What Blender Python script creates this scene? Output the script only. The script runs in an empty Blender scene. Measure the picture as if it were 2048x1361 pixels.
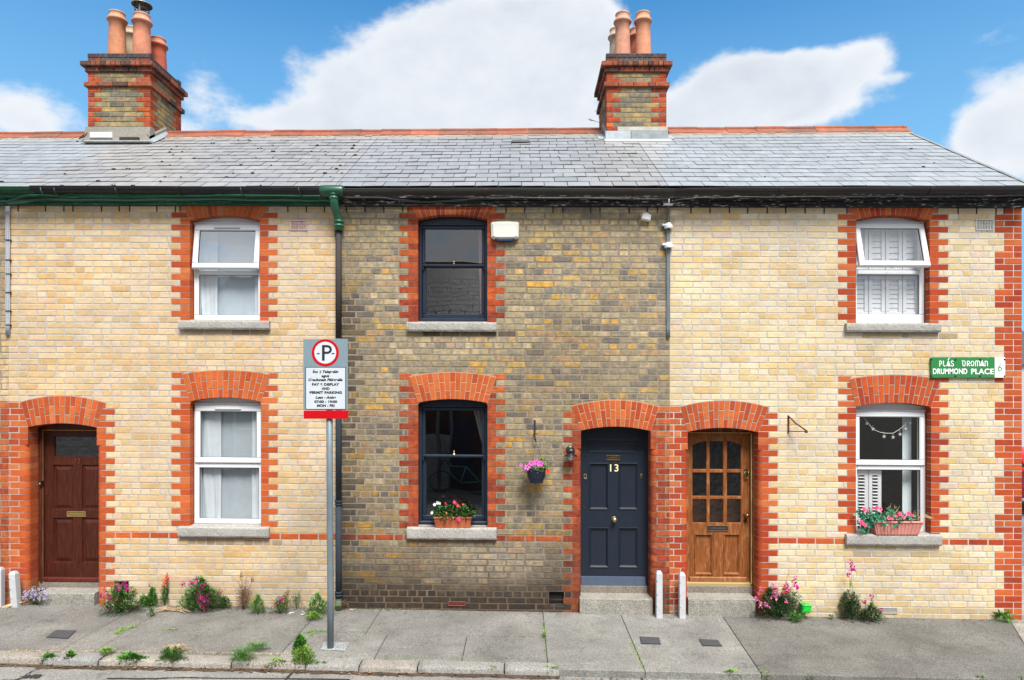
import bpy, bmesh, math, random
from mathutils import Vector, Matrix, noise as mnoise
R = math.radians
scene = bpy.context.scene
col = scene.collection
rnd = random.Random(7)

# ------------------------------------------------------------------ camera
CAM_D, CAM_H, FPX, HORIZ, YAW = 8.2, 2.54, 1367.0, 800.0, R(0.7)
cam_data = bpy.data.cameras.new("camera")
cam = bpy.data.objects.new("camera", cam_data); col.objects.link(cam)
cam.location = (0, -CAM_D, CAM_H)
cam.rotation_euler = (R(90), 0, YAW)
cam_data.sensor_width = 36; cam_data.lens = 36 * FPX / 2048
cam_data.shift_y = (HORIZ - 680.5) / 2048
cam_data.clip_start = 0.05; cam_data.clip_end = 2000
scene.camera = cam
scene.render.resolution_x, scene.render.resolution_y = 1024, 680

scene.view_settings.view_transform = 'Standard'
scene.view_settings.look = 'None'
scene.view_settings.exposure = 0.76
scene.view_settings.gamma = 1

# ------------------------------------------------------------------ sky and sun
SUN_AZ, SUN_EL = R(163), R(56)          # azimuth from +Y towards +X
world = bpy.data.worlds.new("World"); scene.world = world
world.use_nodes = True
nt = world.node_tree; nt.nodes.clear()
def N(tree, typ, **kw):
    n = tree.nodes.new(typ)
    for k, v in kw.items():
        if k.startswith('i_'):
            key = k[2:]
            n.inputs[int(key) if key.isdigit() else key].default_value = v
        else: setattr(n, k, v)
    return n
def math_n(tree, op, a, b=None, c=None, clamp=False):
    n = tree.nodes.new('ShaderNodeMath'); n.operation = op; n.use_clamp = clamp
    for i, v in enumerate((a, b, c)):
        if v is None: continue
        if isinstance(v, (int, float)): n.inputs[i].default_value = v
        else: tree.links.new(v, n.inputs[i])
    return n.outputs[0]
def world_setup():
    L = nt.links.new
    sky = N(nt, 'ShaderNodeTexSky', sky_type='NISHITA', sun_disc=False, sun_elevation=SUN_EL, sun_rotation=SUN_AZ,
            altitude=50, air_density=1.0, dust_density=0.6, ozone_density=2.0)
    tc = N(nt, 'ShaderNodeTexCoord')
    sp = N(nt, 'ShaderNodeSeparateXYZ'); L(tc.outputs['Generated'], sp.inputs[0])
    x, y, z = sp.outputs
    a = math_n(nt, 'ARCTAN2', x, y)
    h = math_n(nt, 'SQRT', math_n(nt, 'ADD', math_n(nt, 'MULTIPLY', x, x), math_n(nt, 'MULTIPLY', y, y)))
    e = math_n(nt, 'DIVIDE', z, math_n(nt, 'MAXIMUM', h, 0.05))
    # clouds in bearing / elevation, (bearing px, elevation px, half widths, weight)
    blobs = [(1060, 60, 170, 105, 1.25), (890, 125, 190, 110, 1.2), (740, 195, 150, 75, 1.1), (1000, 200, 260, 100, 1.1),
             (600, 250, 140, 42, .85), (1190, 60, 60, 90, .8), (50, 235, 125, 72, 1.05), (390, 195, 55, 70, .52), (340, 255, 90, 32, .65),
             (1480, 205, 130, 72, 1.15), (1610, 180, 105, 62, 1.0), (1745, 125, 55, 42, .78), (1390, 250, 90, 42, .85), (1800, 160, 50, 16, .4),
             (2065, 255, 135, 110, 1.35), (1490, 165, 75, 50, .9), (1440, 225, 120, 55, .8), (1950, 290, 60, 50, .6), (1985, 78, 95, 34, .72), (420, 150, 60, 50, .34), (1660, 110, 130, 26, .4), (1080, 268, 900, 30, .35), (2500, 200, 300, 140, 1.0), (-420, 150, 300, 160, 1.0)]
    tot = None
    for (px, py, rx, ry, w) in blobs:
        aa = math.atan((px - 1024) / FPX) - YAW
        ee = (HORIZ - py) / FPX * math.cos(aa)
        ra = rx / FPX * math.cos(aa) ** 1.5; re = ry / FPX * math.cos(aa)
        dx = math_n(nt, 'DIVIDE', math_n(nt, 'SUBTRACT', a, aa), ra)
        dy = math_n(nt, 'DIVIDE', math_n(nt, 'SUBTRACT', e, ee), re)
        d2 = math_n(nt, 'ADD', math_n(nt, 'MULTIPLY', dx, dx), math_n(nt, 'MULTIPLY', dy, dy))
        v = math_n(nt, 'MULTIPLY', math_n(nt, 'EXPONENT', math_n(nt, 'MULTIPLY', d2, -0.9)), w)
        tot = v if tot is None else math_n(nt, 'ADD', tot, v)
    tot = math_n(nt, 'MINIMUM', tot, 1.35)
    # generic broken cloud for the rest of the sky (behind the camera and overhead)
    n3 = N(nt, 'ShaderNodeTexNoise', i_Scale=2.2, i_Detail=5.0); L(tc.outputs['Generated'], n3.inputs['Vector'])
    back = math_n(nt, 'MULTIPLY', math_n(nt, 'ADD', n3.outputs[0], 0.5), math_n(nt, 'LESS_THAN', y, 0.35))
    tot = math_n(nt, 'ADD', tot, back)
    cmb = N(nt, 'ShaderNodeCombineXYZ'); L(a, cmb.inputs[0]); L(e, cmb.inputs[1])
    mp = N(nt, 'ShaderNodeMapping'); mp.inputs['Scale'].default_value = (1.0, 1.35, 1); L(cmb.outputs[0], mp.inputs[0])
    n1 = N(nt, 'ShaderNodeTexNoise', i_Scale=8.0, i_Detail=11.0, i_Roughness=0.60); n1.inputs['Distortion'].default_value = 0.0
    L(mp.outputs[0], n1.inputs['Vector'])
    n2 = N(nt, 'ShaderNodeTexNoise', i_Scale=5.0, i_Detail=8.0, i_Roughness=0.6); L(mp.outputs[0], n2.inputs['Vector'])
    dens = math_n(nt, 'ADD', tot, math_n(nt, 'MULTIPLY', math_n(nt, 'SUBTRACT', n1.outputs[0], 0.5), 2.1))
    mr = N(nt, 'ShaderNodeMapRange', interpolation_type='SMOOTHSTEP'); L(dens, mr.inputs[0])
    mr.inputs[1].default_value = 0.44; mr.inputs[2].default_value = 1.0
    mr.inputs[3].default_value = 0.0; mr.inputs[4].default_value = 0.97
    # cloud brightness: white crests, softly grey inside and underneath
    cr = N(nt, 'ShaderNodeMapRange'); L(math_n(nt, 'ADD', dens, math_n(nt, 'MULTIPLY', math_n(nt, 'SUBTRACT', n2.outputs[0], .5), 2.2)), cr.inputs[0])
    cr.inputs[1].default_value = 0.75; cr.inputs[2].default_value = 2.0
    cc = N(nt, 'ShaderNodeMixRGB'); L(cr.outputs[0], cc.inputs[0])
    cc.inputs[1].default_value = (4.6, 4.75, 4.95, 1); cc.inputs[2].default_value = (3.5, 3.78, 4.2, 1)
    tint = N(nt, 'ShaderNodeMixRGB', blend_type='MULTIPLY'); tint.inputs[0].default_value = 1
    L(sky.outputs[0], tint.inputs[1]); tint.inputs[2].default_value = SKY_TINT
    hz = N(nt, 'ShaderNodeMapRange'); L(e, hz.inputs[0]); hz.inputs[1].default_value = 0.62; hz.inputs[2].default_value = 0.30
    hz.inputs[3].default_value = 0.0; hz.inputs[4].default_value = 0.6
    hm = N(nt, 'ShaderNodeMixRGB'); L(hz.outputs[0], hm.inputs[0]); L(tint.outputs[0], hm.inputs[1]); hm.inputs[2].default_value = (1.75, 3.4, 4.9, 1)
    mix = N(nt, 'ShaderNodeMixRGB'); L(mr.outputs[0], mix.inputs[0]); L(hm.outputs[0], mix.inputs[1]); L(cc.outputs[0], mix.inputs[2])
    bg = N(nt, 'ShaderNodeBackground', i_Strength=0.118); L(mix.outputs[0], bg.inputs[0])
    out = N(nt, 'ShaderNodeOutputWorld'); L(bg.outputs[0], out.inputs[0])
SKY_TINT = (0.27, 0.80, 1.05, 1)
world_setup()
sd = bpy.data.lights.new("sun", 'SUN'); sun = bpy.data.objects.new("sun", sd); col.objects.link(sun)
sd.energy = 4.1; sd.angle = R(24); sd.color = (1.0, 0.965, 0.92)
dirv = Vector((math.sin(SUN_AZ) * math.cos(SUN_EL), math.cos(SUN_AZ) * math.cos(SUN_EL), math.sin(SUN_EL)))
sun.rotation_euler = dirv.to_track_quat('Z', 'Y').to_euler()
sun.location = (3, -6, 12)

# ------------------------------------------------------------------ geometry helpers
SH = -0.006                                   # the terrace courses fall slightly to the right
cy, sy = math.cos(YAW), math.sin(YAW)
def P(px, py, Y=0.0, shear=True):
    """photo pixel -> x, z on the upright plane at depth Y (z without the terrace's fall)"""
    k = (px - 1024) / FPX; yy = Y + CAM_D
    X = yy * (k * cy - sy) / (cy + k * sy)
    zc = -X * sy + yy * cy
    Z = CAM_H - (py - HORIZ) / FPX * zc
    return X, (Z - SH * X if shear else Z)
def PX(px, Y=0.0): return P(px, 800, Y)[0]
def PZ(px, py, Y=0.0): return P(px, py, Y)[1]
def z_wall(X): return -0.002 - 0.0128 * X
def z_kerb(X): return -0.0353 - 0.0174 * X
def zg(X, Y):                                  # pavement height
    t = -Y / 1.5
    return z_wall(X) * (1 - t) + z_kerb(X) * t
def zroad(X, Y): return z_kerb(X) - 0.062 + 0.012 * min(3.0, (-1.6 - Y))
def G(px, py):                                 # pixel -> point on the pavement
    Y = -0.7
    for _ in range(30):
        X, Z = P(px, py, Y, False)
        Y -= (Z - zg(X, Y)) * -2.2
        Y = max(-4, min(0.5, Y))
    X, Z = P(px, py, Y, False)
    return X, Y, Z
def lin(c):
    return tuple(((v / 255) / 12.92 if v / 255 <= 0.04045 else (((v / 255) + 0.055) / 1.055) ** 2.4) for v in c[:3])
def alb(r, g, b, k=0.62):
    return tuple(min(0.82, v * k * 1.2) for v in lin((r, g, b)))
def jit(c, a, rr=rnd):
    f = 1 + rr.uniform(-a, a)
    return tuple(max(0.0, v * f * (1 + rr.uniform(-a, a) * 0.15)) for v in c)
def mixc(a, b, t): return tuple(x * (1 - t) + y * t for x, y in zip(a, b))

ORG = {}                                      # world origin of each object, by name
class MB:
    def __init__(s): s.V = []; s.F = []; s.C = []; s.M = []; s.S = []
    def v(s, p): s.V.append(tuple(p)); return len(s.V) - 1
    def f(s, ids, c, m=0, sm=False): s.F.append(tuple(ids)); s.C.append(c); s.M.append(m); s.S.append(sm)
    def poly(s, pts, c, m=0, sm=False): s.f([s.v(p) for p in pts], c, m, sm)
    def box(s, x0, x1, y0, y1, z0, z1, c, m=0, b=0.0):
        """box with its front (-y) edges chamfered by b"""
        if b <= 0:
            a = [s.v(p) for p in ((x0,y0,z0),(x1,y0,z0),(x1,y0,z1),(x0,y0,z1),(x0,y1,z0),(x1,y1,z0),(x1,y1,z1),(x0,y1,z1))]
            for q in ((0,1,2,3),(5,4,7,6),(4,0,3,7),(1,5,6,2),(3,2,6,7),(4,5,1,0)): s.f([a[i] for i in q], c, m)
            return
        b = min(b, (x1-x0)*.45, (z1-z0)*.45)
        a = [s.v(p) for p in ((x0+b,y0,z0+b),(x1-b,y0,z0+b),(x1-b,y0,z1-b),(x0+b,y0,z1-b),
                              (x0,y0+b,z0),(x1,y0+b,z0),(x1,y0+b,z1),(x0,y0+b,z1),
                              (x0,y1,z0),(x1,y1,z0),(x1,y1,z1),(x0,y1,z1))]
        for q in ((0,1,2,3),(0,4,5,1),(1,5,6,2),(2,6,7,3),(3,7,4,0),(4,8,9,5),(5,9,10,6),(6,10,11,7),(7,11,8,4),(9,8,11,10)):
            s.f([a[i] for i in q], c, m)
    def prism(s, pts, y0, y1, c, m=0, b=0.0):
        """x-z polygon pushed from y0 (front) to y1, with small front chamfer"""
        n = len(pts)
        cx = sum(p[0] for p in pts)/n; cz = sum(p[1] for p in pts)/n
        def sh(p):
            d = math.hypot(p[0]-cx, p[1]-cz) or 1
            k = max(0, 1 - b*1.4/d); return (cx+(p[0]-cx)*k, cz+(p[1]-cz)*k)
        fr = [s.v((sh(p)[0], y0, sh(p)[1])) for p in pts]
        s.f(fr, c, m)
        ring = fr
        if b > 0:
            r2 = [s.v((p[0], y0+b, p[1])) for p in pts]
            for i in range(n): s.f((ring[i], ring[(i+1)%n], r2[(i+1)%n], r2[i]), c, m)
            ring = r2
        bk = [s.v((p[0], y1, p[1])) for p in pts]
        for i in range(n): s.f((ring[i], ring[(i+1)%n], bk[(i+1)%n], bk[i]), c, m)
        s.f(bk[::-1], c, m)
    def extrude_x(s, prof, x0, x1, c, m=0, sm=False, dz=0.0, caps=True):
        """y-z profile swept along x"""
        n = len(prof)
        a = [s.v((x0, p[0], p[1])) for p in prof]; b = [s.v((x1, p[0], p[1]+dz)) for p in prof]
        for i in range(n): s.f((a[i], a[(i+1)%n], b[(i+1)%n], b[i]), c, m, sm)
        if caps: s.f(a[::-1], c, m); s.f(b, c, m)
    def vprism(s, foot, z0, z1, c, m=0):
        """x-y footprint raised from z0 to z1"""
        n = len(foot)
        a = [s.v((p[0], p[1], z0)) for p in foot]; b = [s.v((p[0], p[1], z1)) for p in foot]
        for i in range(n): s.f((a[i], a[(i+1)%n], b[(i+1)%n], b[i]), c, m)
        s.f(a[::-1], c, m); s.f(b, c, m)
    def tube(s, pts, r, c, m=0, n=8, caps=True, sm=True):
        """tube through points; r a number or list"""
        pts = [Vector(p) for p in pts]; rs = r if isinstance(r, (list, tuple)) else [r]*len(pts)
        prev = None; first = None; up = Vector((0, 0, 1))
        for i, p in enumerate(pts):
            t = (pts[min(i+1, len(pts)-1)] - pts[max(i-1, 0)])
            if t.length < 1e-9: t = Vector((0, 0, 1))
            t.normalize()
            if i == 0:
                ref = up if abs(t.z) < .9 else Vector((1, 0, 0))
                u = t.cross(ref).normalized()
            else:
                u = (u - t * u.dot(t)).normalized()
            w = t.cross(u)
            ring = [s.v(p + (u*math.cos(k*2*math.pi/n) + w*math.sin(k*2*math.pi/n))*rs[i]) for k in range(n)]
            if prev:
                for k in range(n): s.f((prev[k], prev[(k+1)%n], ring[(k+1)%n], ring[k]), c, m, sm)
            else: first = ring
            prev = ring
        if caps: s.f(first[::-1], c, m); s.f(prev, c, m)
    def lathe(s, prof, cx, cy_, c, m=0, n=20, z0=0.0, closed=False, sm=True, cols=None):
        """prof = (radius, z) list round a vertical axis"""
        rings = []
        for (r, z) in prof:
            rings.append([s.v((cx+r*math.cos(k*2*math.pi/n), cy_+r*math.sin(k*2*math.pi/n), z0+z)) for k in range(n)])
        for i in range(len(rings)-1):
            cc = cols[i] if cols else c
            for k in range(n): s.f((rings[i][k], rings[i][(k+1)%n], rings[i+1][(k+1)%n], rings[i+1][k]), cc, m, sm)
    def lathe_y(s, prof, cx, cz, c, m=0, n=18, sm=True):
        """prof = (radius, y) round a horizontal axis facing the street"""
        rings = []
        for (r, y) in prof:
            rings.append([s.v((cx+r*math.cos(k*2*math.pi/n), y, cz+r*math.sin(k*2*math.pi/n))) for k in range(n)])
        for i in range(len(rings)-1):
            for k in range(n): s.f((rings[i][k], rings[i][(k+1)%n], rings[i+1][(k+1)%n], rings[i+1][k]), c, m, sm)
        s.f(rings[0], c, m); s.f(rings[-1], c, m)
    def build(s, name, mats, parent=None, shear=True, origin=None):
        o_world = Vector((0, 0, 0))
        if parent is not None: o_world = Vector(ORG[parent.name])
        elif origin is not None: o_world = Vector(origin)
        me = bpy.data.meshes.new(name)
        if shear: vv = [(p[0]-o_world.x, p[1]-o_world.y, p[2]+SH*p[0]-o_world.z) for p in s.V]
        else: vv = [(p[0]-o_world.x, p[1]-o_world.y, p[2]-o_world.z) for p in s.V]
        me.from_pydata(vv, [], s.F)
        if not isinstance(mats, (list, tuple)): mats = [mats]
        for m_ in mats: me.materials.append(m_)
        me.polygons.foreach_set('material_index', s.M)
        me.polygons.foreach_set('use_smooth', s.S)
        ca = me.color_attributes.new('Col', 'FLOAT_COLOR', 'CORNER')
        buf = []
        for poly_, c in zip(s.F, s.C): buf.extend((c[0], c[1], c[2], 1.0) * len(poly_))
        ca.data.foreach_set('color', buf)
        me.update()
        bm = bmesh.new(); bm.from_mesh(me); bmesh.ops.recalc_face_normals(bm, faces=bm.faces); bm.to_mesh(me); bm.free()
        ob = bpy.data.objects.new(name, me); col.objects.link(ob)
        if parent is not None: ob.parent = parent
        else: ob.location = o_world
        ORG[ob.name] = tuple(o_world)
        return ob
def tag(o, label=None, cat=None, group=None, kind=None):
    if label: o['label'] = label
    if cat: o['category'] = cat
    if group: o['group'] = group
    if kind: o['kind'] = kind
    return o
def thing(name, loc, label, cat, group=None):
    o = bpy.data.objects.new(name, None); col.objects.link(o)
    o.location = loc; o.empty_display_size = 0.2
    ORG[o.name] = tuple(loc)
    return tag(o, label, cat, group)

# ------------------------------------------------------------------ materials (colour of each face comes from the mesh)
def mat(name, rough=0.8, amt=0.25, scale=12.0, bump=0.2, bscale=None, metal=0.0, spec=0.5, detail=5, stretch=(1,1,1), amt2=0.0, scale2=2.0, coat=0.0, bdist=0.004, rvar=0.0, fixed=None):
    m = bpy.data.materials.new(name); m.use_nodes = True
    t = m.node_tree; L = t.links.new; bs = t.nodes['Principled BSDF']
    tc = N(t, 'ShaderNodeTexCoord')
    mp = N(t, 'ShaderNodeMapping'); mp.inputs['Scale'].default_value = stretch; L(tc.outputs['Object'], mp.inputs[0])
    if fixed: cs = N(t, 'ShaderNodeRGB'); cs.outputs[0].default_value = (*fixed, 1)
    else: cs = N(t, 'ShaderNodeVertexColor', layer_name='Col')
    n1 = N(t, 'ShaderNodeTexNoise', i_Scale=scale, i_Detail=float(detail), i_Roughness=0.62); L(mp.outputs[0], n1.inputs['Vector'])
    v = N(t, 'ShaderNodeMapRange'); L(n1.outputs[0], v.inputs[0])
    v.inputs[1].default_value = 0.28; v.inputs[2].default_value = 0.72; v.inputs[3].default_value = 1 - amt; v.inputs[4].default_value = 1 + amt
    val = v.outputs[0]
    if amt2:
        n2 = N(t, 'ShaderNodeTexNoise', i_Scale=scale2, i_Detail=4.0); L(tc.outputs['Object'], n2.inputs['Vector'])
        v2 = N(t, 'ShaderNodeMapRange'); L(n2.outputs[0], v2.inputs[0])
        v2.inputs[1].default_value = 0.3; v2.inputs[2].default_value = 0.7; v2.inputs[3].default_value = 1 - amt2; v2.inputs[4].default_value = 1 + amt2
        val = math_n(t, 'MULTIPLY', val, v2.outputs[0])
    mx = N(t, 'ShaderNodeVectorMath', operation='SCALE'); L(cs.outputs[0], mx.inputs[0]); L(val, mx.inputs['Scale'])
    L(mx.outputs[0], bs.inputs['Base Color'])
    bs.inputs['Roughness'].default_value = rough; bs.inputs['Metallic'].default_value = metal
    bs.inputs['Specular IOR Level'].default_value = spec; bs.inputs['Coat Weight'].default_value = coat
    if rvar:
        r_ = N(t, 'ShaderNodeMapRange'); L(n1.outputs[0], r_.inputs[0]); r_.inputs[3].default_value = rough - rvar; r_.inputs[4].default_value = rough + rvar
        L(r_.outputs[0], bs.inputs['Roughness'])
    if bump:
        nb = N(t, 'ShaderNodeTexNoise', i_Scale=float(bscale or scale*4), i_Detail=4.0); L(mp.outputs[0], nb.inputs['Vector'])
        bp = N(t, 'ShaderNodeBump', i_Strength=bump, i_Distance=bdist); L(nb.outputs[0], bp.inputs['Height']); L(bp.outputs[0], bs.inputs['Normal'])
    return m
M = {}
def brick_mat(name, amt, spots, cool=(.97, 1.0, 1.06), warm=(1.06, .98, .88), flash_scale=16.0):
    """per-brick colour with fine grain, longer flashes and dark pits"""
    m = mat(name, rough=0.9, amt=amt, scale=26, bump=0.5, bscale=120, stretch=(0.5, 1, 1), amt2=0.12, scale2=2.2, spec=0.25)
    t = m.node_tree; L = t.links.new; bs = t.nodes['Principled BSDF']
    src = bs.inputs['Base Color'].links[0].from_socket
    tc = N(t, 'ShaderNodeTexCoord')
    n = N(t, 'ShaderNodeTexNoise', i_Scale=75.0, i_Detail=3.0); L(tc.outputs['Object'], n.inputs['Vector'])
    r = N(t, 'ShaderNodeMapRange'); L(n.outputs[0], r.inputs[0]); r.inputs[1].default_value = 0.62; r.inputs[2].default_value = 0.74
    r.inputs[3].default_value = 0; r.inputs[4].default_value = spots
    mx = N(t, 'ShaderNodeMixRGB', blend_type='MULTIPLY'); L(r.outputs[0], mx.inputs[0]); L(src, mx.inputs[1]); mx.inputs[2].default_value = (0.35, 0.3, 0.27, 1)
    # warm and cool flashes across single bricks
    mp = N(t, 'ShaderNodeMapping'); mp.inputs['Scale'].default_value = (1, 1, .45); L(tc.outputs['Object'], mp.inputs[0])
    n4 = N(t, 'ShaderNodeTexNoise', i_Scale=flash_scale, i_Detail=2.0); L(mp.outputs[0], n4.inputs['Vector'])
    rp = N(t, 'ShaderNodeMapRange'); L(n4.outputs[0], rp.inputs[0]); rp.inputs[1].default_value = .38; rp.inputs[2].default_value = .62
    fl = N(t, 'ShaderNodeMixRGB'); L(rp.outputs[0], fl.inputs[0]); fl.inputs[1].default_value = (*cool, 1); fl.inputs[2].default_value = (*warm, 1)
    m3 = N(t, 'ShaderNodeMixRGB', blend_type='MULTIPLY', i_0=1.0); L(mx.outputs[0], m3.inputs[1]); L(fl.outputs[0], m3.inputs[2])
    L(m3.outputs[0], bs.inputs['Base Color'])
    return m
M['brick'] = brick_mat('brick_faces', 0.15, 0.30)
M['oldbrick'] = brick_mat('weathered_brick_faces', 0.32, 0.6, (.80, .85, .92), (1.20, 1.07, .88), 19.0)
M['mortar'] = mat('mortar', rough=0.95, amt=0.16, scale=30, bump=0.5, bscale=200, spec=0.2, amt2=0.12, scale2=1.5)
M['slate'] = mat('roof_slate', rough=0.42, amt=0.10, scale=9, bump=0.25, bscale=60, spec=0.4, amt2=0.07, scale2=0.8, stretch=(1, .3, 1), rvar=0.12)
M['clay'] = mat('terracotta', rough=0.85, amt=0.18, scale=14, bump=0.3, bscale=90, amt2=0.15, scale2=4)
M['stone'] = mat('granite', rough=0.9, amt=0.55, scale=75, bump=0.5, bscale=160, amt2=0.12, scale2=6, detail=3)
M['upvc'] = mat('white_upvc', rough=0.32, amt=0.02, scale=4, bump=0, spec=0.5)
M['paint'] = mat('painted_wood', rough=0.40, amt=0.09, scale=14, bump=0.2, bscale=30, spec=0.38, stretch=(1, 1, .3))
M['matt'] = mat('matt_paint', rough=0.75, amt=0.12, scale=14, bump=0.2, bscale=60, spec=0.3)
M['gloss'] = mat('gloss_plastic', rough=0.3, amt=0.05, scale=8, bump=0.04, bscale=30)
M['gutter'] = mat('gutter_paint', rough=0.5, amt=0.2, scale=9, bump=0.2, bscale=40, spec=0.25, stretch=(.4, 1, 1))
M['metal'] = mat('worn_metal', rough=0.5, amt=0.22, scale=30, bump=0.2, metal=0.55, bscale=80)
M['galv'] = mat('galvanised_steel', rough=0.5, amt=0.10, scale=22, bump=0.1, metal=0.35, stretch=(1, 1, .25), amt2=0.08, scale2=7)
M['brass'] = mat('brass', rough=0.32, amt=0.2, scale=50, bump=0.1, metal=0.9)
M['lead'] = mat('lead_sheet', rough=0.55, amt=0.2, scale=9, bump=0.3, bscale=20, metal=0.3, amt2=0.12)
M['leaf'] = mat('leaves', rough=0.6, amt=0.25, scale=30, bump=0, spec=0.3)
M['petal'] = mat('petals', rough=0.7, amt=0.08, scale=30, bump=0, spec=0.2)
M['fabric'] = mat('curtain_cloth', rough=0.95, amt=0.05, scale=10, bump=0.1, spec=0.1)
M['dark'] = mat('plain_interior', rough=0.95, amt=0.1, scale=2, bump=0, spec=0.1)
def sooty_mortar():
    m = mat('sooty_mortar', rough=0.95, amt=0.2, scale=30, bump=0.5, bscale=200, spec=0.2, amt2=0.2, scale2=1.5)
    t = m.node_tree; L = t.links.new; bs = t.nodes['Principled BSDF']; src = bs.inputs['Base Color'].links[0].from_socket
    tc = N(t, 'ShaderNodeTexCoord'); sp = N(t, 'ShaderNodeSeparateXYZ'); L(tc.outputs['Object'], sp.inputs[0])
    n = N(t, 'ShaderNodeTexNoise', i_Scale=3.0, i_Detail=6.0); L(tc.outputs['Object'], n.inputs['Vector'])
    h = math_n(t, 'ADD', sp.outputs[2], math_n(t, 'MULTIPLY', math_n(t, 'SUBTRACT', n.outputs[0], .5), 1.0))
    r = N(t, 'ShaderNodeMapRange', interpolation_type='SMOOTHSTEP'); L(h, r.inputs[0]); r.inputs[1].default_value = 0.15; r.inputs[2].default_value = 1.1; r.inputs[3].default_value = 1; r.inputs[4].default_value = 0
    mx = N(t, 'ShaderNodeMixRGB', blend_type='MULTIPLY'); L(r.outputs[0], mx.inputs[0]); L(src, mx.inputs[1]); mx.inputs[2].default_value = (0.44, 0.40, 0.37, 1)
    L(mx.outputs[0], bs.inputs['Base Color']); return m
M['sootymortar'] = sooty_mortar()
def wood_mat(name, amt, worn):
    m = mat(name, rough=0.5, amt=amt, scale=16, bump=0.25, bscale=40, stretch=(3, 3, 0.35), spec=0.22, amt2=0.1, scale2=5)
    if worn:
        t = m.node_tree; L = t.links.new; bs = t.nodes['Principled BSDF']; src = bs.inputs['Base Color'].links[0].from_socket
        tc = N(t, 'ShaderNodeTexCoord'); mp = N(t, 'ShaderNodeMapping'); mp.inputs['Scale'].default_value = (5, 5, 1.2); L(tc.outputs['Object'], mp.inputs[0])
        n = N(t, 'ShaderNodeTexNoise', i_Scale=5.0, i_Detail=8.0, i_Roughness=0.75); L(mp.outputs[0], n.inputs['Vector'])
        r = N(t, 'ShaderNodeMapRange'); L(n.outputs[0], r.inputs[0]); r.inputs[1].default_value = 0.52; r.inputs[2].default_value = 0.72; r.inputs[4].default_value = worn
        mx = N(t, 'ShaderNodeMixRGB'); L(r.outputs[0], mx.inputs[0]); L(src, mx.inputs[1]); mx.inputs[2].default_value = (0.42, 0.26, 0.13, 1)
        L(mx.outputs[0], bs.inputs['Base Color'])
    return m
M['wood'] = wood_mat('varnished_wood', 0.5, 0.0)
M['wornwood'] = wood_mat('worn_varnished_wood', 0.45, 0.7)
def flaky_mat(name, flake, lo, hi, st=(1, 1, 7)):
    m = mat(name, rough=0.6, amt=0.2, scale=20, bump=0.3, bscale=50, spec=0.25)
    t = m.node_tree; L = t.links.new; bs = t.nodes['Principled BSDF']; src = bs.inputs['Base Color'].links[0].from_socket
    tc = N(t, 'ShaderNodeTexCoord'); mp = N(t, 'ShaderNodeMapping'); mp.inputs['Scale'].default_value = st; L(tc.outputs['Object'], mp.inputs[0])
    n = N(t, 'ShaderNodeTexNoise', i_Scale=9.0, i_Detail=9.0, i_Roughness=0.75); L(mp.outputs[0], n.inputs['Vector'])
    r = N(t, 'ShaderNodeMapRange'); L(n.outputs[0], r.inputs[0]); r.inputs[1].default_value = lo; r.inputs[2].default_value = hi
    mx = N(t, 'ShaderNodeMixRGB'); L(r.outputs[0], mx.inputs[0]); L(src, mx.inputs[1]); mx.inputs[2].default_value = (*flake, 1)
    L(mx.outputs[0], bs.inputs['Base Color'])
    return m
M['flaky'] = flaky_mat('flaking_black_paint', (0.42, 0.40, 0.38), 0.565, 0.63)
M['flakygreen'] = flaky_mat('flaking_green_paint', (0.10, 0.22, 0.17), 0.55, 0.68)
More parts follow.
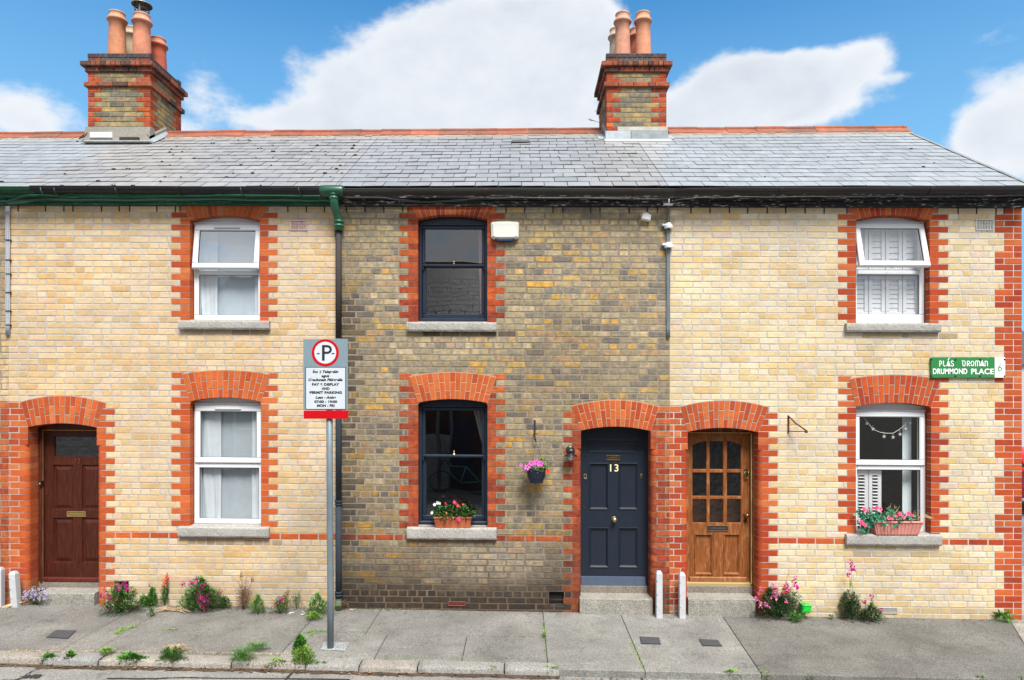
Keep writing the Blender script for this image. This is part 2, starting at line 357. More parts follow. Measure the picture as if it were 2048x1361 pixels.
def concrete(name, amt, speck=0.5, crackw=0.0):
    m = mat(name, rough=0.93, amt=amt, scale=60, bump=0.55, bscale=170, spec=0.25, amt2=0.20, scale2=1.7, detail=4, bdist=0.006)
    t = m.node_tree; L = t.links.new; bs = t.nodes['Principled BSDF']; src = bs.inputs['Base Color'].links[0].from_socket
    tc = N(t, 'ShaderNodeTexCoord')
    n = N(t, 'ShaderNodeTexNoise', i_Scale=6.0, i_Detail=7.0, i_Roughness=0.7); L(tc.outputs['Object'], n.inputs['Vector'])
    r = N(t, 'ShaderNodeMapRange'); L(n.outputs[0], r.inputs[0]); r.inputs[1].default_value = 0.52; r.inputs[2].default_value = 0.72; r.inputs[4].default_value = speck
    mx = N(t, 'ShaderNodeMixRGB', blend_type='MULTIPLY'); L(r.outputs[0], mx.inputs[0]); L(src, mx.inputs[1]); mx.inputs[2].default_value = (0.66, 0.64, 0.58, 1)
    ag = N(t, 'ShaderNodeTexNoise', i_Scale=75.0, i_Detail=2.0); L(tc.outputs['Object'], ag.inputs['Vector'])
    ar = N(t, 'ShaderNodeMapRange'); L(ag.outputs[0], ar.inputs[0]); ar.inputs[1].default_value = .35; ar.inputs[2].default_value = .65; ar.inputs[3].default_value = .74; ar.inputs[4].default_value = 1.26
    pn = N(t, 'ShaderNodeTexNoise', i_Scale=1.1, i_Detail=8.0, i_Roughness=.7); L(tc.outputs['Object'], pn.inputs['Vector'])
    pr_ = N(t, 'ShaderNodeMapRange'); L(pn.outputs[0], pr_.inputs[0]); pr_.inputs[1].default_value = .35; pr_.inputs[2].default_value = .65; pr_.inputs[3].default_value = .84; pr_.inputs[4].default_value = 1.14
    sc2 = N(t, 'ShaderNodeVectorMath', operation='SCALE'); L(mx.outputs[0], sc2.inputs[0]); L(math_n(t, 'MULTIPLY', ar.outputs[0], pr_.outputs[0]), sc2.inputs['Scale'])
    mx = sc2
    # hairline cracks
    vo = N(t, 'ShaderNodeTexVoronoi', feature='DISTANCE_TO_EDGE', i_Scale=0.9)
    nz = N(t, 'ShaderNodeTexNoise', i_Scale=5.0, i_Detail=5.0); L(tc.outputs['Object'], nz.inputs['Vector'])
    ad = N(t, 'ShaderNodeMixRGB', blend_type='ADD', i_0=0.35); L(tc.outputs['Object'], ad.inputs[1]); L(nz.outputs['Color'], ad.inputs[2]); L(ad.outputs[0], vo.inputs['Vector'])
    cr = N(t, 'ShaderNodeMapRange'); L(vo.outputs['Distance'], cr.inputs[0]); cr.inputs[1].default_value = 0.0; cr.inputs[2].default_value = 0.006
    cr.inputs[3].default_value = crackw; cr.inputs[4].default_value = 0
    m2 = N(t, 'ShaderNodeMixRGB', blend_type='MULTIPLY'); L(cr.outputs[0], m2.inputs[0]); L(mx.outputs[0], m2.inputs[1]); m2.inputs[2].default_value = (0.3, 0.28, 0.25, 1)
    L(m2.outputs[0], bs.inputs['Base Color'])
    return m
M['concrete'] = concrete('pavement_concrete', 0.26, 0.6, 0.5)
M['roadconcrete'] = concrete('road_concrete', 0.30, 0.4, 0.6)
def glass_mat(name, base=0.06, ior=1.5, wob=0.03, tintc=(1, 1, 1), rough=0.0, wscale=1.6):
    m = bpy.data.materials.new(name); m.use_nodes = True; t = m.node_tree; t.nodes.clear(); L = t.links.new
    tr = N(t, 'ShaderNodeBsdfTransparent'); tr.inputs[0].default_value = (*tintc, 1)
    gl = N(t, 'ShaderNodeBsdfGlossy', i_Roughness=rough)
    tc = N(t, 'ShaderNodeTexCoord'); n = N(t, 'ShaderNodeTexNoise', i_Scale=wscale, i_Detail=1.0); L(tc.outputs['Object'], n.inputs['Vector'])
    bp = N(t, 'ShaderNodeBump', i_Strength=1.0, i_Distance=wob); L(n.outputs[0], bp.inputs['Height']); L(bp.outputs[0], gl.inputs['Normal'])
    lw = N(t, 'ShaderNodeLayerWeight', i_Blend=0.5)
    fac = math_n(t, 'ADD', math_n(t, 'MULTIPLY', math_n(t, 'POWER', lw.outputs['Facing'], 4.0), 0.8), base, clamp=True)
    mx = N(t, 'ShaderNodeMixShader'); L(fac, mx.inputs[0]); L(tr.outputs[0], mx.inputs[1]); L(gl.outputs[0], mx.inputs[2])
    o = N(t, 'ShaderNodeOutputMaterial'); L(mx.outputs[0], o.inputs[0])
    return m
M['glass'] = glass_mat('window_glass', 0.09, 1.5, 0.003)
M['oldglass'] = glass_mat('old_wavy_glass', 0.17, 1.6, 0.0022)
M['skyglass'] = glass_mat('tinted_window_glass', 0.16, 1.5, 0.002)
M['mirrorglass'] = glass_mat('coated_window_glass', 0.48, 1.5, 0.002)
M['rippleglass'] = glass_mat('rippled_glass', 0.09, 1.6, 0.007, (0.42, 0.34, 0.24), 0.3, 16)
# ------------------------------------------------------------------ brickwork
Z0, CR = 4.671, 0.0744              # centre of course 0, course height (courses count downwards)
def rowz(r): return Z0 - r * CR
FASCIA_Z = rowz(-2) + 0.035
PAL_BUFF = [((232,203,148),4),((236,212,165),4),((226,190,125),3),((222,178,108),1.6),((232,205,172),2.4),((236,218,184),2),((214,172,100),.8),((222,192,160),1)]
PAL_PALE = [((236,216,166),4),((239,224,182),4),((232,204,142),2.5),((222,184,110),1.3),((236,222,190),2.5),((230,210,178),1.8),((224,196,130),1.2),((228,204,186),.8)]
PAL_OLD = [((166,154,126),4),((178,166,130),3.4),((152,144,124),3.2),((138,134,124),1.9),((202,172,108),1.7),((216,170,84),1.0),((186,174,146),2.6),((120,116,110),1.1),((186,156,122),1),((206,190,154),.8)]
PAL_RED12 = [((226,104,52),5),((230,116,62),3),((214,92,46),3),((206,84,46),1.2),((232,128,76),.8)]
PAL_RED13 = [((196,84,52),4),((210,94,54),3),((222,108,60),2.2),((176,72,50),2),((204,104,76),1.2)]
PAL_RED14 = [((214,90,46),4),((222,104,54),3),((200,76,42),3),((188,70,44),1.5),((228,118,66),1)]
PAL_ARCH = [((222,104,56),4),((230,118,66),4),((208,90,50),2.4),((196,80,48),1)]
PAL_PIER = [((218,104,60),4),((228,122,72),3),((200,82,50),3),((186,76,54),1.2),((232,134,84),1.2)]
PAL_CHIM = [((176,158,112),3),((150,142,116),3),((124,120,108),2),((192,166,104),1.4),((160,140,106),2),((104,102,98),1)]
def compress(pal, mean, t): return [(tuple(a*(1-t)+b*t for a, b in zip(c, mean)), w) for c, w in pal]
PAL_BUFF = compress([((c[0]*.98, c[1]*.965, c[2]*.99), w) for c, w in PAL_BUFF], (221, 200, 162), .42)
PAL_PALE = compress([((c[0]*.975, c[1]*.97, c[2]*1.0), w) for c, w in PAL_PALE], (224, 208, 174), .40)
PAL_CHIM = compress(PAL_CHIM, (138, 126, 104), .35)
PAL_OLD = compress(PAL_OLD, (160, 143, 121), .20)
def pick(pal, rr):
    t = rr.uniform(0, sum(w for _, w in pal))
    for c, w in pal:
        t -= w
        if t <= 0:
            a = alb(*c)
            return (a[0]*.765, a[1]*.85, a[2]*.80) if c[0] > 1.6*c[1] else a
    return alb(*pal[0][0])

class Opening:
    """arched opening measured on the facade plane"""
    def __init__(s, pxl, pxr, py_sill, py_spring, py_crown, depth, ex=None, rings=2, n=15, bull=None, pal=None, lq=None, rq=None):
        s.xl, s.xr = PX(pxl), PX(pxr); xm = (pxl+pxr)/2
        s.zb = PZ(xm, py_sill); s.zs = PZ(xm, py_spring); s.zc = PZ(xm, py_crown)
        s.d = depth; s.rings = rings; s.n = n; s.pal = pal or PAL_ARCH
        s.bull = PZ(xm, bull) if bull else None       # height where rounded jambs stop
        # extrados: left px, right px, edge py, crown py
        s.exl, s.exr, s.eze, s.ezc = PX(ex[0]), PX(ex[1]), PZ(xm, ex[2]), PZ(xm, ex[3])
        s.lq = [PX(v) for v in lq] if lq else None     # outer edges of long and short jamb bricks
        s.rq = [PX(v) for v in rq] if rq else None
        s.xm = (s.xl+s.xr)/2
    def intr(s, x):
        t = (x-s.xm)/((s.xr-s.xl)/2); t = max(-1, min(1, t)); return s.zc-(s.zc-s.zs)*t*t
    def extr(s, x):
        m = (s.exl+s.exr)/2; t = (x-m)/((s.exr-s.exl)/2); t = max(-1, min(1, t)); return s.ezc-(s.ezc-s.eze)*t*t
RAD = 0.055
def mortar_sheet(mb, xl, xr, zb, zt, ops, c, y=0.0035, m=1):
    xs = {xl, xr}
    for o in ops:
        e = RAD if o.bull else 0.0
        a, b = o.xl-e, o.xr+e
        for k in range(15): xs.add(a+(b-a)*k/14)
    xs = sorted(x for x in xs if xl-1e-6 <= x <= xr+1e-6)
    for a, b in zip(xs, xs[1:]):
        if b-a < 1e-6: continue
        mid = (a+b)/2; cuts = []
        for o in ops:
            e = RAD if o.bull else 0.0
            if o.xl-e < mid < o.xr+e: cuts.append((o.zb, o.intr(a), o.intr(b)))
        cuts.sort(); za = zbn = zb
        for (q, ia, ib) in cuts:
            mb.poly([(a,y,za),(b,y,zbn),(b,y,q),(a,y,q)], c, m)
            za, zbn = ia, ib
        mb.poly([(a,y,za),(b,y,zbn),(b,y,zt),(a,y,zt)], c, m)
def jamb_foot(xe, xo, d, rad, side, inset=0.0, y0=0.0):
    """footprint of a jamb brick; side=+1: opening lies to the right of xe"""
    xe = xe - side*inset
    if rad <= 0: return [(xo, y0), (xe, y0), (xe, d), (xo, d)]
    pts = [(xo, y0), (xe - side*rad, y0)]
    for k in range(1, 7):
        a = k/6*math.pi/2
        pts.append((xe - side*rad + side*rad*math.sin(a), y0 + rad - rad*math.cos(a)))
    return pts + [(xe, d), (xo, d)]
J = 0.0045                                            # half a joint
def wall_bricks(mb, x0, x1, r0, r1, ops, pal, redpal, seed, skip=(), colorfn=None, band=True, joint_rough=0.003, redrange=None, corner=None, pier=None, phase=0.0):
    rr = random.Random(seed)
    for r in range(r0, r1+1):
        zc_ = rowz(r); za, zb_ = zc_-CR/2+J, zc_+CR/2-J
        if r == r0: zb_ = min(zb_, FASCIA_Z+.02)
        blocked = []; reds = []
        odd = r % 2 != 0
        for o in ops:
            if zb_ > o.zb+.01 and za < o.zc:            # rows beside / across the opening
                if zc_ < o.zs: blocked.append((o.xl, o.xr))
                elif zc_ < o.zc+0.02: blocked.append((o.xl-.01, o.xr+.01))
            # rows hidden under the arch ring
            if zc_ >= o.zs-0.01 and za < o.ezc:
                zt = zb_
                # x range where the extrados is above this row
                m_ = (o.exl+o.exr)/2; hw = (o.exr-o.exl)/2
                if zt < o.eze:
                    t = (min(zt, o.eze)-o.zs)/max(1e-3, o.eze-o.zs); t = max(0, min(1, t))
                    a = o.xl+(o.exl-o.xl)*t; b = o.xr+(o.exr-o.xr)*t
                else:
                    q = (o.ezc-zt)/max(1e-3, (o.ezc-o.eze))
                    if q <= 0: a = b = None
                    else: w = hw*math.sqrt(min(1, q)); a, b = m_-w, m_+w
                if a is not None and b-a > .1: blocked.append((a+.012, b-.012))
            # jamb bricks
            if zb_ > o.zb and zc_ < o.ezc-.02 and zb_ > o.zb+.0:
                blk = None
                if zc_ > o.zs: blk = 'up'
                rad = RAD if (o.bull and zc_ < o.bull) else 0
                for side, q in ((1, o.lq), (-1, o.rq)):
                    if not q: continue
                    xe = o.xl if side == 1 else o.xr
                    xo = q[0] if odd else q[1]
                    if blk:
                        if zc_ > o.eze + .02: continue
                        xe = (o.xl+(o.exl-o.xl)*min(1,(zc_-o.zs)/max(.01,o.eze-o.zs))) if side == 1 else (o.xr+(o.exr-o.xr)*min(1,(zc_-o.zs)/max(.01,o.eze-o.zs)))
                        lo, hi = sorted((xo, xe+side*.02)); reds.append((lo, hi, 0, None, 0, side))
                    else:
                        lo, hi = sorted((xo, xe)); reds.append((lo, hi, o.d, xe, rad, side))
        if corner and (r+1) % 6 in (0, 1, 2): reds.append((corner[0], corner[2], 'c', 1, 0, 0))
        elif corner: reds.append((corner[1], corner[2], 'c', 0, 0, 0))
        # draw jamb bricks
        for (lo, hi, d, xe, rad, side) in reds:
            if d == 'c':
                segs = [(lo, lo+.215), (lo+.225, hi)] if (xe and r % 2) else ([(lo, lo+.105), (lo+.115, hi)] if (xe or r % 2 == 0) else [(lo, hi)])
                for (a, b) in segs:
                    c = jit(pick(redpal, rr), .10, rr)
                    mb.box(a+.001, b, rr.uniform(-.001, .001), 0.1, za, zb_, c, 0, .003)
                continue
            c = jit(pick(redpal, rr), .07, rr)
            if colorfn: c = colorfn(c, (lo+hi)/2, zc_, rr, True)
            if not d: mb.box(lo+(J if side == 1 else 0), hi-(J if side == -1 else 0), rr.uniform(-.0008, .001), .1, za, zb_, c, 0, .003); continue
            xo = lo+J if side == 1 else hi-J
            foot = jamb_foot(xe, xo, d, rad, side, y0=rr.uniform(-.001, .0006))
            if side == -1: foot = foot[::-1]
            mb.vprism(foot, za, zb_, c, 0)
        iv = [(lo, hi) for (lo, hi, *_) in reds] + blocked + [(s[0], s[1]) for s in skip if s[2] < zc_ < s[3]]
        iv.sort()
        free = []; cur = x0
        for lo, hi in iv:
            if lo > cur+.012: free.append((cur, lo))
            cur = max(cur, hi)
        if x1 > cur+.012: free.append((cur, x1))
        hdr = (r % 4 == 0)
        pitch = 0.1148 if hdr else 0.2262
        off = {0: 0.0, 1: 0.03, 2: 0.143, 3: 0.04}[r % 4] + phase
        isband = band and r == 51
        wob = rr.uniform(-.012, .012)
        for (a, b) in free:
            k = math.floor((a-off)/pitch); edges = [a]
            while True:
                k += 1; e = off+wob+k*pitch+rr.uniform(-.006, .006)
                if hdr is False and pier and rr.random() < .12: e -= .11
                if e >= b-.045: break
                if e > edges[-1]+.045: edges.append(e)
            edges.append(b)
            for (p, q) in zip(edges, edges[1:]):
                inpier = pier and pier[0] < (p+q)/2 < pier[1] and zc_ < pier[2]
                if isband: c = jit(pick(redpal, rr), .1, rr)
                elif inpier: c = jit(pick(PAL_PIER, rr), .08, rr)
                else: c = jit(pick(pal, rr), .06, rr)
                if colorfn: c = colorfn(c, (p+q)/2, zc_, rr, isband or inpier)
                lx = p+(J if p > x0+1e-6 else 0); rx = q-(J if q < x1-1e-6 else 0)
                if r == -2 and q < x1-.01: mb.box(q-.006, q+.006, -.0015, .02, za-.004, zb_+.03, (.05, .045, .04), 1)
                dz1, dz2 = rr.uniform(-1, 1)*joint_rough*.5, rr.uniform(-1, 1)*joint_rough*.5
                mb.box(lx+rr.uniform(0, joint_rough)*(p > x0+1e-6), rx-rr.uniform(0, joint_rough)*(q < x1-1e-6), rr.uniform(-.0012, .0012), .05, za+dz1, zb_+dz2, c, 0, .003+joint_rough*.5)
def jamb_mortar(mb, o, c):
    for side, xe in ((1, o.xl), (-1, o.xr)):
        ztop = o.zs
        if o.bull:
            foot = jamb_foot(xe, xe-side*.13, o.d, RAD, side, inset=.004, y0=.0036)
            if side == -1: foot = foot[::-1]
            mb.vprism(foot, o.zb, o.bull, c, 1)
            foot = jamb_foot(xe, xe-side*.13, o.d, 0, side, inset=.004, y0=.0036)
            mb.vprism(foot if side == 1 else foot[::-1], o.bull, ztop, c, 1)
        else:
            x_ = xe-side*.004
            mb.poly([(x_, .004, o.zb), (x_, o.d, o.zb), (x_, o.d, ztop), (x_, .004, ztop)], c, 1)
def arch_mesh(o, seed, mort, parent, redpal=None):
    rr = random.Random(seed); mb = MB(); pal = redpal or o.pal
    def I(t): x = o.xl+(o.xr-o.xl)*t; return x, o.intr(x)
    def E(t): x = o.exl+(o.exr-o.exl)*t; return x, o.extr(x)
    def Q(t, s): a, b = I(t), E(t); return (a[0]+(b[0]-a[0])*s, a[1]+(b[1]-a[1])*s)
    # bedding behind the voussoirs
    K = 24
    for k in range(K):
        a, b = k/K, (k+1)/K
        p = [Q(a, 0.012), Q(b, 0.012), Q(b, 1.02), Q(a, 1.02)]
        mb.poly([(x, -.0022, z) for x, z in p], mort, 1)
        mb.poly([(p[0][0], -.0022, p[0][1]), (p[1][0], -.0022, p[1][1]), (p[1][0], o.d, p[1][1]), (p[0][0], o.d, p[0][1])], mort, 1)
        mb.poly([(p[2][0], -.0022, p[2][1]), (p[3][0], -.0022, p[3][1]), (p[3][0], .02, p[3][1]), (p[2][0], .02, p[2][1])], mort, 1)
    W = o.exr-o.exl; jt = .0042/W*1.0
    for k in range(o.n):
        a, b = k/o.n+jt, (k+1)/o.n-jt
        if o.rings == 1: spl = [(0, 1)]
        else: spl = [(0, .64), (.67, 1)] if k % 2 else [(0, .32), (.35, 1)]
        for (s0, s1) in spl:
            c = jit(pick(pal, rr), .09, rr)
            mb.prism([Q(a, s0), Q(b, s0), Q(b, s1), Q(a, s1)], -.006+rr.uniform(-.001, .001), o.d if s0 == 0 else .06, c, 0, .003)
    return mb.build('brick_arch', [M['brick'], M['mortar']], parent)

# ------------------------------------------------------------------ windows
WHITE = lin((244, 247, 250)); WHITE = tuple(v*.78 for v in WHITE)
def frame_box(mb, x0, x1, z0, z1, w, y0, y1, c, b=.006, wt=None, wb=None):
    wt = w if wt is None else wt; wb = w if wb is None else wb
    mb.box(x0, x1, y0, y1, z1-wt, z1, c, 0, b); mb.box(x0, x1, y0, y1, z0, z0+wb, c, 0, b)
    mb.box(x0, x0+w, y0+.0004, y1, z0+wb, z1-wt, c, 0, b); mb.box(x1-w, x1, y0+.0004, y1, z0+wb, z1-wt, c, 0, b)
def pane(x0, x1, z0, z1, y, mname, parent, name='pane', xf=None):
    mb = MB(); pts = [(x0, y, z0), (x1, y, z0), (x1, y, z1), (x0, y, z1)]
    if xf: pts = [xf(p) for p in pts]
    mb.poly(pts, (1, 1, 1)); return mb.build(name, M[mname], parent)
def arch_filler(mb, o, zt, y0, y1, c):
    K = 12
    for k in range(K):
        a = o.xl+(o.xr-o.xl)*k/K; b = o.xl+(o.xr-o.xl)*(k+1)/K
        pa, pb = o.intr(a), o.intr(b)
        if pa < zt and pb < zt: continue
        mb.poly([(a, y0, zt), (b, y0, zt), (b, y0, max(zt, pb)), (a, y0, max(zt, pa))], c)
def sill(parent, pxl, pxr, pyt, pyb, seed, d=.1):
    rr = random.Random(seed); Yf = -0.055
    x0, x1 = PX(pxl, Yf), PX(pxr, Yf); z1 = PZ((pxl+pxr)/2, pyt, Yf); z0 = PZ((pxl+pxr)/2, pyb, Yf)
    mb = MB(); K = 26; rows = []
    prof = [(.0, 1), (.012, 1.0), (.0, .9), (.0, .5), (.0, .08), (.012, 0)]
    zs = [z1-.004, z1-.004-.01, z1-.03, (z0+z1)/2, z0+.02, z0]
    ys = [Yf+.012, Yf+.002, Yf, Yf, Yf+.002, Yf+.012]
    gr = alb(190, 187, 180, .52)
    for k in range(K+1):
        x = x0+(x1-x0)*k/K
        col_ = [mb.v((x, d+.02, z1+.012)), mb.v((x, 0, z1+.002))]
        for zz, yy in zip(zs, ys): col_.append(mb.v((x, yy+rr.uniform(-.0015, .0015), zz+rr.uniform(-.0015, .0015))))
        col_.append(mb.v((x, .05, z0))); rows.append(col_)
    for a, b in zip(rows, rows[1:]):
        for i in range(len(a)-1): mb.f((a[i], b[i], b[i+1], a[i+1]), gr, 0)
    mb.f(rows[0], gr); mb.f(rows[-1], gr)
    return mb.build('window_sill', M['stone'], parent)
def room(parent, o, depth=1.6, wall=(170, 165, 158), back=None):
    """a dim room behind the window"""
    mb = MB(); x0, x1 = o.xl-.55, o.xr+.55; z0, z1 = o.zb-.75, o.zc+.25; y0, y1 = .3, .3+depth
    w = alb(*wall, .5); fl = alb(120, 90, 70, .5)
    mb.poly([(x0,y1,z0),(x1,y1,z0),(x1,y1,z1),(x0,y1,z1)], back or w)
    mb.poly([(x0,y0,z0),(x0,y1,z0),(x0,y1,z1),(x0,y0,z1)], w); mb.poly([(x1,y0,z0),(x1,y1,z0),(x1,y1,z1),(x1,y0,z1)], w)
    mb.poly([(x0,y0,z0),(x1,y0,z0),(x1,y1,z0),(x0,y1,z0)], fl); mb.poly([(x0,y0,z1),(x1,y0,z1),(x1,y1,z1),(x0,y1,z1)], w)
    # wall thickness round the opening
    for (a, b, cz, dz) in ((x0, o.xl, z0, z1), (o.xr, x1, z0, z1), (o.xl, o.xr, z0, o.zb), (o.xl, o.xr, o.zc, z1)):
        mb.poly([(a,y0,cz),(b,y0,cz),(b,y0,dz),(a,y0,dz)], w)
    yi = o.d+.02
    mb.poly([(o.xl,yi,o.zb),(o.xl,y0,o.zb),(o.xl,y0,o.zc),(o.xl,yi,o.zc)], w); mb.poly([(o.xr,yi,o.zb),(o.xr,y0,o.zb),(o.xr,y0,o.zc),(o.xr,yi,o.zc)], w)
    mb.poly([(o.xl,yi,o.zb),(o.xr,yi,o.zb),(o.xr,y0,o.zb),(o.xl,y0,o.zb)], WHITE); mb.poly([(o.xl,yi,o.zc),(o.xr,yi,o.zc),(o.xr,y0,o.zc),(o.xl,y0,o.zc)], w)
    return mb.build('room', M['dark'], parent)
def curtain(parent, x0, x1, z0, z1, y, c=(225, 230, 232), waves=9, amp=.025, lab=None, taper=0.0, name='curtain', seed=1):
    """cloth with uneven folds that wander and die out"""
    rr = random.Random(seed); mb = MB(); K = max(16, waves*9); cc = alb(*c, .8); rows = []
    for j in range(17):
        v = j/16; row = []
        for k in range(K+1):
            u = k/K
            x = x0+(x1-x0)*u*(1-taper*(1-v)) if taper >= 0 else x1-(x1-x0)*(1-u)*(1+taper*(1-v))
            n = mnoise.noise(Vector((u*waves*1.7+seed*7, v*1.1, seed*3.1)))+.5*mnoise.noise(Vector((u*waves*4+v*.8, v*.7, seed*5.3)))
            row.append(mb.v((x, y+amp*1.5*n*(.6+.4*(1-v)), z0+(z1-z0)*v)))
        rows.append(row)
    for a, b in zip(rows, rows[1:]):
        for k in range(K): mb.f((a[k], a[k+1], b[k+1], b[k]), cc, 0, True)
    ob = mb.build(name, M['fabric'], parent)
    if lab: ob['label'] = lab
    return ob
def shutter_panels(parent, xs, z0, z1, y, open_=0.0, seed=3, nlv=8):
    for (a, b) in xs:
        mb = MB(); c = tuple(v*.8 for v in WHITE)
        frame_box(mb, a, b, z0, z1, .045, y, y+.03, c, .004, .07, .07)
        n = max(2, int((z1-z0-.14)/nlv)) if nlv > 20 else nlv
        h = (z1-z0-.14)/n
        for k in range(n):
            zc_ = z0+.07+h*(k+.5); w = h*.5
            dz, dy = w*math.cos(open_)*.97, w*math.sin(open_)
            p = [(a+.045, y+.015-dy, zc_-dz), (b-.045, y+.015-dy, zc_-dz), (b-.045, y+.015+dy, zc_+dz), (a+.045, y+.015+dy, zc_+dz)]
            mb.poly(p, c)
            mb.poly([(q[0], q[1]+.008, q[2]+.003) for q in p], c); mb.poly([p[0], p[1], (p[1][0], p[1][1]-.004, p[1][2]-.005), (p[0][0], p[0][1]-.004, p[0][2]-.005)], c)
        mb.build('shutter', M['paint'], parent)
def upvc_window(parent, o, transom, fw=.062, tilt=0.0, bottom_h=0.0, head=None, mid=.05, toplight_all=True, label=None, topglass='skyglass', vent=True):
    """transom = height of the joint between opening top light and fixed lower light"""
    y = o.d; mb = MB(); zt = head if head else o.zs
    zb = o.zb+.004
    c = WHITE
    x0, x1 = o.xl+.002, o.xr-.002
    frame_box(mb, x0, x1, zb, zt, fw, y, y+.07, c, .008, wb=fw+bottom_h)
    mb.box(x0+fw, x1-fw, y+.002, y+.07, transom-mid, transom, c, 0, .006)
    arch_filler(mb, o, zt, y+.012, y+.07, tuple(v*.82 for v in WHITE))
    mb.box(x0, x1, y-.008, y+.01, zt-.004, zt+.008, c, 0, .003)
    win = mb.build('window', M['upvc'], parent)
    if label: win['label'] = label
    # lower fixed light: glass and black gaskets
    gx0, gx1, gz0, gz1 = x0+fw, x1-fw, zb+fw+bottom_h, transom-mid
    g = MB(); gk = (.015, .015, .017)
    frame_box(g, gx0, gx1, gz0, gz1, .005, y+.016, y+.03, gk, .001); g.build('gasket', M['gloss'], win)
    pane(gx0, gx1, gz0, gz1, y+.028, 'glass', win)
    # opening top light hinged at its head
    s = MB(); sx0, sx1, sz0, sz1 = x0+.018, x1-.018, transom+.004, zt-.016
    w = .066; hy, hz = y-.012, sz1
    ca, sa = math.cos(tilt), math.sin(tilt)
    def xf(p):
        dy, dz = p[1]-hy, p[2]-hz
        return (p[0], hy+dy*ca+dz*sa, hz-dy*sa*1.0+dz*ca) if tilt else p
    frame_box(s, sx0, sx1, sz0, sz1, w, y-.02, y+.035, c, .01, wt=w+.012 if vent else w)
    s.V = [xf(p) for p in s.V]; sash = s.build('sash', M['upvc'], win)
    g = MB(); frame_box(g, sx0+w, sx1-w, sz0+w, sz1-w-(.012 if vent else 0), .005, y-.006, y+.01, gk, .001); g.V = [xf(p) for p in g.V]; g.build('gasket', M['gloss'], win)
    pane(sx0+w, sx1-w, sz0+w, sz1-w, y+.004, topglass, win, xf=xf)
    if vent:
        v_ = MB(); v_.box((sx0+sx1)/2-.16, (sx0+sx1)/2+.16, y-.032, y-.018, sz1-.052, sz1-.034, tuple(k*.9 for k in WHITE), 0, .004)
        v_.box((sx0+sx1)/2-.155, (sx0+sx1)/2+.155, y-.0325, y-.02, sz1-.056, sz1-.052, (.25, .24, .22)); v_.V = [xf(p) for p in v_.V]
        v_.build('trickle_vent', M['upvc'], win)
    if tilt:
        for xx in (sx0+.03, sx1-.03):
            st = MB(); st.tube([(xx, y+.02, sz0+.02), (xx, xf((xx, y, sz0+.06))[1]+.02, xf((xx, y, sz0+.06))[2])], .005, (.3, .3, .3)); st.build('stay', M['metal'], win)
    hd = MB(); xx = (sx0+sx1)/2
    hd.box(xx-.012, xx+.012, y+.05, y+.07, sz0+.01, sz0+.06, c, 0, .003); hd.V = [xf(p) for p in hd.V]; hd.build('handle', M['upvc'], win)
    return win
def sash_window(parent, o, meet, c=None, label=None):
    """painted timber sliding sash: arched head, upper sash outside, lower sash inside"""
    c = c or alb(44, 58, 78, .44); y = o.d; mb = MB(); x0, x1 = o.xl+.002, o.xr-.002; fw = .032
    zt = o.zs+.0
    mb.box(x0, x0+fw, y, y+.12, o.zb+.045, zt, c, 0, .004); mb.box(x1-fw, x1, y, y+.12, o.zb+.045, zt, c, 0, .004)
    mb.box(x0, x1, y-.012, y+.12, o.zb+.004, o.zb+.045, c, 0, .012)
    arch_filler(mb, o, zt-.028, y+.004, y+.1, c)
    mb.box(x0, x1, y, y+.12, zt-.05, zt-.026, c, 0, .004)
    win = mb.build('window', M['paint'], parent)
    if label: win['label'] = label
    ztop = zt-.052
    u = MB(); frame_box(u, x0+fw, x1-fw, meet, ztop, .038, y+.02, y+.055, c, .008, wt=.04, wb=.032)
    up = u.build('upper_sash', M['paint'], win)
    pane(x0+fw+.038, x1-fw-.038, meet+.03, ztop-.04, y+.042, 'oldglass', win)
    l = MB(); frame_box(l, x0+fw, x1-fw, o.zb+.045, meet+.03, .045, y+.06, y+.095, c, .008, wt=.036, wb=.062)
    l.build('lower_sash', M['paint'], win)
    pane(x0+fw+.045, x1-fw-.045, o.zb+.107, meet-.006, y+.082, 'oldglass', win)
    for xx in (x0+fw+.004, x1-fw-.02):
        h = MB(); h.prism([(xx, meet-.004), (xx+.016, meet-.004), (xx+.016, meet-.03), (xx+.008, meet-.05), (xx, meet-.03)], y+.024, y+.05, c, 0, .003); h.build('sash_horn', M['paint'], win)
    b = MB(); xm = (x0+x1)/2
    b.lathe([(.024, 0), (.022, .008), (.012, .012), (.009, .03), (.014, .036), (.008, .046), (0.001, .05)], xm, y+.075, alb(214, 190, 130, .9), 0, 12, meet+.03)
    b.build('sash_catch', M['brass'], win)
    return win
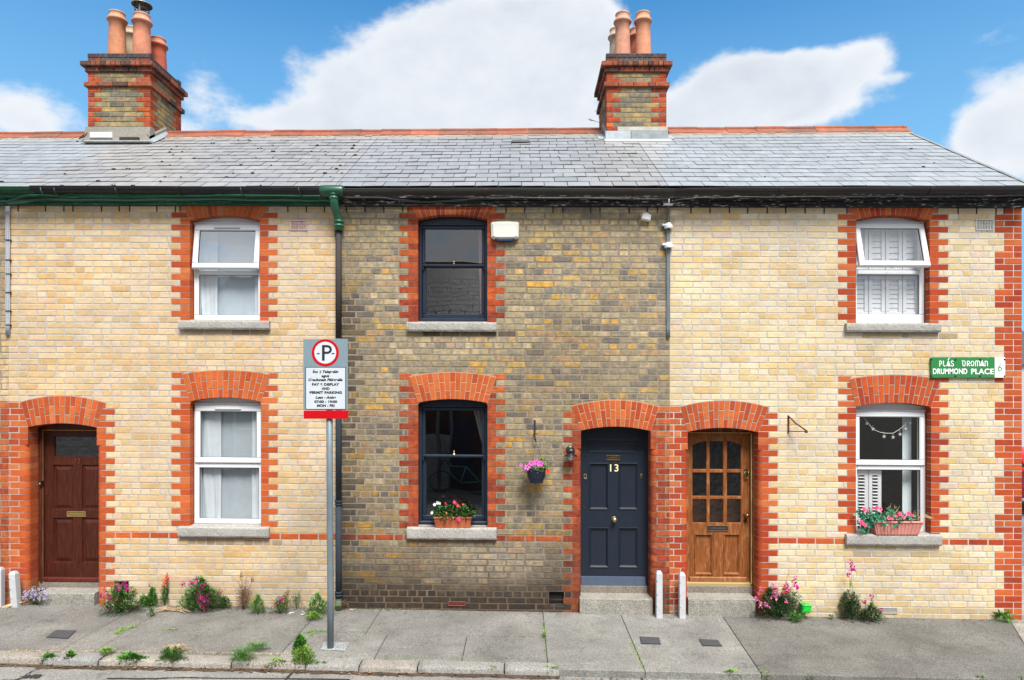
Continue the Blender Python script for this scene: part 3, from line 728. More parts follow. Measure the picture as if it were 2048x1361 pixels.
# ------------------------------------------------------------------ doors
def door_leaf(parent, x0, x1, z0, z1, y, panels, c, mname, label=None, top=None):
    """panels: (xa, xb, za, zb, style) with style 'mould', 'field', 'flat' or 'glass'; front face of the stiles lies at y"""
    mb = MB(); rec = .016
    xs = sorted({x0, x1, *[p[0] for p in panels], *[p[1] for p in panels]})
    zs = sorted({z0, z1, *[p[2] for p in panels], *[p[3] for p in panels]})
    for a, b in zip(xs, xs[1:]):
        for p, q in zip(zs, zs[1:]):
            xm, zm = (a+b)/2, (p+q)/2
            if any(t[0] < xm < t[1] and t[2] < zm < t[3] for t in panels): continue
            mb.poly([(a,y,p),(b,y,p),(b,y,q),(a,y,q)], c)
    for (a, b, p, q, st) in panels:
        def ring(i0, y0_, i1, y1_):
            o_ = [(a+i0,p+i0),(b-i0,p+i0),(b-i0,q-i0),(a+i0,q-i0)]; n_ = [(a+i1,p+i1),(b-i1,p+i1),(b-i1,q-i1),(a+i1,q-i1)]
            for k in range(4):
                k2 = (k+1) % 4
                mb.poly([(o_[k][0],y0_,o_[k][1]),(o_[k2][0],y0_,o_[k2][1]),(n_[k2][0],y1_,n_[k2][1]),(n_[k][0],y1_,n_[k][1])], c)
        if st == 'glass':
            ring(0, y, .006, y+.012); ring(.006, y+.012, .006, y+.03); continue
        if st == 'mould':
            ring(0, y, 0, y-.007); ring(0, y-.007, .008, y-.009); ring(.008, y-.009, .024, y+rec*.5); ring(.024, y+rec*.5, .028, y+rec); last = .028; yl = y+rec
        elif st == 'field':
            ring(0, y, .008, y+rec); ring(.008, y+rec, .022, y+rec); ring(.022, y+rec, .06, y+.002); last = .06; yl = y+.002
        else:
            ring(0, y, .006, y+rec*.7); last = .006; yl = y+rec*.7
        mb.poly([(a+last,yl,p+last),(b-last,yl,p+last),(b-last,yl,q-last),(a+last,yl,q-last)], c)
    mb.box(x0, x1, y+.04, y+.045, z0, z1, c) if not any(p[4] == 'glass' for p in panels) else None
    ob = mb.build('door', M[mname], parent)
    if label: ob['label'] = label
    return ob
def text_mesh(name, body, size, loc, c, mname, parent=None, extr=.002, align='CENTER', shear=0.0, spacing=1.0, bold=0.0, xs=1.0):
    cu = bpy.data.curves.new(name, 'FONT'); cu.body = body; cu.size = size; cu.align_x = align; cu.align_y = 'CENTER'
    cu.extrude = extr; cu.shear = shear; cu.space_character = spacing; cu.offset = bold; cu.resolution_u = 6
    tmp = bpy.data.objects.new(name, cu); col.objects.link(tmp)
    bpy.context.view_layer.update()
    me = bpy.data.meshes.new_from_object(tmp.evaluated_get(bpy.context.evaluated_depsgraph_get()))
    bpy.data.objects.remove(tmp); bpy.data.curves.remove(cu)
    o_ = Vector(ORG[parent.name]) if parent else Vector((0, 0, 0))
    for v in me.vertices:
        x, y, z = v.co
        v.co = (loc[0]+x*xs-o_.x, loc[1]-z-o_.y, loc[2]+y-o_.z)
    ca = me.color_attributes.new('Col', 'FLOAT_COLOR', 'CORNER')
    ca.data.foreach_set('color', [v for _ in range(len(ca.data)) for v in (*c, 1.0)])
    me.materials.clear(); me.materials.append(M[mname])
    ob = bpy.data.objects.new(name, me); col.objects.link(ob)
    if parent: ob.parent = parent
    ORG[ob.name] = tuple(o_)
    return ob
def shz(X): return SH*X
def letter_plate(parent, pa, pb, qa, qb, y, c, mname='brass'):
    x0, z1 = P(pa, qa, y); x1, z0 = P(pb, qb, y); mb = MB()
    frame_box(mb, x0, x1, z0, z1, .012, y-.008, y, c, .003); mb.box(x0+.012, x1-.012, y-.004, y, z0+.012, z1-.012, tuple(v*.6 for v in c), 0, .004)
    mb.box(x0+.03, x1-.03, y-.006, y-.003, (z0+z1)/2-.006, (z0+z1)/2+.006, tuple(v*.9 for v in c), 0, .002)
    return mb.build('letterbox', M[mname], parent)
def knob(parent, px, py, y, r, c, name='door_knob', mname='brass'):
    x, z = P(px, py, y); mb = MB()
    mb.lathe_y([(r*1.15, y), (r*1.1, y-.006), (r*.4, y-.012), (r*.38, y-.03), (r*.8, y-.038), (r, y-.052), (r*.85, y-.068), (r*.4, y-.076), (.001, y-.078)], x, z, c)
    return mb.build(name, M[mname], parent)
def steps(parent, o, px0, px1, y_tread, y_front_bottom, pyr0, yd, seed):
    """granite step in front of a riser under the door"""
    rr = random.Random(seed); mb = MB(); g1 = alb(178, 174, 163, .46); g2 = alb(160, 150, 136, .46)
    x0, x1 = PX(px0, 0), PX(px1, 0)
    zt = PZ((px0+px1)/2, y_tread, -.035)
    zr = PZ((px0+px1)/2, pyr0, yd-.02)
    mb.box(o.xl+.004, o.xr-.004, yd-.035, yd+.1, zt-.02, zr, g2, 0, .01)
    K = 18; rows = []
    for k in range(K+1):
        x = x0+(x1-x0)*k/K; w = lambda a: rr.uniform(-a, a)
        dip = -.006*math.sin(math.pi*k/K)
        rows.append([mb.v((x, yd-.034, zt+.006)), mb.v((x, -.0, zt+dip)), mb.v((x, -.03, zt+dip-.002+w(.002))), mb.v((x, -.042+w(.003), zt-.014+w(.002))), mb.v((x, -.046+w(.004), zt-.06)), mb.v((x, -.046, zt-.3)), ])
    for a, b in zip(rows, rows[1:]):
        for i in range(len(a)-1): mb.f((a[i], b[i], b[i+1], a[i+1]), g1)
    for r_ in (rows[0], rows[-1]):
        mb.f(r_+[mb.v((mb.V[r_[0]][0], yd-.034, zt-.3))], g1)
    return mb.build('doorstep', M['stone'], parent)

# ------------------------------------------------------------------ roof, chimney, eaves
PHI = math.atan2(1.645, 2.64); YE = -0.14
def eave_z(X): return 5.052 + 0.0028*X                # in terrace coordinates
def ridge_z(X): return 6.70 + 0.0082*X
def roof_pt(X, s, lift=0.0):
    """s from 0 (eave) to 1 (ridge)"""
    Y = YE + s*(2.5-YE); z = eave_z(X)*(1-s)+ridge_z(X)*s + .012*math.sin(X*1.3+.5)*s*(1-s)*2 + .008*mnoise.noise(Vector((X*.9, s*3, 2)))
    return (X, Y-lift*math.sin(PHI), z+lift*math.cos(PHI))
NROW = 15
def slates(parent, xa, xb, seed, base, wid, var, gap, lift, rough_edge=0.002, xa_wob=0.0, tone=None):
    rr = random.Random(seed); mb = MB(); th = .0055
    for j in range(NROW):
        s0 = j/NROW; s1 = min(1.0, (j+1.25)/NROW); off = (j % 2)*wid/2 + rr.uniform(-.02, .02)
        k = math.floor((xa-off)/wid)
        ed = [xa]
        while True:
            k += 1; e = off+k*wid+rr.uniform(-var, var)
            if e >= xb-.04: break
            if e > ed[-1]+.04: ed.append(e)
        ed.append(xb)
        for a, b in zip(ed, ed[1:]):
            c = base
            if tone: c = tone((a+b)/2, s0)
            c = jit(c, .07, rr); g = gap/2
            if rr.random() < .05: fc = rr.uniform(.82, 1.12); c = tuple(v*fc for v in c)
            sk = rr.uniform(-1, 1)*rough_edge; l = lift+rr.uniform(0, .004)
            d0, d1 = rr.uniform(-1, 1)*rough_edge/2.6, rr.uniform(-1, 1)*rough_edge/2.6
            p = [roof_pt(a+g, s0+d0, l+th), roof_pt(b-g, s0+d1, l+th+sk), roof_pt(b-g, s1, th*.6), roof_pt(a+g, s1, th*.6)]
            q = [roof_pt(a+g, s0+d0, l), roof_pt(b-g, s0+d1, l+sk), roof_pt(b-g, s1, 0), roof_pt(a+g, s1, 0)]
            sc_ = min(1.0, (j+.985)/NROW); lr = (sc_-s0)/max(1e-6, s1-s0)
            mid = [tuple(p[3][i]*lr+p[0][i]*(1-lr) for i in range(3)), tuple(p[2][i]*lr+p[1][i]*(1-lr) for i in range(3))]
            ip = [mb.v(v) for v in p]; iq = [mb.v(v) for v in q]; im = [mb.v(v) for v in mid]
            mb.f((ip[0], ip[1], im[1], im[0]), c); mb.f((im[0], im[1], ip[2], ip[3]), (.03, .032, .036)); mb.f((ip[0], ip[1], iq[1], iq[0]), tuple(v*.6 for v in c)); mb.f((ip[1], ip[2], iq[2], iq[1]), c); mb.f((ip[3], ip[0], iq[0], iq[3]), c)  # covered part dirt-dark, its colour standing in for shadow in the side gaps
    # boarding under the slates and the rear slope
    dk = (.02, .02, .022)
    K = 10
    for k in range(K):
        a = xa+(xb-xa)*k/K; b = xa+(xb-xa)*(k+1)/K
        mb.poly([roof_pt(a, 0.004, -.012), roof_pt(b, .004, -.012), roof_pt(b, 1, -.004), roof_pt(a, 1, -.004)], dk)
    def back(X): p = roof_pt(X, 1); return p, (X, 5.2, eave_z(X))
    (p0, q0), (p1, q1) = back(xa), back(xb)
    mb.poly([p0, p1, q1, q0], base)
    return mb.build('roof', M['slate'], parent)
def ridge_tiles(parent, xa, xb, seed):
    rr = random.Random(seed); mb = MB(); L_ = .455; x = xa
    while x < xb-.05:
        e = min(xb, x+L_+rr.uniform(-.01, .01))
        c = jit(alb(*rr.choice([(186,108,80),(176,104,80),(190,114,86),(166,106,86)]), .44), .08, rr)
        zr = ridge_z(x)+.045+rr.uniform(-.004, .004); dz = ridge_z(e)-ridge_z(x)+rr.uniform(-.006, .006)
        prof = []
        wing = .17; t = math.tan(PHI)
        prof += [(2.5-wing, zr-.005-wing*t-.012), (2.5-wing, zr-.005-wing*t+.006), (2.5-.032, zr-.004)]
        for k in range(7):
            a = math.pi-(k/6)*math.pi; prof.append((2.5+.034*math.cos(a), zr+.012+.034*math.sin(a)))
        prof += [(2.5+.032, zr-.004), (2.5+wing, zr-.005-wing*t+.006), (2.5+wing, zr-.005-wing*t-.012), (2.5, zr-.03)]
        mb.extrude_x(prof, x+.002, e-.002, c, 0, False, dz)
        x = e
    # mortar bedding
    g = alb(168, 160, 148, .62)
    K = 30
    for k in range(K):
        a = xa+(xb-xa)*k/K; b = xa+(xb-xa)*(k+1)/K
        w = lambda: rr.uniform(-.008, .008)
        za, zb_ = ridge_z(a), ridge_z(b); t = math.tan(PHI)
        mb.poly([(a, 2.5-.19, za-.19*t+.02+w()), (b, 2.5-.19, zb_-.19*t+.02+w()), (b, 2.5-.14, zb_-.14*t+.045), (a, 2.5-.14, za-.14*t+.045)], g, 1)
        mb.poly([(a, 2.5-.19, za-.19*t+.02), (b, 2.5-.19, zb_-.19*t+.02), (b, 2.5-.2, zb_-.2*t-.01), (a, 2.5-.2, za-.2*t-.01)], g, 1)
    return mb.build('ridge_tiles', [M['clay'], M['mortar']], parent)
def chimney(house, pxl, pxr, seed, base='cement'):
    rr = random.Random(seed); Yf = 2.05; D = .95; x0, x1 = PX(pxl, Yf), PX(pxr, Yf); xm = (x0+x1)/2
    zt = P((pxl+pxr)/2, 106, Yf)[1]; ch = .0745; n = 14
    zb = zt-n*ch
    mb = MB(); mo = alb(150, 146, 134, .6)
    mb.box(x0+.006, x1-.006, Yf+.006, Yf+D-.006, 5.9, zt-.03, mo, 1)
    for k in range(-3, n):
        za, zq = zb+k*ch+.005, zb+(k+1)*ch-.005
        pr = {7: .04, 10: .03, 11: .075}.get(k, 0.0)
        a, b, f, r = x0-pr, x1+pr, Yf-pr, Yf+D+pr
        allred = k in (7, 10, 11); cop = k == 13
        def colr(i, m_, lng):
            if cop: return jit(alb(92, 84, 92, .5), .14, rr)
            if allred and rr.random() < .25: return jit(alb(112, 84, 74, .5), .15, rr)
            if allred: return jit(pick([((186,104,80),4),((168,94,76),3),((140,88,74),2)], rr), .1, rr)
            if k == 12: return jit(alb(104, 98, 90, .5), .15, rr) if 0 < i < m_ else jit(alb(140, 86, 68, .5), .1, rr)
            if i == 0 or i == m_: return jit(pick(PAL_RED13, rr), .09, rr)
            return jit(pick(PAL_CHIM, rr), .1, rr)
        zq2 = zq
        # front and back
        for (yy0, yy1) in ((f, f+.1), (r-.1, r)):
            w0 = .105 if (k % 2) and not allred and not cop else .215
            if cop or k == 11: w0 = .16
            ed = [a, a+w0]
            step = .075 if cop or k == 11 else .225
            while ed[-1]+step < b-w0+.03: ed.append(ed[-1]+step)
            if b-w0-ed[-1] > .02: ed.append(b-w0) if b-w0-ed[-1] > .05 else None
            ed = [e for e in ed if e <= b-w0+.03]; ed.append(b)
            m_ = len(ed)-2
            for i, (p, q) in enumerate(zip(ed, ed[1:])):
                c = colr(i, m_, w0 > .2)
                if cop and yy0 == f:
                    ch_ = .03
                    mb.extrude_x([(yy0-.006, za), (yy0-.006, zq-.014), (yy0+.03, zq+.012), (yy1, zq+.012), (yy1, za)], p+(.004 if i else 0), q-(.004 if i < m_ else 0), c)
                else:
                    mb.box(p+(.004 if i else 0), q-(.004 if i < m_ else 0), yy0+rr.uniform(-.002, .002), yy1, za, zq2, c, 0, .005 if yy0 == f else 0)
        # sides
        for (xx0, xx1, side) in ((a, a+.1, -1), (b-.1, b, 1)):
            w0 = .215 if (k % 2) and not allred else .105
            ed = [f+.1, f+.1+(w0-.1 if w0 > .11 else .005)]
            while ed[-1]+.225 < r-.14: ed.append(ed[-1]+.225)
            ed.append(r-.1)
            m_ = len(ed)-2
            for i, (p, q) in enumerate(zip(ed, ed[1:])):
                c = colr(i, m_, False) if (i in (0, m_) and k != 12) or allred or cop else jit(pick(PAL_CHIM, rr), .1, rr)
                if k == 12: c = jit(alb(108, 102, 94, .6), .15, rr)
                if cop:
                    e1, e2 = (xx0, xx0+.05) if side < 0 else (xx1, xx1-.05)
                    foot = [(xx0, p), (xx1, p), (xx1, q), (xx0, q)]
                    mb.vprism(foot, za, zq-.04, c)
                    pts = [(e1, p, zq-.04), (e1, q, zq-.04), (e2, q, zq+.01), (e2, p, zq+.01)]; mb.poly(pts, c)
                else: mb.box(xx0+rr.uniform(-.002, .002), xx1+rr.uniform(-.002, .002), p+.004, q-.004, za, zq2, c, 0)
    # flaunching on top
    mb.poly([(x0+.05, Yf+.05, zt+.005), (x1-.05, Yf+.05, zt+.005), (x1-.05, Yf+D-.05, zt+.005), (x0+.05, Yf+D-.05, zt+.005)], alb(130, 128, 118, .6), 1)
    chim = mb.build('chimney', [M['oldbrick'], M['mortar']], house)
    return chim, x0, x1, Yf, D, zt, zb
def pot(chim, px, pyt, Y, zbase, r, c, seed=0, collar=.12, cowl=False, label=None):
    x = PX(px, Y); zt = PZ(px, pyt, Y); h = zt-zbase; mb = MB()
    prof = [(r*1.12, -.02), (r*1.1, h*.1), (r*1.0, h*.55), (r*.97, h-collar-.03), (r*1.17, h-collar-.018), (r*1.24, h-collar+.0), (r*1.2, h-collar+.018), (r*.98, h-collar+.03),
            (r*.93, h-.02), (r*1.0, h-.012), (r*.98, h), (r*.8, h), (r*.78, h-.25)]
    light = mixc(c, alb(220, 190, 160), .35)
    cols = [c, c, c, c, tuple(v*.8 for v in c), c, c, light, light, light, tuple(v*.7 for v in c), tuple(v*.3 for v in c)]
    mb.lathe(prof, x, Y, c, 0, 24, zbase, cols=cols)
    p = mb.build('chimney_pot', M['clay'], chim)
    if label: p['label'] = label
    if cowl:
        g = alb(150, 140, 128, .7); b = MB(); zt += .02
        K = 24
        for k in range(K):
            a0, a1 = k*2*math.pi/K, (k+1)*2*math.pi/K
            rr_ = r*1.2; A = lambda a, rad, zz: (x+rad*math.cos(a), Y+rad*math.sin(a), zz)
            b.poly([A(a0, rr_, zt+.14), A(a1, rr_, zt+.14), (x, Y, zt+.185)], g); b.poly([A(a0, rr_, zt+.14), A(a1, rr_, zt+.14), (x, Y, zt+.15)], alb(96, 84, 74, .6))
            b.poly([A(a0, rr_, zt+.14), A(a1, rr_, zt+.14), A(a1, rr_*1.01, zt+.128), A(a0, rr_*1.01, zt+.128)], g)
            if k % 2 == 0: b.tube([A(a0, r*.82, zt-.02), A(a0, r*.82, zt+.14)], .0035, alb(90, 84, 78, .6), n=5)
        b.tube([(x-.0, Y-.07, zt-.02), (x, Y-.07, zt+.15)], .012, alb(210, 210, 210, .8), n=6)
        for zz in (zt-.0, zt+.06): b.tube([A(k*2*math.pi/K, r*.84, zz) for k in range(K+1)], .004, alb(110, 104, 98, .6), n=5)
        b.build('cowl', M['metal'], chim)
    return p
def fascia(parent, xa, xb, c, mname):
    mb = MB(); K = 12
    for k in range(K):
        a = xa+(xb-xa)*k/K; b = xa+(xb-xa)*(k+1)/K; z = FASCIA_Z-.0; e = eave_z((a+b)/2)
        prof = [(.02, z), (-.028, z), (-.034, z+.006), (-.034, z+.03), (-.045, z+.036), (-.05, z+.05), (-.045, z+.062), (-.07, z+.075), (-.075, z+.085), (-.075, e-.012), (.02, e-.012)]
        mb.extrude_x(prof, a, b, c, 0, caps=(k in (0, K-1)))
    return mb.build('fascia', M[mname], parent)
def gutter(parent, xa, xb, c, pya, pyb, joints=(), jc=None, sag=.006, name='gutter'):
    Yg = -.20; mb = MB(); K = 20; pts = []
    for k in range(K+1):
        x = xa+(xb-xa)*k/K
        px = 1024+x*166; py = pya+(pyb-pya)*k/K
        pts.append((x, Yg, CAM_H+(800-py)/FPX*(Yg+CAM_D-x*sy)-SH*x+sag*math.sin(math.pi*k/K)))
    # half-round channel with rolled lip
    rows = []
    for p in pts:
        row = []
        for q in range(13):
            a = math.pi+q/12*math.pi
            row.append(mb.v((p[0], p[1]+.058*math.cos(a), p[2]+.018+.058*math.sin(a))))
        row.append(mb.v((p[0], p[1]+.052, p[2]+.018)))
        for q in range(13):
            a = 2*math.pi-q/12*math.pi
            row.append(mb.v((p[0], p[1]+.05*math.cos(a), p[2]+.018+.05*math.sin(a))))
        rows.append(row)
    for a, b in zip(rows, rows[1:]):
        n = len(a)
        for i in range(n): mb.f((a[i], a[(i+1) % n], b[(i+1) % n], b[i]), c, 0, True)
    mb.tube([(p[0], p[1]-.056, p[2]+.018) for p in pts], .007, c, n=6)
    for jx in joints:
        t = (jx-xa)/(xb-xa); k = max(0, min(K, round(t*K))); z = pts[k][2]
        mb.extrude_x([(Yg-.066*math.cos(a*math.pi/10), z+.018-.066*math.sin(a*math.pi/10)) for a in range(11)], jx-.025, jx+.025, jc or c)
    return mb.build(name, M['gutter'], parent)
# ------------------------------------------------------------------ the terrace
W1 = Opening(379.5, 520, 640, 440.7, 430.5, .095, ex=(367, 536, 414, 400), rings=1, n=15, lq=(342, 360), rq=(555.5, 537.5), pal=PAL_RED12)
W2 = Opening(380, 522, 1052, 804, 796, .095, ex=(364, 540, 749.5, 741.5), n=15, lq=(342, 360), rq=(556, 538), pal=PAL_RED12)
D12 = Opening(55.8, 193.5, 1220, 855.5, 847.5, .205, ex=(42, 208, 805.5, 792.5), n=15, lq=(20, 38), rq=(230, 212), bull=888, pal=PAL_RED12)
W3 = Opening(835.5, 974.6, 643, 438.5, 430, .095, ex=(824, 989, 414, 398), rings=1, n=15, lq=(798, 816), rq=(1010, 992.5), pal=PAL_RED13)
W4 = Opening(835.8, 975, 1053, 806.5, 799, .095, ex=(819, 992, 754.5, 745.5), n=15, lq=(798, 816), rq=(1011, 993))
D13 = Opening(1162, 1301.5, 1228, 862.5, 854, .205, ex=(1143, 1318, 814, 801), n=16, lq=(1126, 1144), rq=(1331, 1314), bull=896)
D14 = Opening(1375.5, 1516.5, 1234, 865, 856.5, .205, ex=(1361, 1537.5, 815, 802), n=16, lq=(1348, 1362), rq=(1556, 1538), bull=898)
W5 = Opening(1712, 1859.6, 646, 440.5, 430.5, .1, ex=(1702, 1872, 416, 400), rings=1, n=15, lq=(1675.6, 1694), rq=(1897, 1878), pal=PAL_RED14)
W6 = Opening(1712, 1862, 1068, 814.5, 806.5, .1, ex=(1699, 1881, 759.5, 750.5), n=16, lq=(1676, 1694), rq=(1898, 1880), pal=PAL_RED14)
X0, X1, X2, X3, X4 = PX(-90), PX(17), PX(676.5), PX(1339.5), PX(2044)
ZP12, ZP13 = PZ(30, 805), PZ(1340, 813)
RB = 67
MO12 = alb(194, 188, 182, .62); MO13 = alb(168, 153, 136, .52); MO14 = alb(200, 195, 188, .64)
def zpx(py): return PZ(1024, py)
def sstep(a, b, x): t = max(0, min(1, (x-a)/(b-a))); return t*t*(3-2*t)
def soot13(c, x, z, rr, red):
    """years of street grime: black at the foot, fading upwards, darker by the downpipe"""
    py = 800-(z-CAM_H)*166.7
    px = 1024+x*166.7
    dark = alb(58, 50, 45)
    n = mnoise.noise(Vector((x*.9, z*1.4, 4.0)))
    t = .20*sstep(560, 900, py)+.20*sstep(950, 1100, py+n*60)+.30*sstep(1090, 1160, py+n*30)+.34*sstep(1150, 1195, py+n*12)
    t += rr.uniform(-.10, .10)*(1-abs(2*min(1, t)-1)*.6)+max(-.1, .34*n*sstep(420, 700, py))+.10*math.exp(-((py-990)/60)**2)
    if red: t *= .6
    t = max(t, (1-sstep(676, 740, px))*(.2+.5*sstep(480, 620, py))+rr.uniform(-.08, .08))
    if 812 < px < 1002: t = max(t, rr.uniform(.5, .8)*(664 < py < 678), rr.uniform(.3, .55)*(1078 < py < 1094))
    t = max(0, min(.97, t))
    c = mixc(c, dark, t)
    w = math.exp(-((px-985)/115)**2-((py-1125)/42)**2)
    if not red and w > .05: c = mixc(c, alb(166, 156, 142), min(.75, w*rr.uniform(.5, 1.0)))
    if not red and 430 < py < 470 and (px > 1010 or px < 830): c = mixc(c, alb(206, 188, 150), rr.uniform(.1, .6))
    if not red and 670 < py < 715 and 815 < px < 1000: c = mixc(c, alb(190, 176, 150), rr.uniform(.0, .5))
    return c
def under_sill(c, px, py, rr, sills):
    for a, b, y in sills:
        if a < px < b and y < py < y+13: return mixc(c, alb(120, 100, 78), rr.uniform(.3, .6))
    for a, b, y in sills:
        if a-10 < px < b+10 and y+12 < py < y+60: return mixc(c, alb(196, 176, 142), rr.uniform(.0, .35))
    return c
def wash12(c, x, z, rr, red):
    py = 800-(z-CAM_H)*166.7
    px = 1024+x*166.7
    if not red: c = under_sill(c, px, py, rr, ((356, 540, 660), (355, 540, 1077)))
    if py > 1150: c = mixc(c, alb(168, 148, 118), rr.uniform(0, .45)*sstep(1140, 1200, py))
    if px < 60 and not red: c = mixc(c, alb(190, 168, 134), rr.uniform(.1, .4))
    if not red: c = mixc(c, alb(190, 178, 158), max(0, min(.45, .12+.5*mnoise.noise(Vector((x*1.1, z*.6, 9))))))
    if py < 425: c = mixc(c, alb(176, 150, 112), rr.uniform(.2, .5))
    return c
def wash14(c, x, z, rr, red):
    py = 800-(z-CAM_H)*166.7
    px = 1024+x*166.7
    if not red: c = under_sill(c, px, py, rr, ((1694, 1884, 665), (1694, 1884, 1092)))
    if py > 1205: c = mixc(c, alb(176, 156, 122), rr.uniform(.2, .6))
    if not red: c = mixc(c, alb(192, 182, 162), max(0, min(.45, .10+.5*mnoise.noise(Vector((x*1.1, z*.6, 19))))))
    if py < 420: c = mixc(c, alb(170, 148, 112), rr.uniform(.3, .6))
    return c
def tone11(c, x, z, rr, red):
    py = 800-(z-CAM_H)*166.7
    if red: return mixc(c, alb(150, 80, 60), .35)
    t = max(0, min(.8, (py-560)/250))
    return mixc(c, alb(214, 192, 158), t)
class RectHole:
    def __init__(s, a, b, z0, z1): s.xl, s.xr, s.zb, s.zt, s.bull = a, b, z0, z1, None
    def intr(s, x): return s.zt
def wall(house, xa, xb, ops, pal, red, seed, mo, fn, **kw):
    mb = MB(); skip = kw.get('skip', ()); band_ = kw.get('band', True)
    mortar_sheet(mb, xa, xb, rowz(RB)-.04, FASCIA_Z+.06, [o for o in ops]+[RectHole(*s_) for s_ in skip], mo)
    for o in ops: jamb_mortar(mb, o, mo)
    wall_bricks(mb, xa, xb, -2, RB, ops, pal, red, seed, colorfn=fn, **kw)
    # rear and party walls, so the house is a closed body
    b = alb(170, 150, 120)
    mb.box(xa, xb, 5.1, 5.2, -.4, eave_z(xa)-.02, b, 0)
    zr = ridge_z(xa)-.06; ze = eave_z(xa)-.06
    for xx in (xa+.012, xb-.012):
        mb.poly([(xx, .05, -.4), (xx, 5.1, -.4), (xx, 5.1, ze), (xx, 2.5, zr), (xx, .05, ze)], b)
    return mb.build('wall', [M['oldbrick'] if pal is PAL_OLD else M['brick'], M['sootymortar'] if (pal is PAL_OLD and band_) else M['mortar']], house)

# ---- house at the left edge of the photograph
H11 = thing('terraced_house', (X0, 0, z_wall(X0)), 'sliver of sooty brown brick house at the left edge above an orange pier', 'house', 'houses of the brick terrace')
wall(H11, X0, X1, [], PAL_OLD, PAL_PIER, 11, MO13, tone11, band=False, pier=(X0-1, X1+1, ZP12), joint_rough=.004)
# ---- house with mahogany door
H12 = thing('terraced_house', (X1, 0, z_wall(X1)), 'buff brick terraced house with mahogany panelled door and green painted eaves', 'house', 'houses of the brick terrace')
scr12 = (PX(228), PX(257), PZ(240, 1190), PZ(240, 1163))
wall(H12, X1, X2, [W1, W2, D12], PAL_BUFF, PAL_RED12, 12, MO12, wash12, pier=(X1-1, PX(56), ZP12), skip=[scr12], joint_rough=.003)
H13 = thing('terraced_house', (X2, 0, z_wall(X2)), 'weathered brown brick terraced house with navy door 13 and dark sash windows', 'house', 'houses of the brick terrace')
scr13 = (PX(1098), PX(1128), PZ(1113, 1213), PZ(1113, 1184))
wall(H13, X2, X3, [W3, W4, D13], PAL_OLD, PAL_RED13, 13, MO13, soot13, pier=(PX(1300), X3+1, ZP13), skip=[scr13], joint_rough=.0065, phase=.03)
H14 = thing('terraced_house', (X3, 0, z_wall(X3)), 'pale cream brick end house with worn wooden glazed door and red brick corner', 'house', 'houses of the brick terrace')
CQ = (PX(1990), PX(2008.5), X4)
wall(H14, X3, X4, [W5, W6, D14], PAL_PALE, PAL_RED14, 14, MO14, wash14, pier=(X3-1, PX(1376), ZP13), corner=CQ, joint_rough=.003, phase=.1)
for h, os_, mo in ((H12, (W1, W2, D12), alb(186, 172, 158, .54)), (H13, (W3, W4, D13), alb(206, 170, 140, .6)), (H14, (W5, W6, D14), alb(196, 184, 170, .52))):
    for i, o in enumerate(os_): arch_mesh(o, 40+i, mo, h)
# orange side wall of the end house
sd_ = MB()
for r in range(-2, RB+1):
    rr = random.Random(900+r); za, zb_ = rowz(r)-CR/2+J, rowz(r)+CR/2-J; y = .1+(.11 if r % 2 else 0)
    while y < 5.0:
        sd_.box(X4-.05, X4, y+.004, y+.22, za, zb_, jit(pick(PAL_RED14, rr), .1, rr)); y += .225
sd_.box(X4-.06, X4-.004, .004, 5.2, rowz(RB), FASCIA_Z+.05, MO14, 1)
sd_.build('side_wall', [M['brick'], M['mortar']], H14)
# recesses
for h, s, c in ((H12, scr12, alb(60, 44, 38)), (H13, scr13, alb(40, 34, 32))):
    mb = MB(); a, b, z0, z1 = s
    yb = .045
    mb.box(a+.002, b-.002, yb, .08, z0, z1, c); 
    mb.poly([(a, -.004, z0), (b, -.004, z0), (b, yb, z0+.02), (a, yb, z0+.02)], alb(110, 104, 96))
    mb.tube([(a+.012, .012, (z0+z1)/2-.01), (b-.012, .012, (z0+z1)/2-.01)], .006, (.03, .03, .03), n=6)
    for xx in (a+.003, b-.003):
        mb.poly([(xx, -.002, z0), (xx, yb, z0), (xx, yb, z1), (xx, -.002, z1)], c)
    mb.poly([(a, -.002, z1), (b, -.002, z1), (b, yb, z1), (a, yb, z1)], c)
    mb.build('boot_scraper_recess', M['matt'], h)

# ---- roofs
XR_END = PX(1812, 2.5)
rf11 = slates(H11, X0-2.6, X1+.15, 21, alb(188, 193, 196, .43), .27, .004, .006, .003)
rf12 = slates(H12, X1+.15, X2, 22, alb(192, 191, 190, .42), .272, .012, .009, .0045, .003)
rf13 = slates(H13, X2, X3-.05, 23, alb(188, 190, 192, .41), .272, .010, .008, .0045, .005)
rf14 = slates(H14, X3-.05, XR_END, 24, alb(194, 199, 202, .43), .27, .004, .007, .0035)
ridge_tiles(rf11, X0-2.6, PX(173, 2.5), 31); ridge_tiles(rf12, PX(322, 2.5), X2+.02, 32)
ridge_tiles(rf13, X2+.02, PX(1202, 2.5), 33); ridge_tiles(rf14, PX(1334, 2.5), XR_END, 34)
def moss(parent, xa, xb, n, seed, smin=.008, smax=.026):
    rr = random.Random(seed); mb = MB()
    for _ in range(n):
        x = rr.uniform(xa, xb); j = rr.randint(0, NROW-1); s = (j+rr.uniform(-.04, .06))/NROW; q = rr.uniform(smin, smax)*rr.choice([.5, .7, 1, 1])
        cc = jit(rr.choice([(.022, .02, .016), (.03, .028, .018), (.04, .038, .02)]), .2, rr)
        for k in range(4):
            p = roof_pt(x+rr.uniform(-q, q), max(0.001, s), .016)
            mb.lathe([(q*.6, -q*.2), (q*.5, q*.2), (q*.2, q*.42), (.0005, q*.45)], p[0], p[1], cc, 0, 6, p[2], sm=False)
    tag(mb.build('moss', M['matt'], parent), kind='stuff')
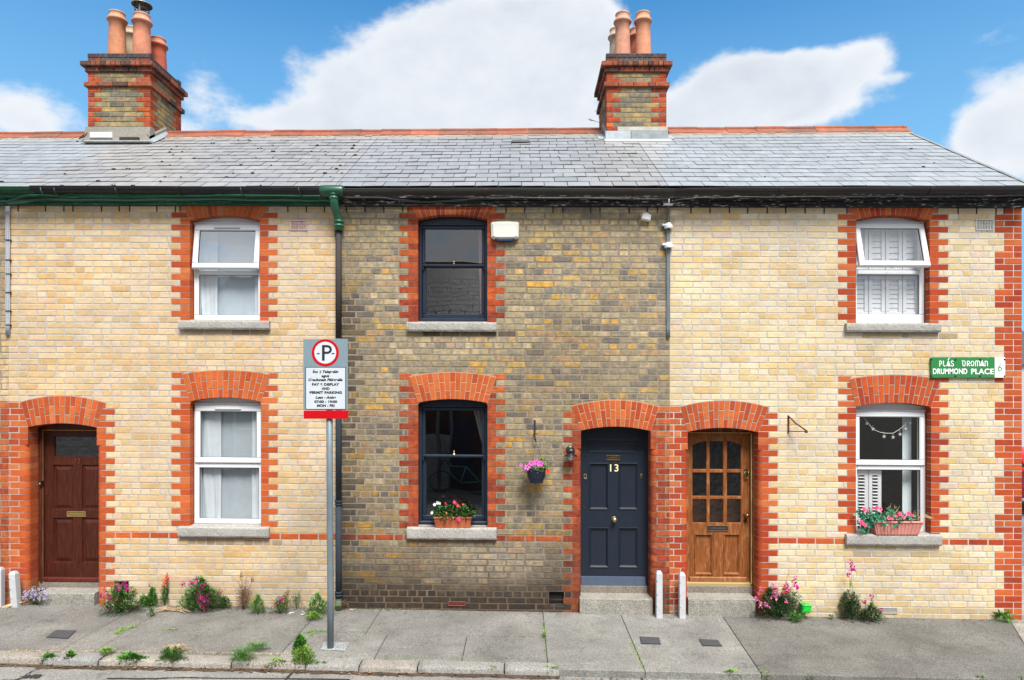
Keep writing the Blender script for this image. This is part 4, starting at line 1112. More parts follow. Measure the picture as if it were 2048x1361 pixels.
moss(rf12, X1+.2, X2, 60, 5); moss(rf13, X2, X3, 14, 6, .006, .018); moss(rf14, X3, X4-.3, 12, 7, .006, .018); moss(rf11, X0, X1, 4, 8)
# vent slate on the middle roof
p = roof_pt(PX(1041, 1.9), .78, .02); mb = MB(); mb.box(p[0]-.13, p[0]+.13, p[1]-.04, p[1]+.2, p[2]-.02, p[2]+.018, alb(120, 124, 130), 0, .006); mb.build('roof_vent', M['slate'], rf13)
# verge of the end house
mb = MB()
for k in range(NROW):
    a, b = roof_pt(XR_END, k/NROW, .0), roof_pt(XR_END, (k+1)/NROW, .0)
    c = alb(150, 152, 150)
    mb.poly([(a[0]-.05, a[1], a[2]+.02), (a[0]+.012, a[1], a[2]+.016), (b[0]+.012, b[1], b[2]+.016), (b[0]-.05, b[1], b[2]+.02)], jit(c, .1))
    mb.poly([(a[0]+.012, a[1], a[2]+.016), (b[0]+.012, b[1], b[2]+.016), (b[0]+.012, b[1], b[2]-.06), (a[0]+.012, a[1], a[2]-.06)], alb(60, 58, 58))
mb.build('verge', M['slate'], rf14)

# ---- chimneys
def flash_cement(ch, x0, x1, Yf, D, zt, zb, seed):
    rr = random.Random(seed); mb = MB(); c = alb(158, 154, 144, .6)
    zr = lambda Y: roof_pt((x0+x1)/2, (Y-YE)/(2.5-YE))[2]
    z0 = zr(Yf); zf = PZ((240), 254, Yf)
    mb.extrude_x([(Yf-.0, zf), (Yf-.03, zf-.015), (Yf-.05, z0+.06), (Yf-.07, z0-.03), (Yf+.1, z0-.03), (Yf+.1, zf)], x0-.02, x1+.02, c)
    for s, xx in ((-1, x0), (1, x1)):
        pts = [(xx+s*.02, Yf-.06, z0+.0), (xx+s*.02, 2.5, zr(2.5)+.05)]
        K = 6
        for k in range(K):
            t0, t1 = k/K, (k+1)/K
            a = [pts[0][i]+(pts[1][i]-pts[0][i])*t0 for i in range(3)]; b = [pts[0][i]+(pts[1][i]-pts[0][i])*t1 for i in range(3)]
            mb.poly([(a[0], a[1], a[2]-.04), (b[0], b[1], b[2]-.04), (b[0], b[1], b[2]+.08), (a[0], a[1], a[2]+.08)], c)
            mb.poly([(a[0], a[1], a[2]+.08), (b[0], b[1], b[2]+.08), (xx-.02*s, b[1], b[2]+.12), (xx-.02*s, a[1], a[2]+.14)], c)
            mb.poly([(a[0], a[1]-.01, a[2]+.03), (b[0], b[1]-.01, b[2]+.03), (b[0]+s*.07, b[1]-.0, b[2]-.01), (a[0]+s*.07, a[1], a[2]-.01)], alb(170, 180, 186, .5))
    mb.build('cement_fillet', M['mortar'], ch)
    m2 = MB(); xa, za = P(180, 277, Yf-.06); xb, zb2 = P(225, 265, Yf-.06)
    m2.box(xa, xb, Yf-.075, Yf-.04, za, zb2, tuple(v*.82 for v in WHITE), 0, .008); m2.build('repair_patch', M['matt'], ch)
    m3 = MB(); xa, za = P(238, 281, Yf-.1); xb, zb2 = P(276, 274, Yf-.1)
    m3.box(xa, xb, Yf-.1, Yf-.04, za, zb2, alb(70, 56, 52), 0, .006)
    m3.box(PX(168, Yf-.1), PX(302, Yf-.1), Yf-.13, Yf-.02, za-.035, za-.008, alb(190, 192, 190, .6), 0, .01); m3.build('flashing', M['lead'], ch)
ch, x0, x1, Yf, D, zt, zb = chimney(H12, 175.5, 300, 51)
ch['label'] = 'brick chimney stack with one metal cowled pot'
flash_cement(ch, x0, x1, Yf, D, zt, zb, 1)
pot(ch, 234.5, 27, 2.32, zt, .118, alb(206, 138, 100, .66)); pot(ch, 284, 31, 2.32, zt, .122, alb(208, 134, 104, .66), cowl=True)
pot(ch, 263, 57, 2.75, zt, .1, alb(196, 176, 144, .66), label='pale buff chimney pot'); pot(ch, 316, 79, 2.75, zt, .122, alb(194, 96, 66, .66), label='short red chimney pot')
ch, x0, x1, Yf, D, zt, zb = chimney(H14, 1213, 1333, 52)
ch['label'] = 'brick chimney stack with four matching pots'
pot(ch, 1245, 29, 2.32, zt, .112, alb(206, 146, 120, .66), collar=.13); pot(ch, 1286, 28, 2.32, zt, .112, alb(214, 146, 112, .66), collar=.13)
pot(ch, 1233, 60, 2.75, zt, .112, alb(190, 170, 150, .66), collar=.13, label='grey buff chimney pot'); pot(ch, 1273, 60, 2.75, zt, .112, alb(190, 110, 84, .66), collar=.13)
mb = MB(); zr = roof_pt(1.8, (Yf-YE)/(2.5-YE))[2]; lc = alb(176, 186, 192, .62)
za = PZ(1270, 254, Yf); xL, xR = x0-.02, x1+.02
mb.box(xL+.18, xR, Yf-.02, Yf+.02, zr+.13, zr+.2, alb(186, 184, 176, .6), 0, .008)
mb.box(xL, x0+.36, Yf-.035, Yf+.02, zr-.0, zr+.13, jit(lc, .05), 0, .006); mb.box(x0+.362, xR, Yf-.03, Yf+.02, zr-.0, zr+.13, tuple(v*.7 for v in lc), 0, .006)
mb.extrude_x([(Yf-.13, zr-.075), (Yf-.135, zr-.06), (Yf-.03, zr+.012), (Yf, zr+.01), (Yf, zr-.05)], xL-.02, xR+.04, alb(206, 206, 198, .62))
for s, xx in ((-1, x0), (1, x1)):
    for k in range(5):
        a = roof_pt(xx, (Yf+.09*k-YE)/(2.5-YE)); b = roof_pt(xx, (Yf+.09*(k+1)-YE)/(2.5-YE))
        mb.poly([(xx+s*.006, a[1], a[2]-.02), (xx+s*.006, b[1], b[2]-.02), (xx+s*.006, b[1], a[2]+.2), (xx+s*.006, a[1], a[2]+.2)], jit(lc, .06))
        mb.poly([(xx, a[1], a[2]+.02), (xx, b[1], b[2]+.02), (xx+s*.12, b[1], b[2]+.02), (xx+s*.12, a[1], a[2]+.02)], jit(lc, .06))
mb.build('flashing', M['lead'], ch)

# ---- eaves
GREEN = alb(38, 98, 74, .42); BLK = (.012, .012, .014)
fascia(H11, X0-1.2, X1, GREEN, 'flakygreen'); fascia(H12, X1, X2, GREEN, 'flakygreen'); fascia(H13, X2, X3, BLK, 'flaky'); fascia(H14, X3, XR_END-.02, BLK, 'flaky')
gutter(H11, X0-1.2, PX(66, -.2), alb(40, 98, 72, .42), 380, 380.5)
gutter(H12, PX(66, -.2), PX(652, -.2), (.018, .019, .022), 378.5, 383, joints=(PX(358, -.2),))
gutter(H13, PX(652, -.2), X3, (.04, .037, .034), 384.5, 384.5, joints=(PX(972, -.2), PX(1268, -.2)), jc=alb(74, 56, 44))
gutter(H14, X3, XR_END, (.024, .022, .022), 384, 381, joints=(PX(1560, -.2), PX(1860, -.2)))
# gutter brackets and straps
for px in (88, 115, 236, 485, 600):
    mb = MB()
    x, z = P(px, 383, -.2); g = GREEN if px == 88 else (.02, .02, .02)
    mb.tube([(x, -.262, z+.03), (x+.01, -.27, z-.01), (x+.02, -.25, z-.05), (x+.03, -.2, z-.07)], .007, g, n=6)
    mb.build('gutter_bracket', M['gloss'], H12)
# cables clipped along the fascia
def cable(parent, pts, r, c, seed=1, Y=-.085, wob=1.0, n=60):
    rr = random.Random(seed); out = []
    for k in range(n+1):
        t = k/n*(len(pts)-1); i = min(len(pts)-2, int(t)); u = t-i; u2 = u*u*(3-2*u)
        px = pts[i][0]+(pts[i+1][0]-pts[i][0])*u; py = pts[i][1]+(pts[i+1][1]-pts[i][1])*u2+wob*math.sin(k*.7+seed)*.5
        x, z = P(px, py, Y); out.append((x, Y+rr.uniform(-.002, .002), z))
    mb = MB(); mb.tube(out, r, c, n=6); return mb.build('cable', M['gloss'], parent)
G2 = alb(70, 140, 112, .5)
cable(H12, [(17, 401), (60, 391), (150, 394), (300, 394), (450, 392), (560, 393), (664, 393)], .012, G2, 1, -.1)
cable(H12, [(17, 404), (70, 400), (150, 395), (260, 396), (420, 397), (560, 394), (664, 398)], .015, GREEN, 2, -.095)
cable(H12, [(17, 407), (90, 399), (240, 400), (400, 399), (600, 401), (664, 401)], .013, G2, 3, -.09)
cable(H12, [(17, 403), (70, 392), (200, 391), (350, 393), (500, 390), (664, 394)], .008, GREEN, 4, -.1)
cable(H11, [(-80, 399), (-20, 400), (17, 403)], .011, G2, 5, -.09)
cable(H13, [(684, 395), (760, 396), (830, 404), (900, 403), (960, 397), (1030, 396), (1140, 397), (1336, 399)], .009, alb(92, 90, 88), 6, -.095)
cable(H13, [(684, 397), (780, 398), (860, 405), (930, 400), (1000, 398), (1100, 396), (1250, 396), (1336, 402)], .007, alb(60, 58, 58), 7, -.09)
cable(H14, [(1340, 402), (1400, 396), (1500, 395), (1700, 394), (1900, 394), (2060, 392)], .009, (.02, .02, .022), 8, -.09)
# service conduits down the joints of the houses
def conduit(parent, pxs, y0, y1, r, c, Y=-.02, mname='gloss'):
    for i, px in enumerate(pxs):
        x = PX(px, Y); mb = MB(); za, zb_ = PZ(px, y0, Y), PZ(px, y1, Y)
        mb.tube([(x+.002*math.sin(k*1.9+i), Y-.002*math.cos(k), za+(zb_-za)*k/12) for k in range(13)], r, c, n=7); mb.build('cable', M[mname], parent)
conduit(H12, (12.5, 15.5, 18.5), 413, 671, .0085, alb(176, 178, 186, .75))
conduit(H13, (1334.2, 1336.8, 1339.4), 450, 676, .007, alb(140, 152, 158, .6)); conduit(H13, (1336.5,), 405, 450, .010, alb(110, 120, 126, .6))
for py in (480, 520, 548, 585, 622, 650):
    mb = MB()
    x, z = P(15.5, py, -.03); mb.box(x-.028, x+.028, -.034, 0, z-.004, z+.004, (.03, .03, .03))
    mb.build('cable_clip', M['metal'], H12)
for py in (452, 491):
    x, z = P(1337, py, -.03); mb = MB()
    mb.lathe([(.02, -.035), (.05, -.03), (.052, .0), (.035, .02), (.03, .032), (.006, .036)], x, -.03, WHITE, 0, 14, z, sm=False)
    mb.box(x-.075, x-.03, -.045, -.005, z-.004, z+.022, WHITE, 0, .006); mb.build('junction_box', M['upvc'], H13)
mb = MB(); x, z = P(1337, 409, -.06); mb.box(x-.06, x+.05, -.08, -.03, z-.012, z+.01, WHITE, 0, .004); mb.box(x-.005, x+.01, -.08, -.06, z, z+.06, WHITE, 0, .003); mb.build('junction_box', M['upvc'], H13)

# ---- downpipe between the houses
mb = MB(); gc = alb(52, 118, 88, .5)
pts = [(668, 384, -.2), (668, 400, -.2), (669, 410, -.19), (672, 424, -.13), (677, 438, -.08), (678, 452, -.07), (677.5, 462, -.07)]
pp = [(P(a, b, c)[0], c, P(a, b, c)[1]) for a, b, c in pts]
mb.tube(pp, [.056, .052, .05, .05, .05, .05, .046], gc, n=14)
for (a, b, c, r) in ((668, 390, -.2, .062), (668, 397, -.2, .058), (678, 444, -.075, .06), (678, 452, -.07, .058)):
    x, z = P(a, b, c); mb.tube([(x, c, z-.012), (x, c, z+.012)], r, tuple(v*1.25 for v in gc), n=14)
x, z = P(668, 383, -.2); mb.tube([(x-.16, -.2, z-.002), (x-.08, -.2, z), (x+.09, -.2, z), (x+.12, -.2, z-.002)], [.066, .07, .07, .062], alb(40, 98, 74, .45), n=14)
sn = mb.build('downpipe_bend', M['gloss'], H12)
mb = MB(); xq, zq = P(677, 462, -.06); zbot = z_wall(xq)-SH*xq+.05; zz = zq
segs = [(zq, PZ(677, 678), alb(66, 60, 58)), (PZ(677, 678), PZ(677, 1010), alb(56, 64, 72, .7)), (PZ(677, 1010), zbot+.09, alb(58, 68, 80, .7)), (zbot+.09, zbot, alb(70, 84, 66, .7))]
for (za, zb_, c) in segs: mb.tube([(xq, -.055, za), (xq, -.055, (za+zb_)/2), (xq, -.055, zb_)], .036, c, n=14)
for (py, r) in ((1003, .047), (1009, .043), (1185, .047), (1191, .044), (700, .044)):
    z = PZ(677, py, -.055); mb.tube([(xq, -.055, z-.012), (xq, -.055, z+.012)], r, alb(52, 62, 74, .7), n=14)
mb.tube([(xq, -.055, zbot+.06), (xq, -.07, zbot+.02), (xq+.01, -.12, zbot-.01)], .042, alb(96, 110, 84, .7), n=12)
mb.tube([(xq-.03, -.02, zq+.03), (xq-.03, -.05, zq-.02), (xq-.035, -.02, zq-.05)], .022, gc, n=8)
mb.build('downpipe', M['matt'], H12)
# ------------------------------------------------------------------ windows of the houses
for h, o in ((H12, W1), (H12, W2), (H13, W3), (H13, W4)): room(h, o, wall=(120, 112, 104) if h is H13 else (150, 146, 140))
room(H14, W5, wall=(190, 188, 184)); room(H14, W6, depth=2.2, wall=(84, 82, 82))
w = upvc_window(H12, W1, PZ(450, 541.5, .095), tilt=R(8), head=PZ(450, 447, .095), topglass='mirrorglass', label='white window with top light tilted open and net curtain')
curtain(w, W1.xl+.01, W1.xr-.01, W1.zb+.03, W1.zs-.03, .2, (176, 188, 196), 3, .012, name='net_curtain', seed=2)
curtain(w, W1.xl+.02, W1.xl+.26, W1.zb+.05, W1.zs-.08, .18, (200, 209, 214), 3, .014, taper=-.2, seed=3); curtain(w, W1.xr-.13, W1.xr-.04, W1.zb+.05, W1.zs-.08, .18, (200, 209, 214), 2, .012, seed=4)
w = upvc_window(H12, W2, PZ(450, 927, .095), mid=.055, head=PZ(450, 808, .095), topglass='glass', label='closed white window with grey net curtain')
curtain(w, W2.xl+.01, W2.xr-.01, W2.zb+.03, W2.zs-.03, .2, (158, 168, 174), 3, .012, name='net_curtain', seed=5)
curtain(w, W2.xl+.02, W2.xl+.3, W2.zb+.03, W2.zs-.05, .18, (190, 198, 203), 2, .016, taper=-.35, seed=6); curtain(w, W2.xr-.18, W2.xr-.05, W2.zb+.03, W2.zs-.05, .18, (190, 198, 203), 3, .014, seed=7)
w = sash_window(H13, W3, PZ(905, 534, .13), label='upper dark blue sash window with a pink curtain at its right')
curtain(w, W3.xr-.13, W3.xr-.06, W3.zb+.1, W3.zs-.06, .3, (196, 120, 128), 2, .01, lab='pink curtain', taper=-.5, seed=8)
w = sash_window(H13, W4, PZ(905, 915, .13), label='lower dark blue sash window')
curtain(w, W4.xr-.2, W4.xr-.06, W4.zs-.5, W4.zs-.06, .32, (150, 150, 148), 2, .012, lab='pale curtain', taper=-.8, seed=9)
w = upvc_window(H14, W5, PZ(1782, 541, .1), tilt=R(15), bottom_h=.045, head=PZ(1782, 445, .1), vent=False, topglass='skyglass', label='white window with top light tilted wide open and closed shutters')
sx = [W5.xl+.02+k*(W5.xr-W5.xl-.05)/4 for k in range(5)]
shutter_panels(w, [(sx[k]+.003, sx[k+1]-.003) for k in range(4)], W5.zb+.08, PZ(1782, 548, .155), .155, R(4), nlv=7)
shutter_panels(w, [(sx[k]+.003, sx[k+1]-.003) for k in range(4)], PZ(1782, 540, .155), W5.zs, .155, R(4), nlv=6)
w = upvc_window(H14, W6, PZ(1782, 932, .1), bottom_h=.02, head=PZ(1782, 821, .1), vent=False, topglass='glass', label='white window with half open shutters and a star garland')
shutter_panels(w, [(W6.xl+.06, W6.xl+.225), (W6.xl+.23, W6.xl+.385)], W6.zb+.1, PZ(1782, 940, .155), .155, R(72), nlv=13)
curtain(w, W6.xr-.2, W6.xr-.09, W6.zb+.1, W6.zs-.05, .25, (206, 218, 220), 1, .006, lab='pale side panel', name='shutter', seed=10)
for h, a in ((H12, (356, 538, 641, 659)), (H12, (355, 537, 1055, 1076)), (H13, (813, 993, 644, 663)), (H13, (813.5, 993, 1056.5, 1080)), (H14, (1694, 1883, 646.5, 664)), (H14, (1694, 1885, 1070, 1092))):
    sill(h, *a, seed=int(a[0]))

# ------------------------------------------------------------------ doors
YD = .205
def DP(px, py): return P(px, py, YD)
def panels_px(lst):
    out = []
    for (a, b, t, u, st) in lst:
        xa, z1 = DP(a, t); xb, z0 = DP(b, u); out.append((xa, xb, z0, z1, st))
    return out
def door_frame(parent, o, xa, xb, zb, ztop, c, mname, y=YD-.03, w=None):
    mb = MB()
    mb.box(o.xl, xa, y, YD+.05, zb, ztop, c, 0, .006); mb.box(xb, o.xr, y, YD+.05, zb, ztop, c, 0, .006)
    K = 12
    for k in range(K):
        a = o.xl+(o.xr-o.xl)*k/K; b = o.xl+(o.xr-o.xl)*(k+1)/K
        pa, pb = max(ztop, o.intr(a)+.003), max(ztop, o.intr(b)+.003)
        mb.poly([(a, y+.003, ztop), (b, y+.003, ztop), (b, y+.003, pb), (a, y+.003, pa)], c)
    mb.poly([(o.xl, y+.003, ztop), (o.xr, y+.003, ztop), (o.xr, YD+.05, ztop), (o.xl, YD+.05, ztop)], c)
    return mb.build('door_frame', M[mname], parent)
# mahogany door
MAH = alb(90, 40, 24, .44)
xa, xb = DP(90, 0)[0], D12.xr-.0; zt, zb = DP(150, 861)[1], DP(150, 1164)[1]; xb = xa+.79
pl = panels_px([(107.5, 205, 873, 915, 'glass'), (106, 147, 930, 1020, 'field'), (163.5, 204, 930, 1020, 'field'), (106, 147, 1036, 1126, 'field'), (163.5, 204, 1036, 1126, 'field')])
d = door_leaf(H12, xa, D12.xr+.0, zb, zt, YD, [(a, min(b, D12.xr-.004), p, q, s) for a, b, p, q, s in pl], MAH, 'wood', 'mahogany panelled door')
pane(pl[0][0], D12.xr, pl[0][2], pl[0][3], YD+.02, 'rippleglass', d)
letter_plate(d, 134, 172, 1023, 1034, YD, alb(206, 176, 116, .8))
text_mesh('house_number', '12', .085, (DP(155, 923)[0], YD-.004, DP(155, 923)[1]+shz(-5.3)), alb(110, 56, 44, .8), 'wood', d)
x, z = DP(155, 975); mb = MB(); mb.lathe_y([(.007, YD-.004), (.006, YD)], x, z, (.02, .02, .02), n=10); mb.build('spyhole', M['metal'], d)
door_frame(H12, D12, xa, D12.xr-.001, zb, zt, alb(70, 32, 26, .8), 'wood')
mb = MB(); mb.box(D12.xl+.03, D12.xl+.062, YD-.045, YD-.03, zb, zt, alb(74, 36, 30, .8)); mb.box(xa-.012, xa-.002, YD-.036, YD-.03, zb, zt+.005, alb(196, 150, 70, .75)); mb.box(xa, D12.xr, YD-.034, YD-.03, zt-.004, zt+.006, alb(176, 120, 60, .75))
mb.box(xa-.0, D12.xr, YD-.04, YD, zb, zb+.06, alb(84, 36, 28, .8), 0, .012); mb.build('weather_bar', M['wood'], d)
mb = MB(); x, z = P(82, 967, .15); mb.box(x-.012, x+.016, .13, .17, z-.03, z+.03, (.012, .012, .012), 0, .006); mb.lathe_y([(.006, .124), (.005, .13)], x+.002, z, WHITE, n=10); mb.build('doorbell', M['gloss'], H12)
steps(H12, D12, 80, 193, 1186, 0, 1163.5, YD, 71)
# solid backs so no daylight passes
for h, o in ((H12, D12), (H13, D13), (H14, D14)):
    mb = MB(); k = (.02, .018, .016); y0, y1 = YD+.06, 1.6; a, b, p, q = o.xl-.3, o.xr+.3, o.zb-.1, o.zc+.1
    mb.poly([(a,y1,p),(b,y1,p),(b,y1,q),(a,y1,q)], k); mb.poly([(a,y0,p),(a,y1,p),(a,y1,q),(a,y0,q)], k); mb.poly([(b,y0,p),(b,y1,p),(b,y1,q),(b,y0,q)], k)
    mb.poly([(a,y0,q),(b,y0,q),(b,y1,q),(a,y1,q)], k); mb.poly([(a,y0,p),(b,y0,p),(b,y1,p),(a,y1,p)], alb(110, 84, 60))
    if h is H14: mb.poly([(a, YD+.12, p), (b, YD+.12, p), (b, YD+.12, DP(1437, 1000)[1]), (a, YD+.12, DP(1437, 1000)[1])], alb(150, 106, 60))
    mb.build('hallway', M['dark'], h)
# navy door
NAVY = alb(46, 58, 76, .34)
xa, xb = D13.xl+.004, DP(1292, 0)[0]; zt, zb = DP(1228, 868)[1], DP(1228, 1172)[1]
pl = panels_px([(1176, 1276, 879, 906, 'mould'), (1178, 1217, 926, 1020, 'mould'), (1237, 1276, 926, 1020, 'mould'), (1178, 1217, 1055, 1136, 'mould'), (1237, 1276, 1055, 1136, 'mould')])
d = door_leaf(H13, xa, xb, zb, zt, YD, pl, NAVY, 'paint', 'navy panelled door')
door_frame(H13, D13, xa, xb, zb, zt, NAVY, 'paint')
mb = MB(); z0, z1 = DP(1228, 1171)[1], DP(1228, 1153)[1]; mb.prism([(xa+.008, z0), (xb-.002, z0), (xb-.012, z1), (xa+.008, z1)], YD-.03, YD, alb(90, 104, 126, .6), 0, .008); mb.build('weather_bar', M['paint'], d)
letter_plate(d, 1213, 1240, 911, 921.5, YD, alb(150, 124, 84, .8))
x, z = DP(1227, 937); text_mesh('house_number', '13', .125, (x, YD-.006, z+shz(x)), alb(226, 204, 156, .95), 'gloss', d, spacing=1.15, bold=.0015)
knob(d, 1228, 1039, YD, .032, alb(176, 156, 110, .9))
x, z = DP(1170.3, 953); mb = MB(); mb.box(x-.02, x+.02, YD-.012, YD, z-.035, z+.014, alb(206, 190, 150, .9), 0, .004); mb.lathe_y([(.021, YD-.012), (.018, YD)], x, z+.012, alb(206, 190, 150, .9), n=16); mb.lathe_y([(.011, YD-.02), (.01, YD-.01)], x, z+.008, alb(120, 92, 60), n=12); mb.box(x-.014, x+.014, YD-.0135, YD-.01, z-.026, z-.012, WHITE); mb.build('lock', M['brass'], d)
x, z = DP(1169.3, 1016); mb = MB(); mb.lathe_y([(.015, YD-.006), (.013, YD)], x, z, alb(140, 100, 70, .8), n=14); mb.lathe_y([(.006, YD-.0075), (.006, YD)], x, z, (.01, .01, .01), n=8); mb.build('keyhole', M['brass'], d)
x, z = DP(1283, 953); mb = MB(); mb.lathe_y([(.001, YD-.001)], x, z, NAVY, n=4) if False else None
pts = [(x+.018*math.cos(a*math.pi/8), z+.03*math.sin(a*math.pi/8)) for a in range(16)]; mb.prism(pts, YD-.008, YD, alb(150, 128, 96, .8), 0, .004); mb.lathe_y([(.008, YD-.014), (.008, YD-.008)], x, z, alb(90, 70, 50), n=10); mb.build('doorbell', M['brass'], d)
steps(H13, D13, 1159, 1304, 1197, 0, 1171, YD, 72)
# worn wooden glazed door
WOOD = alb(160, 94, 48, .50)
xa, xb = D14.xl+.004, DP(1499, 0)[0]; zt, zb = DP(1437, 866)[1], DP(1437, 1167)[1]
gx = [(1384.5, 1413.5), (1419, 1447), (1453.5, 1482.5)]; gz = [(882, 940), (945, 993.5), (998, 1047)]
pp_ = [(a, b, t, u, 'glass') for (a, b) in gx for (t, u) in gz]+[(1389, 1425, 1068, 1150, 'mould'), (1447, 1480, 1068, 1150, 'mould')]
pl = panels_px(pp_)
d = door_leaf(H14, xa, xb, zb, zt, YD, pl, WOOD, 'wornwood', 'worn varnished door with nine panes')
for q in pl:
    if q[4] == 'glass': pane(q[0], q[1], q[2], q[3], YD+.02, 'rippleglass', d)
# arched head over the top panes
mb = MB(); A = DP(1384.5, 0)[0]; B = DP(1482.5, 0)[0]; K = 16; ztg = DP(1433, 881)[1]
for k in range(K):
    a = A+(B-A)*k/K; b = A+(B-A)*(k+1)/K; f = lambda t: ztg+.004-.06*((t-(A+B)/2)/((B-A)/2))**2
    mb.poly([(a, YD-.002, f(a)), (b, YD-.002, f(b)), (b, YD-.002, ztg+.01), (a, YD-.002, ztg+.01)], WOOD); mb.poly([(a, YD-.002, f(a)), (b, YD-.002, f(b)), (b, YD+.018, f(b)), (a, YD+.018, f(a))], WOOD)
mb.build('arched_head', M['wornwood'], d)
door_frame(H14, D14, xa, xb, zb, zt, alb(88, 52, 34, .75), 'wornwood')
mb = MB(); mb.box(xb+.004, xb+.018, YD-.045, YD-.028, zb, zt, alb(198, 158, 96, .75), 0, .003); mb.box(xa, xb+.018, YD-.04, YD-.028, zt-.003, zt+.006, alb(198, 150, 84, .75)); mb.box(xb+.03, xb+.055, YD-.05, YD-.028, zb, zt, alb(150, 104, 62, .75), 0, .004); mb.build('door_stop', M['wornwood'], d)
z0, z1 = DP(1437, 1172)[1], DP(1437, 1165)[1]; mb = MB(); mb.box(xa, xb+.01, YD-.03, YD, z0, z1, alb(206, 182, 124, .5), 0, .005); mb.box(xa, xb+.01, YD-.02, YD, z1, z1+.008, alb(180, 150, 90, .8)); mb.build('threshold', M['gloss'], d)
z0, z1 = DP(1437, 1166)[1], DP(1437, 1154)[1]; mb = MB(); mb.box(xa+.06, xb-.04, YD-.02, YD, z0+.004, z1, alb(150, 96, 58, .7), 0, .01); mb.build('weather_bar', M['wornwood'], d)
letter_plate(d, 1415, 1456, 1051, 1063.5, YD, alb(84, 74, 66, .8), 'metal')
x, z = DP(1434, 874); text_mesh('house_number', '14', .085, (x, YD-.004, z+shz(x)), alb(112, 92, 50, .8), 'metal', d)
knob(d, 1491.5, 1030.5, YD, .03, alb(120, 92, 60, .9)); x, z = DP(1491, 1041); mb = MB(); mb.box(x-.012, x+.012, YD-.006, YD, z-.026, z+.022, alb(84, 64, 44), 0, .003); mb.lathe_y([(.005, YD-.008), (.005, YD)], x, z, (.01, .01, .01), n=8); mb.build('keyhole', M['brass'], d)
x, z = DP(1492, 949); mb = MB(); kc = alb(124, 108, 68, .9)
mb.lathe_y([(.024, YD-.012), (.022, YD)], x, z+.05, kc, n=14); mb.tube([(x-.018, YD-.02, z+.04), (x-.024, YD-.022, z), (x-.016, YD-.024, z-.04), (x, YD-.026, z-.05), (x+.016, YD-.024, z-.04), (x+.024, YD-.022, z), (x+.018, YD-.02, z+.04)], .007, kc, n=8); mb.box(x-.014, x+.014, YD-.006, YD, z-.06, z+.06, kc, 0, .003); mb.build('knocker', M['brass'], d)
steps(H14, D14, 1375, 1508, 1197, 0, 1171.5, YD, 73)

# ------------------------------------------------------------------ vents
def louvre(parent, px0, px1, py0, py1, c, inner, rows, cols, seed=1, label=None, mname='matt'):
    x0, z1 = P(px0, py0); x1, z0 = P(px1, py1); mb = MB()
    frame_box(mb, x0, x1, z0, z1, .014, -.01, .01, c, .003)
    mb.box(x0+.014, x1-.014, .002, .01, z0+.014, z1-.014, inner)
    n = rows
    for k in range(1, n): z = z0+.014+(z1-z0-.028)*k/n; mb.box(x0+.014, x1-.014, -.007, .004, z-.0035, z+.0035, c)
    for k in range(1, cols): x = x0+.014+(x1-x0-.028)*k/cols; mb.box(x-.003, x+.003, -.0075, .004, z0+.014, z1-.014, c)
    o = mb.build('air_vent', M[mname], parent)
    if label: o['label'] = label
louvre(H12, 580, 614.5, 441, 462, alb(206, 178, 176, .75), alb(120, 44, 56), 7, 2, label='pink louvred air vent')
louvre(H14, 1951, 1987.5, 439, 462, alb(188, 188, 186, .75), alb(60, 60, 84), 7, 6, label='grey louvred air vent')
louvre(H13, 896, 931, 1203, 1213, alb(126, 66, 56, .7), (.02, .015, .015), 2, 6, label='red clay air brick')
louvre(H14, 1758, 1794.5, 1215, 1228, alb(176, 172, 166, .7), (.02, .02, .03), 3, 10, label='grey air brick low in the wall')

# ------------------------------------------------------------------ things fixed to the walls
def P3(px, py, Y): x, z = P(px, py, Y, False); return (x, Y, z)
# alarm box
x, y, z = P3(1010, 464, -.0)
t = thing('alarm_box', (x, 0, z), 'white plastic alarm siren box beside the upper dark window', 'alarm box')
mb = MB(); w2, h2 = .168, .108; prof = []
pts = [(x-w2, z+h2-.02), (x-w2+.02, z+h2-.003), (x, z+h2+.004), (x+w2-.02, z+h2-.003), (x+w2, z+h2-.02), (x+w2-.006, z-h2+.03), (x+w2-.03, z-h2+.012), (x+.06, z-h2+.002), (x-.06, z-h2+.002), (x-w2+.03, z-h2+.012), (x-w2+.006, z-h2+.03)]
mb.prism(pts, -.075, -.0, tuple(v*1.0 for v in alb(236, 236, 226, .62)), 0, .022); mb.build('cover', M['gloss'], t, shear=False)
mb = MB(); mb.prism([(x-.1, z-h2-.012), (x+.1, z-h2-.012), (x+.125, z-h2+.014), (x-.125, z-h2+.014)], -.06, -.002, alb(40, 62, 100, .8), 0, .01); mb.build('strobe', M['gloss'], t, shear=False)
# sensor box knocked askew under the eaves
x, y, z = P3(1291, 436, 0); mb = MB()
pts = [(x-.06, z-.03), (x+.045, z-.055), (x+.06, z+.015), (x+.01, z+.05), (x-.045, z+.04)]
mb.prism(pts, -.07, 0, alb(224, 224, 220, .8), 0, .012); o = mb.build('sensor_box', M['gloss'], None, False, (x, 0, z)); tag(o, 'small white box hanging askew under the black eaves', 'sensor box')
